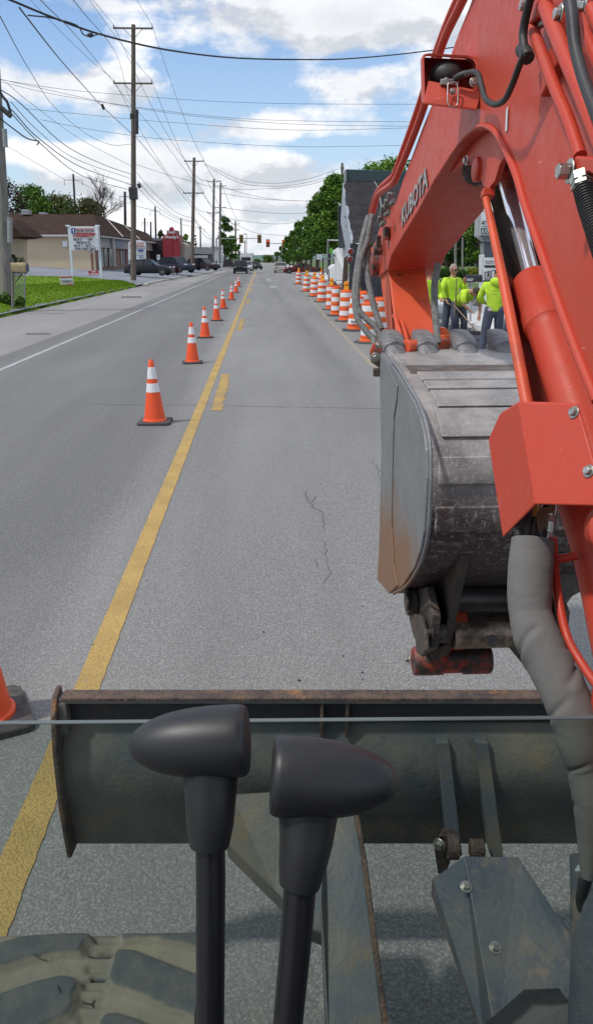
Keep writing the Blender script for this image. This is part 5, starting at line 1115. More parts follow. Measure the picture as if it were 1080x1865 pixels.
S8=empty('square_road_sign',at(581,490,70),'square white road sign on a dark post before the truck','sign'); rect(576.5,463,586,472.5,70,sign_white,S8,'panel'); MB().ring([at(581,500,70.1),at(581,464,70.1)],.04,6).build('post',dark_metal,S8); rect(578.5,465.5,584,466.3,69.9,galv,S8,'small_print'); rect(578.5,468.3,584,469.2,69.9,galv,S8,'small_print')
S9=empty('far_road_sign',at(500,480,200),'far small sign on a post right of the road','sign'); rect(498,466,503,472,200,galv,S9,'panel'); MB().ring([at(500,484,200.1),at(500,467,200.1)],.06,6).build('post',galv,S9)
# green sign mast at the truck mirror is on the truck; rail fence behind the drums
RF=empty('bus_shelter',at(610,490,60),'dark framed shelter behind the drums before the row of trees','shelter')
for x in (588,597,608): MB().ring([at(x,500,60),at(x,470,60)],.05,6).build('post',dark_metal,RF)
MB().box2(at(586,472,60),at(612,470,61)).build('roof',galv,RF)
# ---- fence, mailbox at the left edge
FE=empty('chain_link_fence',at(20,558,31),'grey chain link fence panels at the left edge below the leaning pole','fence')
DF=31
for x,yt in ((23,470),(46,499)): MB().cyl(at(x,560,DF),at(x,yt,DF),.055 if x==23 else .03,n=10).build('fence_post',galv if x>30 else wood_grey,FE,smooth=50)
MB().cyl(at(-40,494,DF),at(23,494,DF),.025,n=8).build('top_rail',galv,FE,smooth=50); MB().cyl(at(23,502,DF),at(46,500,DF),.02,n=8).build('top_rail',galv,FE,smooth=50)
mb=MB()
for k in range(-30,32):
    for sg in (1,-1):
        x0=-40+k*2.9; p=[]
        # clip diagonal between y=496..556 and x=-40..46
        pts=[]
        for yy in (496,556):
            xx=x0+(yy-496)*.75*sg+(0 if sg>0 else 90); pts.append((xx,yy))
        (xa_,ya_),(xb_,yb_)=pts
        lo_,hi_=0.,1.
        for lim,s_ in ((-40,1),(46,-1)):
            d0=(xa_-lim)*s_; d1=(xb_-lim)*s_
            if d0<0 and d1<0: lo_=2
            elif d0<0: lo_=max(lo_,d0/(d0-d1))
            elif d1<0: hi_=min(hi_,d0/(d0-d1))
        if lo_<hi_:
            f_=lambda q:at(xa_+(xb_-xa_)*q,ya_+(yb_-ya_)*q,DF); mb.ring([f_(lo_),f_(hi_)],.0055,3,caps=False)
mb.build('wire_mesh',galv,FE)
DM=29.5
MX=empty('rural_mailbox',at(42,556,DM),'old weathered tan mailbox with a dark blue door on a leaning bracket post','mailbox')
tan=mat('weathered_tan_box',(.34,.27,.15),.8,col2=(.22,.16,.08),scale=6,lo=.45,hi=.7,bump=.2)
def mbox(c,L,w,h,ax,m,parent,name='box'):
    ax=Vector(ax).normalized(); sd_=Vector((-ax.y,ax.x,0)); pts=[(-w/2,0),(w/2,0),(w/2,h*.55)]+[(math.cos(a)*w/2,h*.55+math.sin(a)*h*.45) for a in [math.pi*k/10 for k in range(1,10)]]+[(-w/2,h*.55)]
    return MB().prism([Vector(c)-ax*L/2+sd_*x+Vector((0,0,z)) for x,z in pts],ax*L).build(name,m,parent,smooth=40,bevel=.005)
mbox(at(37,494.5,DM),.58,.24,.32,(1,.12,0),tan,MX); mbox(at(51.5,495,DM-.05),.07,.25,.33,(1,.12,0),mat('dark_blue_door',(.03,.05,.09),.5),MX,'door')
MB().box(at(37,497,DM),(.5,.2,.06)).build('shelf',wood,MX); MB().ring([at(27,517,DM),at(42,497,DM)],.03,6).build('bracket',wood,MX); MB().ring([at(24,560,DM+.1),at(24.5,482,DM+.1)],.055,8).build('post',wood_grey,MX)
# ================================================================ VEHICLES
tyre=mat('tyre_rubber',(.02,.02,.02),.8); rimm=mat('alloy_rim',(.35,.35,.36),.35,.8); cglass=mat('car_glass',(.02,.025,.03),.1,spec=.45); head_l=mat('headlamp',(.7,.7,.68),.15); tail_l=mat('tail_lamp',(.16,.01,.01),.3); plate_m=mat('number_plate',(.55,.55,.5),.5)
def cpaint(n,c): return mat('car_paint_'+n,c,.5,.0,coat=.0,spec=.18)
def car(name,paint,L,Wd,H,kind,label,loc,rz,cat='car',group='cars on the road and in the lot'):
    r=empty(name,(0,0,0),label,cat,group); h=L/2; w=Wd/2
    wr_=.33 if kind!='suv' else .37; zb=.20 if kind=='sedan' else .26
    if kind=='sedan': belt=.62*H; prof=[(-h,.46*H,.9),(-h+.08,.60*H,.95),(-h+.5,.66*H,.99),(-h+1.0,.67*H,1),(0,.64*H,1),(h-1.35,.64*H,1),(h-.7,.58*H,.98),(h-.15,.47*H,.92),(h,.36*H,.84)]; gh=[(h-1.45,.64*H),(h-2.15,.97*H),(-.25,H),(-h+1.35,.95*H),(-h+.55,.67*H)]
    elif kind=='suv': prof=[(-h,.45*H,.92),(-h+.05,.58*H,.97),(0,.60*H,1),(h-1.2,.60*H,1),(h-.5,.54*H,.98),(h-.1,.45*H,.93),(h,.34*H,.88)]; gh=[(h-1.15,.60*H),(h-1.8,.95*H),(0,H),(-h+.6,.96*H),(-h+.1,.58*H)]
    else: prof=[(-h,.50*H,.95),(-h+.05,.55*H,1),(0,.56*H,1),(h-1.4,.56*H,1),(h-.1,.53*H,.98),(h,.48*H,.96)]; gh=[(h-1.5,.56*H),(h-1.75,.97*H),(0,H),(-h+.3,.97*H),(-h+.05,.55*H)]
    mb=MB(); vs=[];n=len(prof)
    for x,zt,k in prof:
        ww=w*k; sec=[(ww*.86,zb),(ww*.97,zb+.08),(ww,zb+.25),(ww*.99,zt-.14),(ww*.93,zt-.03),(ww*.6,zt+.0),(0,zt+.025)]; sec=sec+[(-y,z) for y,z in sec[-2::-1]]
        vs+=[(x,y,z) for y,z in sec]
    m=13; mb.add(vs,[(i*m+j,i*m+(j+1)%m,(i+1)*m+(j+1)%m,(i+1)*m+j) for i in range(n-1) for j in range(m)]+[tuple(range(m))[::-1],tuple(range((n-1)*m,n*m))])
    body=mb.build('body',paint,r,smooth=45)
    kw=.97;kr=.78
    def gp(i,s,top): x,z=gh[i]; return Vector((x,s*w*(kw*.97 if not top else kr),z))
    B0,B1,B2,B3,B4=gh
    P=lambda i,s:Vector((gh[i][0],s*w*(.93 if i in(0,4) else kr),gh[i][1]))
    mb=MB(); mb.add([P(1,-1),P(1,1),P(2,1)+Vector((0,0,0)),P(2,-1),P(3,1),P(3,-1)],[(0,1,2,3),(3,2,4,5)]); mb.build('roof',paint,r,solid=.05)
    mb=MB(); mb.add([P(0,-1),P(0,1),P(1,1),P(1,-1)],[(0,1,2,3)]); mb.build('windshield',cglass,r)
    mb=MB(); mb.add([P(4,-1),P(4,1),P(3,1),P(3,-1)],[(0,1,2,3)]); mb.build('rear_window',cglass,r)
    for s in (-1,1):
        mid0=Vector(((gh[0][0]+gh[4][0])/2,s*w*.95,gh[0][1])); mb=MB(); mb.add([P(0,s),mid0,P(4,s),P(3,s),P(2,s),P(1,s)],[(0,1,2,3,4,5)]); mb.build('side_window',cglass,r)
        mb=MB()
        for a,b in ((P(0,s),P(1,s)),(P(1,s),P(2,s)),(P(2,s),P(3,s)),(P(3,s),P(4,s)),(mid0,P(2,s)),): mb.ring([a,b],.035,6)
        mb.build('pillar',paint,r)
        MB().ball((gh[0][0]-.3,s*(w+.08),gh[0][1]+.08),(.08,.11,.08),8).build('mirror',paint,r,smooth=60)
        MB().box((h-.08,s*w*.68,zb+.38*H if kind!='jeep' else .47*H),(.12,.30,.13)).build('headlight',head_l,r,bevel=.03)
        MB().box((-h+.06,s*w*.74,.50*H),(.12,.26,.16)).build('taillight',tail_l,r,bevel=.03)
        for x in (h-.85,-h+.85):
            wh=empty('wheel',(x,s*(w-.10),wr_)); wh.parent=r
            t=MB(); t.lathe([(wr_*.62,-.10),(wr_*.93,-.11),(wr_,-.07),(wr_,.07),(wr_*.93,.11),(wr_*.62,.10)],(x,s*(w-.10),wr_),20,(0,1,0)); q=t.build('tyre',tyre,r,smooth=50); 
            d=MB(); d.lathe([(0,.0),(wr_*.2,.01),(wr_*.62,-.02)],(x,s*(w-.00),wr_),20,(0,s,0)); 
            q2=d.build('rim',rimm,r,smooth=50)
            for o in (q,q2):
                o.parent=wh; o.location=-Vector((x,s*(w-.10),wr_))
            MB().lathe([(0,.0),(wr_+.06,0)],(x,s*(w*1.0+.004),wr_+.03),20,(0,s,0)).build('wheel_arch',ink_black,r)
    MB().box((h-.02,0,zb+.16),(.10,w*1.2,.16)).build('grille',ink_black,r,bevel=.02); MB().box((-h+.0,0,.42*H),(.06,.42,.16)).build('number_plate',plate_m,r); MB().box((-h+.02,0,zb+.12),(.12,w*1.8,.12)).build('rear_bumper',paint if kind!='jeep' else ink_black,r,bevel=.03)
    r.location=loc; r.rotation_euler.z=rz; return r
def gloc(px,py,D,z=None): p=at(px,py,D); return Vector((p.x,p.y,p.z if z is None else z))
black=cpaint('black',(.018,.019,.023)); navy=cpaint('navy',(.02,.026,.045)); silver=cpaint('silver',(.42,.43,.44)); maroon=cpaint('maroon',(.12,.02,.02)); darkbr=cpaint('dark_plum',(.03,.02,.022))
car('parked_sedan',black,4.7,1.8,1.5,'sedan','black sedan parked behind the tall utility pole, nose to the right',gloc(274,501.5,78),RAD(-8))
car('parked_suv',navy,4.6,1.85,1.72,'suv','dark navy suv parked between the black sedan and the second utility pole',gloc(322,496.5,92),RAD(-38))
car('parked_car',darkbr,4.6,1.8,1.6,'suv','dark plum car parked right behind the second utility pole',gloc(370,492.5,107),RAD(-32))
car('pickup_truck',black,4.6,1.9,1.75,'jeep','black boxy pickup coming towards the camera, leading the oncoming cars',gloc(438.3,495,112,0),RAD(-90)+AYAW,'pickup')
car('silver_car',silver,4.4,1.8,1.5,'sedan','silver car half hidden behind the oncoming black pickup',gloc(450,491,138,0),RAD(-84)+AYAW)
car('oncoming_car',black,4.5,1.8,1.45,'suv','dark car at the right end of the oncoming traffic by the yellow line',gloc(464,490,152,0),RAD(-70)+AYAW)
car('receding_car',cpaint('champagne',(.36,.33,.29)),4.4,1.8,1.5,'sedan','pale champagne car driving away in the right lane',gloc(511,494.5,118,0),RAD(90)+AYAW)
car('crossing_car',maroon,4.6,1.8,1.4,'sedan','maroon car turning across the road behind the far drums',gloc(546,492.5,112,0),RAD(178))
# far lorry
TK=empty('box_truck',gloc(449,489,175,0),'white oncoming lorry with a dark windscreen behind the silver car','lorry')
D=175; mk=lambda L,m,n,dep,dd=0,par=None:MB().prism([at(x,y,D+dd) for x,y in L],(0,dep,0)).build(n,m,par or TK,bevel=.05)
mk([(438,489),(438,466),(439.5,462),(457,462),(458,466),(458,489)],white_paint,'cab',6); mk([(439.5,475),(439.5,468.5),(456.5,468.5),(456.5,475)],cglass,'windshield',.1,-.3); mk([(439,486),(439,478),(457,478),(457,486)],dark_metal,'grille',.1,-.3); mk([(437,474),(437,461),(459,461),(459,489),(437,489)],mat('lorry_grey',(.3,.32,.34),.6),'box',8,6)
# dump truck with raised box
DTk=empty('dump_truck',at(650,560,29),'dump truck with raised grey tarped box and white cab beside the drum row','dump truck'); DTk.location.z=0
tarp=mat('grey_tarp',(.026,.025,.027),.9,spec=.15,col2=(.040,.038,.040),scale=3,bump=.5,bscale=6); green=mat('dark_green_steel',(.025,.05,.055),.5); navyst=mat('navy_steel',(.015,.02,.03),.55,col2=(.04,.045,.05),scale=8); wcab=cpaint('white',(.60,.61,.62)); silv=mat('pale_steel_side',(.30,.33,.37),.5,col2=(.22,.25,.29),scale=4)
def q3(L,dep,m,n,par=None,bevel=0): return MB().prism([at(*q) for q in L],dep).build(n,m,par or DTk,bevel=bevel)
g=MB(); nx,ny=26,22; c_=[at(625,331,31.5),at(800,338,31.5),at(800,446,27),at(638,442,27)]; vs=[]
from mathutils import noise as mnoise
for j in range(ny+1):
    for i in range(nx+1):
        a=c_[0].lerp(c_[1],i/nx); b=c_[3].lerp(c_[2],i/nx); p=a.lerp(b,j/ny); e=min(i,4)/4
        p=p+Vector((0,-.13*math.sin(i/nx*math.pi*.9)-.16*mnoise.noise(Vector((i*.22,j*.22,0)))-.05*abs(mnoise.noise(Vector((i*.5,j*.9,4)))),.05*mnoise.noise(Vector((i*.4,j*.5,3)))))
        p.z-= .10*(1-e)**2
        vs.append(p)
g.add(vs,[(j*(nx+1)+i,j*(nx+1)+i+1,(j+1)*(nx+1)+i+1,(j+1)*(nx+1)+i) for j in range(ny) for i in range(nx)]); g.build('tarp',tarp,DTk,smooth=80)
for k in (.18,.42,.64,.86):
    MB().tube([c_[0].lerp(c_[3],k)+Vector((0,-.09,.03)),(c_[0].lerp(c_[3],k)+c_[1].lerp(c_[2],k))/2+Vector((0,-.12,.05)),c_[1].lerp(c_[2],k)+Vector((0,-.09,.03))],.005,6).build('tarp_seam',tarp,DTk)
MB().ring([at(682,331,31),at(690,345,30),at(700,420,28)],.02,5).build('tarp_strap',galv,DTk)
q3([(628,331,31.7),(629,308,31.7),(800,313,31.7),(800,332,31.7)],(0,.5,0),green,'cab_shield',bevel=.03); q3([(627,331,31.6),(627.5,309,31.6),(631,309,31.6),(631,331,31.6)],(0,.5,0),galv,'shield_edge')
q3([(624,333,31.6),(638,442,27.1),(640,482,27.1),(634,480,27.4),(620,405,31.6)],(.12,0,0),silv,'box_side',bevel=.02)
for y0 in (395,412,428,444,460): MB().box(at(628+(y0-395)*.11,y0,29.2),(.02,.22,.06)).build('side_slot',ink_black,DTk)
q3([(638,444,27),(800,448,27),(800,545,27),(634,545,27)],(0,.15,0),navyst,'tailgate',bevel=.02)
for x in (655,690): q3([(x,446,26.95),(x+5,446,26.95),(x+5,540,26.95),(x,540,26.95)],(0,.1,0),navyst,'tailgate_rib')
for x,y in ((638.5,458),(637.5,472)):
    l=MB().lathe([(0,-.02),(.07,-.02),(.09,0)],at(x,y,26.8),14,(0,1,0)).build('tail_lamp',tail_l,DTk)
    MB().lathe([(.09,-.01),(.105,-.0)],at(x,y,26.79),14,(0,1,0)).build('lamp_ring',galv,l)
q3([(627,470,27.3),(634,465,27.3),(633,545,27.3),(622,545,27.3)],(0,.4,0),rusty,'mud_flap_bracket'); q3([(610,455,33),(618,450,33),(633,450,32),(633,512,32),(613,512,33)],(0,1.2,0),wcab,'cab',bevel=.05); q3([(616,380,32.2),(622,372,32.2),(627,452,32),(617,452,32.2)],(0,.3,0),navyst,'hoist_frame')
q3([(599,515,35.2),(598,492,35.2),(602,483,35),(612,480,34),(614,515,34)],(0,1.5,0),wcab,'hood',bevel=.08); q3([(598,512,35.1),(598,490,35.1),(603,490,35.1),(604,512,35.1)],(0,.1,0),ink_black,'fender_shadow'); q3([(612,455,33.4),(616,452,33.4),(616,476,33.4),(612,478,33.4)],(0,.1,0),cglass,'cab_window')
MB().tube([at(618,438,33),at(600,438,33.2),at(597,442,33.2),at(596,500,33.4)],.035,8).build('mirror_bracket',galv,DTk); MB().ring([at(603,460,33.2),at(618,474,33)],.035,6).build('mirror_bracket',galv,DTk)
q3([(599,450,33),(603,450,33),(603,470,33),(599,470,33)],(0,.1,0),dark_metal,'mirror'); q3([(600,452,32.9),(606,452,32.9),(606,462,32.9),(600,462,32.9)],(0,.05,0),mat('green_sticker',(.12,.45,.05),.6),'sticker')
for x,y,D_ in ((606,520,34.5),(640,548,28),(655,552,27.6)):
    b=at(x,y,D_); b.z=.5; wq=MB().lathe([(.25,-.14),(.48,-.15),(.52,-.1),(.52,.1),(.48,.15),(.25,.14)],b,24,(1,.1,0)).build('wheel',tyre,DTk,smooth=50)
    MB().lathe([(0,.0),(.26,0)],b+Vector((-.16,0,0)),20,(1,0,0)).build('rim',galv,wq)
# ================================================================ PEOPLE
skin=mat('skin',(.42,.22,.15),.55,col2=(.36,.17,.11),scale=12); hiviz=mat('hi_vis_cloth',(.50,.74,.04),.85,col2=(.38,.58,.03),scale=7,bump=.9,bscale=9); pants=mat('navy_trousers',(.045,.055,.085),.9,col2=(.065,.075,.105),scale=6,bump=.3,bscale=12); hair=mat('short_dark_hair',(.04,.03,.025),.9); grey_hair=mat('grey_cap_hair',(.30,.26,.23),.9); boot=mat('work_boot',(.03,.022,.018),.8); handle=mat('ash_handle',(.22,.16,.10),.7)
def skinned(name,chains,m,parent,lv=2,root=None):
    vs=[];es=[];rs=[];key={}
    def vid(p,r):
        k=(round(p[0],4),round(p[1],4),round(p[2],4))
        if k not in key: key[k]=len(vs); vs.append(p); rs.append(r)
        return key[k]
    for ch in chains:
        ids=[vid(p,r) for p,r in ch]; es+=[(a,b) for a,b in zip(ids[:-1],ids[1:])]
    me=bpy.data.meshes.new(name); me.from_pydata([Vector(v) for v in vs],es,[]); me.materials.append(m)
    o=bpy.data.objects.new(name,me); C.objects.link(o); o.modifiers.new('skin','SKIN'); 
    if not me.skin_vertices: bpy.context.view_layer.objects.active=o
    sv=me.skin_vertices[0].data
    for i,r in enumerate(rs):
        rx,ry=(r if hasattr(r,'__len__') else (r,r)); sv[i].radius=(rx,ry)
    sv[0].use_root=True
    q=o.modifiers.new('s','SUBSURF'); q.levels=q.render_levels=lv
    o.modifiers['skin'].use_smooth_shade=True
    o.parent=parent; return o
def person(loc,rz,label,J,cloth=None,top='hoodie',hairm=hair,face=True,shades=False,hood=False,scale=1,short=False):
    """J: joints in metres, x right, y forward (facing), z up"""
    r=empty('person',(0,0,0),label,'person','road workers in yellow tops'); V=Vector
    pel,ch,nk,hd=V(J['pelvis']),V(J['chest']),V(J['neck']),V(J['head'])
    up=(nk-pel).normalized()
    body=[[(pel,.13),(pel.lerp(ch,.5),.12),(ch,.14),(nk,.065),(nk.lerp(hd,.5),.055),(hd-(hd-nk)*.15,.07)]]
    cl=[[(pel-up*.07,(.17,.14)),(pel,(.17,.14)),(pel.lerp(ch,.5),(.165,.135)),(ch,(.185,.145)),(nk+(ch-nk)*.25,(.13,.10)),(nk-(nk-ch)*.02,(.075,.075))]]
    pn=[[(pel+up*.12,(.155,.125)),(pel,(.165,.14))]]
    hands=[]
    for s in ('l','r'):
        hp,kn,an=V(J['hip'+s]),V(J['knee'+s]),V(J['ankle'+s]); sh,el,wr=V(J['sh'+s]),V(J['el'+s]),V(J['wr'+s])
        body.append([(pel,.13),(hp,.09),(kn,.058),(an,.042),(an+V((0,.14,-.05)),.038)])
        body.append([(ch,.14),(sh,.06),(el,.045),(wr,.03)])
        cl.append([(ch,(.185,.145)),(sh,.088),(sh.lerp(el,.5),.08)]+([(el,.07)] if short else [(el,.07),(wr.lerp(el,.1),.052)]))
        pn.append([(pel,(.165,.14)),(hp,.115),(hp.lerp(kn,.5),.105),(kn,.088),(kn.lerp(an,.5),.082),(an,.075)])
        B=MB(); f=V((0,1,0)); B.ring([an+V((0,-.05,-.04)),an+V((0,.03,-.045)),an+V((0,.12,-.06)),an+V((0,.19,-.065))],[.055,.058,.05,.03],12); B.build('boot',boot,r,smooth=60)
        d=(wr-el).normalized(); side=d.cross(V((0,0,1))); side=side.normalized() if side.length>.1 else V((1,0,0)); pal=wr+d*.05
        H=[[(wr,.028),(pal,(.036,.020)),(pal+d*.035,(.034,.018))]]
        for k,ln in zip((-1.5,-.5,.5,1.5),(.06,.072,.068,.052)):
            a=pal+d*.03+side*k*.017; kk=d.cross(side); H.append([(pal+d*.035,(.034,.018)),(a+d*.012,.009),(a+d*ln*.6-kk*.012*1,.0085),(a+d*ln*.75-kk*.035,.0075)])
        H.append([(pal,(.036,.020)),(pal+side*.035+d*.01,.011),(pal+side*.045+d*.045,.009)])
        hands+=H
    b=skinned('body',body+hands,skin,r,1)
    skinned('top',cl,hiviz,r,2); skinned('trousers',pn,pants,r,2)
    # head: shaped ball with face parts
    fd=V(J.get('face',(0,1,0))).normalized(); upv=(hd-nk).normalized(); sd_=fd.cross(upv).normalized(); fd=upv.cross(sd_).normalized()
    M=Matrix((sd_,fd,upv)).transposed()
    hc=hd+upv*.02
    B=MB(); B.ball(hc,(.078,.098,.118),20,M); B.ball(hc+fd*.012-upv*.07,(.058,.07,.055),14,M); B.ball(hc+fd*.098-upv*.018,(.014,.02,.024),8,M)
    for s in(-1,1): B.ball(hc+sd_*.08*s-upv*.01-fd*.01,(.012,.022,.032),8,M)
    hm=B.build('head',skin,r,smooth=60)
    for s in(-1,1): MB().ball(hc+sd_*.03*s+fd*.083+upv*.012,(.014,.01,.008),8,M).build('eye',white_paint if not shades else ink_black,hm,smooth=60)
    MB().ball(hc+fd*.078-upv*.06,(.026,.01,.007),8,M).build('mouth',mat('lips',(.3,.1,.08),.5),hm,smooth=60)
    B=MB(); B.ball(hc-fd*.014+upv*.022,(.086,.098,.112),18,M); hh=B
    o=hh.build('hair',hairm,r,smooth=60)
    # cut the hair away from the face
    bm=bmesh.new(); bm.from_mesh(o.data); off=top_loc(r)
    dl_=[v for v in bm.verts if ((v.co+off-hc).dot(fd)>.045 and (v.co+off-hc).dot(upv)<.075) or (v.co+off-hc).dot(upv)<-.055]; bmesh.ops.delete(bm,geom=dl_,context='VERTS'); bm.to_mesh(o.data); bm.free()
    if shades:
        B=MB(); B.box(hc+fd*.095+upv*.012,(.125,.022,.034),M); B.box(hc+fd*.03+upv*.014+sd_*.082,(.008,.12,.012),M); B.box(hc+fd*.03+upv*.014-sd_*.082,(.008,.12,.012),M); B.build('sunglasses',ink_black,hm,bevel=.004)
    if hood:
        B=MB(); B.ball(nk-upv*.045-fd*.06,(.125,.075,.085),18,M); B.build('hood',hiviz,r,smooth=60)
    r.location=loc; r.rotation_euler.z=rz; r.scale=(scale,)*3
    return r
base=dict(pelvis=(0,0,.98),chest=(0,.0,1.30),neck=(0,0,1.50),head=(0,.02,1.64),hipl=(-.10,0,.92),hipr=(.10,0,.92),kneel=(-.13,.03,.50),kneer=(.14,.03,.50),anklel=(-.17,0,.09),ankler=(.18,0,.09),shl=(-.20,0,1.42),shr=(.20,0,1.42),ell=(-.26,.04,1.15),elr=(.26,.04,1.15),wrl=(-.18,.26,1.05),wrr=(.18,.26,1.05))
# hoodie worker, back to the camera
A=dict(base); A.update(head=(.03,.07,1.62),shl=(-.21,-.0,1.42),shr=(.21,.0,1.42),ell=(-.29,.08,1.17),elr=(.29,.08,1.16),wrl=(-.16,.30,1.08),kneel=(-.15,.02,.50),anklel=(-.22,-.02,.09),ankler=(.12,.02,.09),kneer=(.12,.05,.5))
pa=G(893,655); wA=person(pa,RAD(-8),'worker in a yellow hooded sweatshirt and navy trousers standing with back to the camera',A,hood=True,scale=1.04)
# logo lines on the back of the hoodie
for (z,wd,th) in ((1.375,.17,.012),(1.335,.22,.008),(1.315,.22,.008),(1.27,.20,.009)):
    n=7; t=MB()
    for i in range(n):
        x=.05-wd/2+wd*i/n; t.add([(x,-.165,z+.012*math.sin(i/(n-1)*3.14)*(z>1.36)),(x+wd/n*.75,-.165,z+.012*math.sin(i/(n-1)*3.14)*(z>1.36)),(x+wd/n*.75,-.166,z+th+.012*math.sin(i/(n-1)*3.14)*(z>1.36)),(x,-.166,z+th+.012*math.sin(i/(n-1)*3.14)*(z>1.36))],[(0,1,2,3)])
    o=t.build('back_print',mat('faded_print',(.12,.18,.05),.8)); o.parent=wA; o.location=(0,0,0)
o=MB().box((-.10,-.165,.985),(.07,.02,.06)).build('back_pocket_tag',mat('tag_pink',(.5,.42,.42),.7)); o.parent=wA
# worker with sunglasses
B_=dict(base); B_.update(wrr=(-.16,.28,1.30),elr=(.26,.16,1.14),wrl=(-.20,.20,1.0),ell=(-.31,.06,1.16),face=(-.25,1,0))
# he faces the camera: right hand (his) near the pole
B_.update(ell=(-.30,.10,1.16),wrl=(-.17,.27,1.38),elr=(.31,.05,1.16),wrr=(.22,.16,.98))
pb=G(817,627); pb=at(817,630,19.3); pb.z=0; wB=person(pb,RAD(180+18),'grey haired worker in sunglasses and yellow long sleeved top holding an upright handle',B_,hairm=grey_hair,shades=True,scale=1.05)
MB().ring([at(831,508,18.9),at(828.5,560,18.95),at(823,618,19.0)],.016,8).build('tool_handle',handle,None,smooth=50,label='upright wooden tool handle held by the worker in sunglasses',cat='tool')
# bending worker raking
Cc_=dict(pelvis=(0,-.16,.93),chest=(0,.16,1.10),neck=(0,.34,1.20),head=(.0,.47,1.20),face=(0,.5,-1),hipl=(-.10,-.16,.88),hipr=(.10,-.16,.88),kneel=(-.13,-.04,.50),kneer=(.13,-.06,.50),anklel=(-.15,-.10,.09),ankler=(.15,-.16,.09),shl=(-.19,.30,1.20),shr=(.19,.30,1.20),ell=(-.24,.38,.93),elr=(.22,.36,.92),wrl=(-.2,.42,.68),wrr=(.10,.44,.80))
pc_=at(836,632,19.0); pc_.z=0; pc_.x-=.0; wC=person(pc_,RAD(180+25),'bareheaded worker in a yellow t-shirt bending forward to rake the asphalt',Cc_,short=True,scale=1.04)
rk=empty('asphalt_rake',at(868,604,18.2),'wooden handled rake held by the bending worker','rake')
MB().ring([at(826,556,18.6),at(845,577,18.4),at(869,604,18.0)],.016,8).build('handle',handle,rk,smooth=50); MB().box(at(871,607,17.9),(.6,.03,.09)).build('head',dark_metal,rk)
Dd=dict(base); pd=at(776,640,18.6); pd.z=0; person(pd,RAD(200),'worker in yellow almost hidden behind the orange arm, only a sleeve showing',Dd,scale=1.03)
pe=at(931,640,17.8); pe.z=0; person(pe,RAD(175),'worker behind the cylinder guard, only dark trouser legs showing',dict(base),scale=1.03)
# ================================================================ RIGHT SIDE FURNITURE
MZ=24
mbk=mat('black_mailbox',(.02,.02,.022),.45)
m1=empty('roadside_mailbox',at(861,582,MZ),'black mailbox with white house number 3527 on a pale post','mailbox','mailboxes beside the pavement')
mbox(at(861,514,MZ),.52,.20,.22,(1,.25,0),mbk,m1); MB().ring([at(856,586,MZ),at(856,515,MZ)],.035,4).build('post',mat('pale_grey_post',(.35,.36,.38),.7),m1); MB().box(at(858,514,MZ),(.34,.16,.03)).build('shelf',white_paint,m1)
tx('3527',849.5,511.5,12.5,4.0,MZ-.32,sign_white,m1,.04)
m2=empty('roadside_mailbox',at(825,582,MZ-1),'black mailbox partly hidden behind the worker in sunglasses','mailbox','mailboxes beside the pavement')
mbox(at(823,517,MZ-1),.30,.20,.20,(1,.25,0),mbk,m2); MB().ring([at(821,590,MZ-1),at(821,518,MZ-1)],.035,4).build('post',mat('pale_grey_post',(.3,.3,.3),.7),m2); tx('21',824,518,5,3.2,MZ-1.35,sign_white,m2,.04)
# stone retaining edge of the bank
stone=mat('grey_stone_bank',(.20,.195,.175),.95,col2=(.12,.115,.10),scale=9,bump=.8,bscale=18,col3=(.30,.29,.27),scale3=20,lo3=.55,hi3=.7)
def sw(a,b,n=30):
    mb=MB(); vs=[]
    for i in range(n+1):
        s=a+(b-a)*i/n
        for t_,z in ((8.7,.0),(8.72,.17),(9.25,.70),(9.8,.72),(9.8,0)): vs.append(R(s,t_,z))
    mb.add(vs,[(i*5+j,i*5+j+1,(i+1)*5+j+1,(i+1)*5+j) for i in range(n) for j in range(4)]+[(0,1,2,3,4),tuple(n*5+k for k in (4,3,2,1,0))]); return mb.build('stone_bank',stone,None,label='sloping grey stone bank between pavement and lawn',cat='bank')
sw(6,120)
# pylon sign
DP=27
PY=empty('pylon_sign',at(895,590,DP),'tall grey pylon sign with 610 number panel and white tenant panels behind the hooded worker','sign')
grey_p=mat('slate_grey_panel',(.10,.115,.14),.5)
rectP=lambda x0,y0,x1,y1,m,n,dd=0,dep=.3:MB().prism([at(x0,y1,DP+dd),at(x1,y1,DP+dd),at(x1,y0,DP+dd),at(x0,y0,DP+dd)],(0,dep,0)).build(n,m,PY)
rectP(881,441,925,600,grey_p,'core',.2); rectP(875,464,882,600,white_paint,'edge_post',.1); rectP(876,443,881,464,galv,'edge_post',.15,.2)
MB().prism([at(x,y,DP) for x,y in ((871,392),(879,383),(930,383),(930,440),(884,440),(870,430))],(0,.6,0)).build('top_box',mat('pale_grey_box',(.36,.38,.38),.5),PY); rectP(875,386,925,412,sign_white,'panel',-.03,.02); rectP(873,413,925,428,sign_white,'panel',-.03,.02); rectP(875,415,925,426,mat('dark_teal',(.02,.06,.06),.5),'number_panel',-.06,.02)
MB().prism([at(x,y,DP-.02) for x,y in ((872,429),(925,429),(925,441),(886,441))],(0,.6,0)).build('skirt',grey_p,PY)
tx('610',876.2,424.8,12.5,8.6,DP-.10,sign_white,PY,.01)
MB().prism([at(x,y,DP-.06) for x,y in ((876.5,408.5),(879,402.5),(884,402),(886,404),(882.5,408.5))],(0,.01,0)).build('emblem',ink_black,PY); MB().prism([at(x,y,DP-.09) for x,y in ((880,406.8),(881.5,404),(884.5,403.7),(883,406.8))],(0,.01,0)).build('emblem',sign_white,PY)
rectP(881,469,925,483,sign_white,'panel',-.02,.05); tx('Academ',882.4,477.8,17,3.5,DP-.08,ink_black,PY,.02); rectP(884,479.8,900,480.6,ink_black,'small_print',-.05,.01)
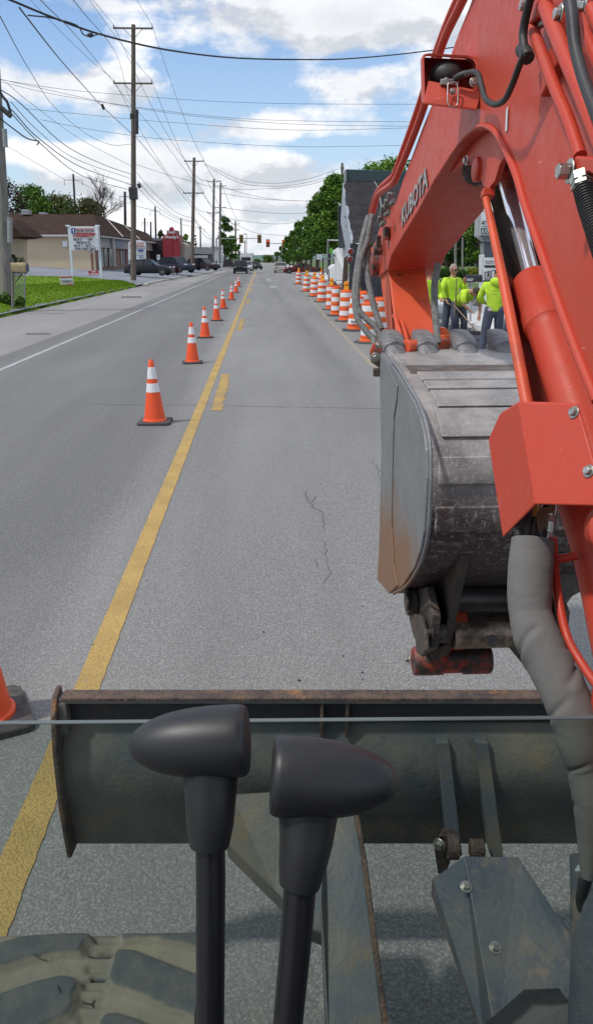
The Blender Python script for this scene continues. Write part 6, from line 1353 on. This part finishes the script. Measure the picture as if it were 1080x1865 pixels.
rectP(880,488,925,560,sign_white,'panel',-.02,.05); rectP(879,510.5,925,514,ink_black,'rule',-.05,.01); tx('Ki',886.5,504.5,8.5,8.0,DP-.09,ink_black,PY,.05)
for L in ([(882,510),(882,495.5),(883.5,495.5),(883.5,510)],[(882,495.5),(902,491.5),(902,493),(882,497)]): MB().prism([at(x,y,DP-.07) for x,y in L],(0,.01,0)).build('emblem_frame',ink_black,PY)
for y in (507,508.8,516.5,519): rectP(884,y,897,y+.7,grey_p,'small_print',-.05,.01)
rectP(881,493,901,493.8,grey_p,'small_print',-.05,.01) if False else None
pG,_,_,_=pole(829,500,425,60,.22,'grey pole among the trees seen under the boom',((438,3,1),),m=wood_grey,group=None); pole(842,500,432,64,.22,'second grey pole seen under the boom beside the first',(),m=wood_grey,group=None)
# ================================================================ TREES AND SHRUBS
def leafm(n,c): return mat('leaf_'+n,c,.75,col2=tuple(q*.72 for q in c),scale=1.3,lo=.35,hi=.7,spec=.25)
gA,gB,gC=leafm('mid_green',(.095,.20,.022)),leafm('deep_green',(.055,.125,.018)),leafm('fresh_green',(.15,.27,.035)); oA,oB=leafm('olive',(.13,.145,.04)),leafm('olive_dark',(.085,.105,.03)); mA,mB=leafm('maroon',(.06,.02,.024)),leafm('maroon_dark',(.04,.018,.02)); yA=leafm('yellow_green',(.25,.24,.02)); cA=leafm('conifer',(.014,.035,.014))
bark=mat('bark',(.06,.045,.035),.9,col2=(.10,.08,.065),scale=8,bump=.5)
rng=np.random.RandomState(3)
def foliage(name,blobs,n,size,mats,parent,wts=None):
    """blobs: (centre, (rx,ry,rz)); n leaves of given size"""
    B=np.array([[c[0],c[1],c[2],r[0],r[1],r[2]] for c,r in blobs]); vol=(B[:,3]*B[:,5]); pr=vol/vol.sum(); idx=rng.choice(len(B),n,p=pr)
    d=rng.normal(size=(n,3)); d/=np.linalg.norm(d,axis=1)[:,None]; rad=np.where(rng.uniform(0,1,n)<.14,rng.uniform(1.1,1.45,n),rng.uniform(.35,1.1,n)**.8)[:,None]
    P=B[idx,:3]+d*rad*B[idx,3:]
    a=rng.normal(size=(n,3)); a[:,2]*=.6; a/=np.linalg.norm(a,axis=1)[:,None]; b=rng.normal(size=(n,3)); b-=a*(a*b).sum(1)[:,None]; b/=np.linalg.norm(b,axis=1)[:,None]
    s=(size*rng.uniform(.55,1.3,n))[:,None]; V_=np.empty((n,4,3)); V_[:,0]=P-a*s; V_[:,1]=P+b*s*.55; V_[:,2]=P+a*s; V_[:,3]=P-b*s*.55
    V_=V_.reshape(-1,3)-np.array(top_loc(parent) if parent else (0,0,0))
    me=bpy.data.meshes.new(name); me.vertices.add(4*n); me.vertices.foreach_set('co',V_.ravel().astype(np.float32)); me.loops.add(4*n); me.loops.foreach_set('vertex_index',np.arange(4*n,dtype=np.int32)); me.polygons.add(n); me.polygons.foreach_set('loop_start',np.arange(0,4*n,4,dtype=np.int32))
    for m in mats: me.materials.append(m)
    mi=(idx*7+rng.randint(0,2,n))%len(mats) if wts is None else rng.choice(len(mats),n,p=wts)
    me.polygons.foreach_set('material_index',mi.astype(np.int32)); me.update(); me.validate()
    o=bpy.data.objects.new(name,me); C.objects.link(o); o.parent=parent; return o
def tree(px,yb,ytop,D,hw,label,mats,n=6000,size=.12,trunk=.14,low=.28,nb=26,group=None,cone=False,zb=None,name='tree',cat='tree'):
    b=at(px,yb,D); t=at(px,ytop,D); Hh=t.z-b.z; w=hw*D/F; r=empty(name,(b.x,b.y,b.z-.2),label,cat,group)
    tm=MB(); tm.ring([b-Vector((0,0,.3)),b+Vector((.05,0,Hh*.3)),b+Vector((0,.05,Hh*.75))],[trunk,trunk*.75,trunk*.25],8)
    for k in range(9):
        a=rng.uniform(0,6.28); z0=Hh*rng.uniform(low*.8,.6); s=b+Vector((0,0,z0)); e=s+Vector((math.cos(a)*w*.7,math.sin(a)*w*.7,Hh*.22)); tm.ring([s,s.lerp(e,.5)+Vector((0,0,.1)),e],[trunk*.4,trunk*.25,.02],5)
    tm.build('trunk',bark,r,smooth=60)
    bl=[]
    for k in range(nb):
        u=rng.uniform(0,1); z=low+(1-low)*u
        if cone: ww=w*(1-u)*.9+.05; rr=max(.12,w*.30*(1.05-u))
        else: ww=w*.78*math.sqrt(max(0,1-(abs(u-.42)/.62)**2.2)); rr=w*rng.uniform(.22,.40)
        a=rng.uniform(0,6.28); q=rng.uniform(.35,1)
        bl.append(((b.x+math.cos(a)*ww*q,b.y+math.sin(a)*ww*q,b.z+Hh*min(z,1-.6*rr/Hh)-0),(rr,rr,rr*.8)))
    if not cone: bl.append(((b.x,b.y,b.z+Hh*.93),(w*.25,w*.25,Hh*.07)))
    foliage('crown',bl,n,size,mats,r); return r
GT='trees in the row right of the road'
tree(598,492,322,62,34,'large dense green tree rising beside the dump truck, biggest of the row',[gA,gB,gA,gC],16000,.12,.16,.22,46,GT)
tree(577,490,352,74,25,'green tree second in the row left of the biggest one',[gA,gB],9000,.13,.15,.22,30,GT)
tree(625,492,318,70,26,'green tree hidden behind the dump truck box',[gA,gB],5000,.13,.15,.22,26,GT)
for i,(px,yt,D,hw,l) in enumerate(((566,380,86,19,'third'),(557,398,96,16,'fourth'),(548,405,108,15,'fifth'),(541,407,122,12,'sixth'),(534,421,140,11,'seventh'),(527,431,160,10,'eighth'),(521,440,185,9,'ninth'),(515,449,215,8,'tenth and farthest'))):
    tree(px,488,yt,D,hw,'green street tree, '+l+' in the row counting from the dump truck',[gA,gB] if i%2 else [gB,gA,gA],4200,.15+.012*i,.15,.18,22,GT)
tree(700,500,290,46,64,'tree top showing above the raised truck box',[gC,gA,gC],14000,.10,.15,.2,60)
b_=at(655,296,43.5); 
# trees seen under the boom
tree(868,490,395,52,26,'bright leafy tree with white gaps behind the pylon sign',[gA,gC,gB],7000,.10,.12,.2,26); tree(812,492,415,70,26,'dark conifer seen under the boom on the left',[cA,gB],5000,.14,.2,.05,30,cone=True); tree(838,492,418,80,30,'dark evergreen between the two grey poles',[cA,cA,oB],6000,.15,.2,.1,30); tree(856,492,405,95,24,'tall dark tree behind the pylon sign and evergreen',[gB,cA],5000,.2,.2,.1,26); tree(790,492,400,90,30,'dark tree seen just beside the orange arm',[gB,cA],4000,.2,.2,.1,22)
def bush(px,yb,w,h,D,label,mats,n=1500,size=.06,name='shrub',cat='shrub',group=None):
    b=at(px,yb,D); r=empty(name,b,label,cat,group); ww=w*D/F; hh=h*D/F; bl=[((b.x+rng.uniform(-ww,ww)*.7,b.y+rng.uniform(-.4,.4)*min(ww,.8),b.z+hh*rng.uniform(.3,.65)),(ww*.28+.03,min(ww*.5,.6),hh*.38)) for _ in range(12)]
    foliage('foliage',bl,n,size,mats,r); MB().ring([b-Vector((0,0,.1)),b+Vector((0,0,hh*.5))],[.03,.015],5).build('stem',bark,r); return r
bush(820,505,26,18,48,'clipped dark green hedge behind the workers',[gB,gA],4000,.06,'hedge','hedge'); bush(842,508,20,14,46,'low dark hedge right of the clipped one',[gB,cA],2500,.06,'hedge','hedge'); bush(858,502,13,14,44,'yellow flowering shrub beside the pylon sign',[yA,gA,yA],2200,.05); bush(870,512,10,22,46,'dark shrub just left of the pylon sign',[gB,cA],1500,.06)
# house behind the trees
HS=empty('far_house',at(860,486,85),'pale house wall glimpsed behind the shrubs under the boom','house'); MB().prism([at(x,y,85) for x,y in ((848,492),(848,484),(872,484),(872,492))],(0,4,0)).build('wall',white_paint,HS); MB().prism([at(x,y,84.8) for x,y in ((846,484),(852,480),(870,480),(874,484))],(0,4,0)).build('roof',roofgrey,HS)
# trees behind the shops
tree(6,440,322,112,46,'dark maroon leaved tree behind the strip mall at the left',[mA,mB],11000,.17,.25,.0,60); tree(64,440,338,118,46,'bright green tree behind the strip mall roof unit',[gA,gC,gB],12000,.17,.25,.0,64); tree(112,440,356,120,44,'olive green tree in the middle of the line behind the strip mall',[oA,gB,oA],10000,.17,.25,.0,56); tree(160,440,362,122,42,'olive brown tree under the bare branches',[oA,oB],10000,.17,.25,.0,56)
def bare(px,yb,D,Hh,spread,label,n0=6):
    b=at(px,yb,D); r=empty('bare_tree',b,label,'tree'); mb=MB(); random.seed(5)
    def br(p,d,L,rad,dep):
        q=p+d*L; mid=p.lerp(q,.5)+Vector((random.uniform(-1,1),random.uniform(-1,1),random.uniform(-.5,.5)))*L*.08; mb.ring([p,mid,q],[rad*.75,rad*.6,rad*.45],4,caps=False)
        if dep==0: return
        for k in range(random.choice((3,4)) if dep>1 else 4):
            nd_=(d+Vector((random.uniform(-1,1)*spread,random.uniform(-1,1)*.8,random.uniform(-.45,.6)))*.85).normalized(); br(p.lerp(q,random.uniform(.45,1)),nd_,L*random.uniform(.55,.82),rad*.58,dep-1)
    for k in range(n0): br(b,Vector((random.uniform(-.9,.9)*spread,random.uniform(-.5,.5),1)).normalized(),Hh*.36,.14,5)
    mb.build('branches',bark,r); return r
bare(184,420,116,8.0,.8,'bare tree with dense twigs above the roof of the strip mall',3)
tree(410,482,394,190,16,'tall tree behind the close utility poles, leaves thin and grey green',[oB,gA,gB],4500,.25,.25,.2,26); tree(422,482,430,200,14,'low green tree right of the tall thin leaved one',[gB,gA],3000,.25,.25,.1,20); tree(340,480,427,165,12,'green tree behind the red sign tower',[gA,gC],3000,.2,.2,.1,18); tree(358,480,429,170,6,'small dark conifer right of the red sign tower',[cA,gB],2200,.18,.2,.05,18,cone=True); tree(296,470,418,190,9,'thin tree above the dark restaurant wing',[gB,oA],1200,.2,.2,.3,14); tree(272,470,431,190,8,'small green tree by the strip mall roof end',[gA,gC],1600,.2,.2,.2,14); tree(436,484,445,260,5,'small tree left of the oncoming lorry',[gB,gA],900,.3,.2,.1,10); tree(488,486,466,420,14,'far round green tree at the end of the road',[gA,oA],1600,.5,.3,.1,14); tree(470,486,472,430,10,'far low tree at the end of the road left of the round one',[gB,gA],1000,.5,.3,.1,10)
tree(505,486,460,320,8,'far green tree where the row meets the road end',[gA,gB],1200,.35,.3,.1,10)
hill=mat('hazy_hill',(.10,.17,.15),1,col2=(.13,.19,.17),scale=.01,spec=0)
mb=MB(); N_=60; vs=[]
for i in range(N_+1):
    x=-2200+4400*i/N_; h=14+16*mnoise.noise(Vector((i*.21,1.3,0)))+5*mnoise.noise(Vector((i*.9,2,0))); vs+=[R(1700,x,-.5),R(2000,x,max(4,h)),R(2400,x,-.5)]
mb.add(vs,[(i*3+j,i*3+j+1,(i+1)*3+j+1,(i+1)*3+j) for i in range(N_) for j in range(2)]); mb.build('hills',hill,None,smooth=60,kind='structure')
# weeds at the foot of the fence, flowers by the mailbox, reddish shrub and planter in the lot
bush(4,558,22,22,30.5,'dark weeds growing along the chain link fence',[gB,gA],2600,.07); bush(38,556,8,14,30.8,'dark weeds at the foot of the mailbox post',[gB,gA],700,.06); bush(28,482,6,16,31.5,'dark shrub behind the fence post',[cA,oB],700,.05); bush(40,482,6,14,31.8,'thin shrub with pale flowers above the mailbox',[oA,gB,leafm('pale',(.4,.4,.3))],400,.04)
bush(322,497,4.5,12,86,'round reddish shrub beside the navy suv',[mA,leafm('red_brown',(.10,.03,.025))],900,.08)
RP=empty('red_post',at(317.5,496,87),'short red post beside the parked navy suv','post'); MB().ring([at(317.5,497,87),at(317.5,485,87)],.09,8).build('post',ink_red,RP); MB().lathe([(.09,0),(.06,.05),(0,.07)],at(317.5,485,87),8).build('cap',ink_red,RP)
# grass blades along the bank
gl=[];
n=26000; tt=rng.uniform(0,1,n)**1.0; ss=rng.uniform(24,62,n); P=np.empty((n,3))
for i in range(n):
    s=ss[i]; e=tt_left(s)+tj(s); lo_=gl0(s); t=e+(lo_-e)*tt[i]*(.35 if i%3 else 1); z=max(zleft(s,t),0)+.01; p=R(s,t,z); P[i]=(p.x,p.y,p.z)
ang=rng.uniform(0,6.28,n); hh=rng.uniform(.03,.075,n); ww=.022
V_=np.empty((n,3,3)); V_[:,0]=P+np.c_[np.cos(ang)*ww,np.sin(ang)*ww,np.zeros(n)]; V_[:,1]=P-np.c_[np.cos(ang)*ww,np.sin(ang)*ww,np.zeros(n)]; V_[:,2]=P+np.c_[rng.uniform(-.03,.03,n),rng.uniform(-.03,.03,n),hh]
me=bpy.data.meshes.new('grass'); me.vertices.add(3*n); me.vertices.foreach_set('co',V_.ravel().astype(np.float32)); me.loops.add(3*n); me.loops.foreach_set('vertex_index',np.arange(3*n,dtype=np.int32)); me.polygons.add(n); me.polygons.foreach_set('loop_start',np.arange(0,3*n,3,dtype=np.int32))
me.materials.append(grassbase); me.update(); me.validate(); o=bpy.data.objects.new('grass',me); C.objects.link(o); setp(o,'short bright green grass of the roadside verge','grass',None,'stuff')
# ================================================================ SKY, SUN, CAMERA
SUN_EL,SUN_AZ=RAD(58),RAD(-112)    # azimuth measured from +Y towards +X
w=bpy.data.worlds.new('World'); bpy.context.scene.world=w; w.use_nodes=True; nt=w.node_tree; N=nt.nodes; L=nt.links
bg=N['Background']; sky=N.new('ShaderNodeTexSky'); sky.sky_type='NISHITA'; sky.sun_disc=False; sky.sun_elevation=SUN_EL; sky.sun_rotation=SUN_AZ; sky.air_density=1.0; sky.dust_density=1.2; sky.ozone_density=1.2
tc=N.new('ShaderNodeTexCoord'); o=tc.outputs['Generated']; sep=N.new('ShaderNodeSeparateXYZ'); L.new(o,sep.inputs[0])
def mth(op,a,b=None,c=None):
    m=N.new('ShaderNodeMath'); m.operation=op
    for i,v in enumerate((a,b,c)):
        if v is None: continue
        if isinstance(v,(int,float)): m.inputs[i].default_value=v
        else: L.new(v,m.inputs[i])
    return m.outputs[0]
az=mth('ARCTAN2',sep.outputs['X'],sep.outputs['Y']); el=mth('ARCSINE',sep.outputs['Z'])
cmb=N.new('ShaderNodeCombineXYZ'); L.new(az,cmb.inputs[0]); L.new(mth('MULTIPLY',el,1.9),cmb.inputs[1])
n1=noise(N,L,cmb.outputs[0],6.5,10,.62,2.0); n2=noise(N,L,cmb.outputs[0],2.2,6,.55,5.0); n3=noise(N,L,cmb.outputs[0],9,8,.6,9.0)
dens=mth('ADD',mth('MULTIPLY',n1,.72),mth('MULTIPLY',n2,.28))
# wide openings of blue between the cloud banks
def sky_dir(px,py): r=ray(px,py).normalized(); return math.atan2(r.x,r.y),math.asin(r.z)
holes=[(90,65,130,42,.17),(30,30,60,40,.12),(330,120,150,30,.13),(330,200,70,38,.12),(430,165,90,30,.10),(40,215,80,25,.10),(650,110,70,14,.08),(520,262,170,18,.12),(620,275,90,14,.09),(100,245,120,20,.09),(560,185,60,12,.05),(30,300,80,18,.07),(300,20,60,12,.03)]
fills=[(620,40,230,55,.14),(180,10,160,14,.08),(100,140,90,38,.12),(230,150,60,45,.10),(420,240,120,24,.12),(640,165,70,34,.12),(250,290,200,40,.12),(520,340,240,50,.07),(450,400,300,40,.06),(330,330,90,30,.08)]
tot=dens
for sgn,LL in ((-1,holes),(1,fills)):
    for (px,py,rx,ry,a) in LL:
        A,E=sky_dir(px,py); A1,_=sky_dir(px+rx,py); _,E1=sky_dir(px,py-ry); sx=abs(A1-A); sy=abs(E1-E)
        dx=mth('DIVIDE',mth('SUBTRACT',az,A),sx); dy=mth('DIVIDE',mth('SUBTRACT',el,E),sy)
        q=mth('EXPONENT',mth('MULTIPLY',mth('ADD',mth('MULTIPLY',dx,dx),mth('MULTIPLY',dy,dy)),-1.0))
        tot=mth('ADD',tot,mth('MULTIPLY',q,sgn*a))
cf=mrange(N,L,tot,.45,.53)
sh=mrange(N,L,mth('ADD',mth('MULTIPLY',n1,.45),mth('MULTIPLY',n3,.55)),.40,.60)
cmb2=N.new('ShaderNodeCombineXYZ'); L.new(az,cmb2.inputs[0]); L.new(mth('MULTIPLY',mth('ADD',el,.022),1.9),cmb2.inputs[1])
n1b=noise(N,L,cmb2.outputs[0],6.5,5,.55,2.0); n1c=noise(N,L,cmb.outputs[0],6.5,5,.55,2.0)
under=mrange(N,L,mth('SUBTRACT',n1b,n1c),.0,.075)
thick=mth('MAXIMUM',mrange(N,L,tot,.60,.80),under)
cc=mixc(N,L,sh,(8.2,8.5,9.1),(10.9,11.0,11.2)); cc=mixc(N,L,mth('MULTIPLY',thick,.8),cc,(6.1,6.5,7.2))
skyb=mixc(N,L,1.0,sky.outputs[0],(1.25,1.48,1.75),'MULTIPLY'); skyb_node=skyb.node; skyb_node.clamp_factor=False
hz=mrange(N,L,el,.28,.02,0,.6)
skyc=mixc(N,L,hz,skyb,(7.2,8.6,9.8))
fin=mixc(N,L,cf,skyc,cc); L.new(fin,bg.inputs['Color']); bg.inputs['Strength'].default_value=.088
s=bpy.data.lights.new('sun','SUN'); s.energy=2.3; s.angle=RAD(3); s.color=(1,.95,.88); so=bpy.data.objects.new('sun',s); C.objects.link(so)
dv=Vector((math.sin(SUN_AZ)*math.cos(SUN_EL),math.cos(SUN_AZ)*math.cos(SUN_EL),math.sin(SUN_EL))); so.rotation_euler=dv.to_track_quat('Z','Y').to_euler(); so.location=dv*50
cam=bpy.data.cameras.new('camera'); co=bpy.data.objects.new('camera',cam); C.objects.link(co); co.location=CAM; co.rotation_euler=(math.pi/2-PITCH,0,0)
cam.sensor_fit='VERTICAL'; cam.sensor_height=24; cam.lens=F/1865*24; cam.clip_start=.05; cam.clip_end=8000
sc=bpy.context.scene; sc.camera=co
sc.view_settings.view_transform='Standard'; sc.view_settings.look='None'; sc.view_settings.gamma=1; sc.view_settings.exposure=0.17
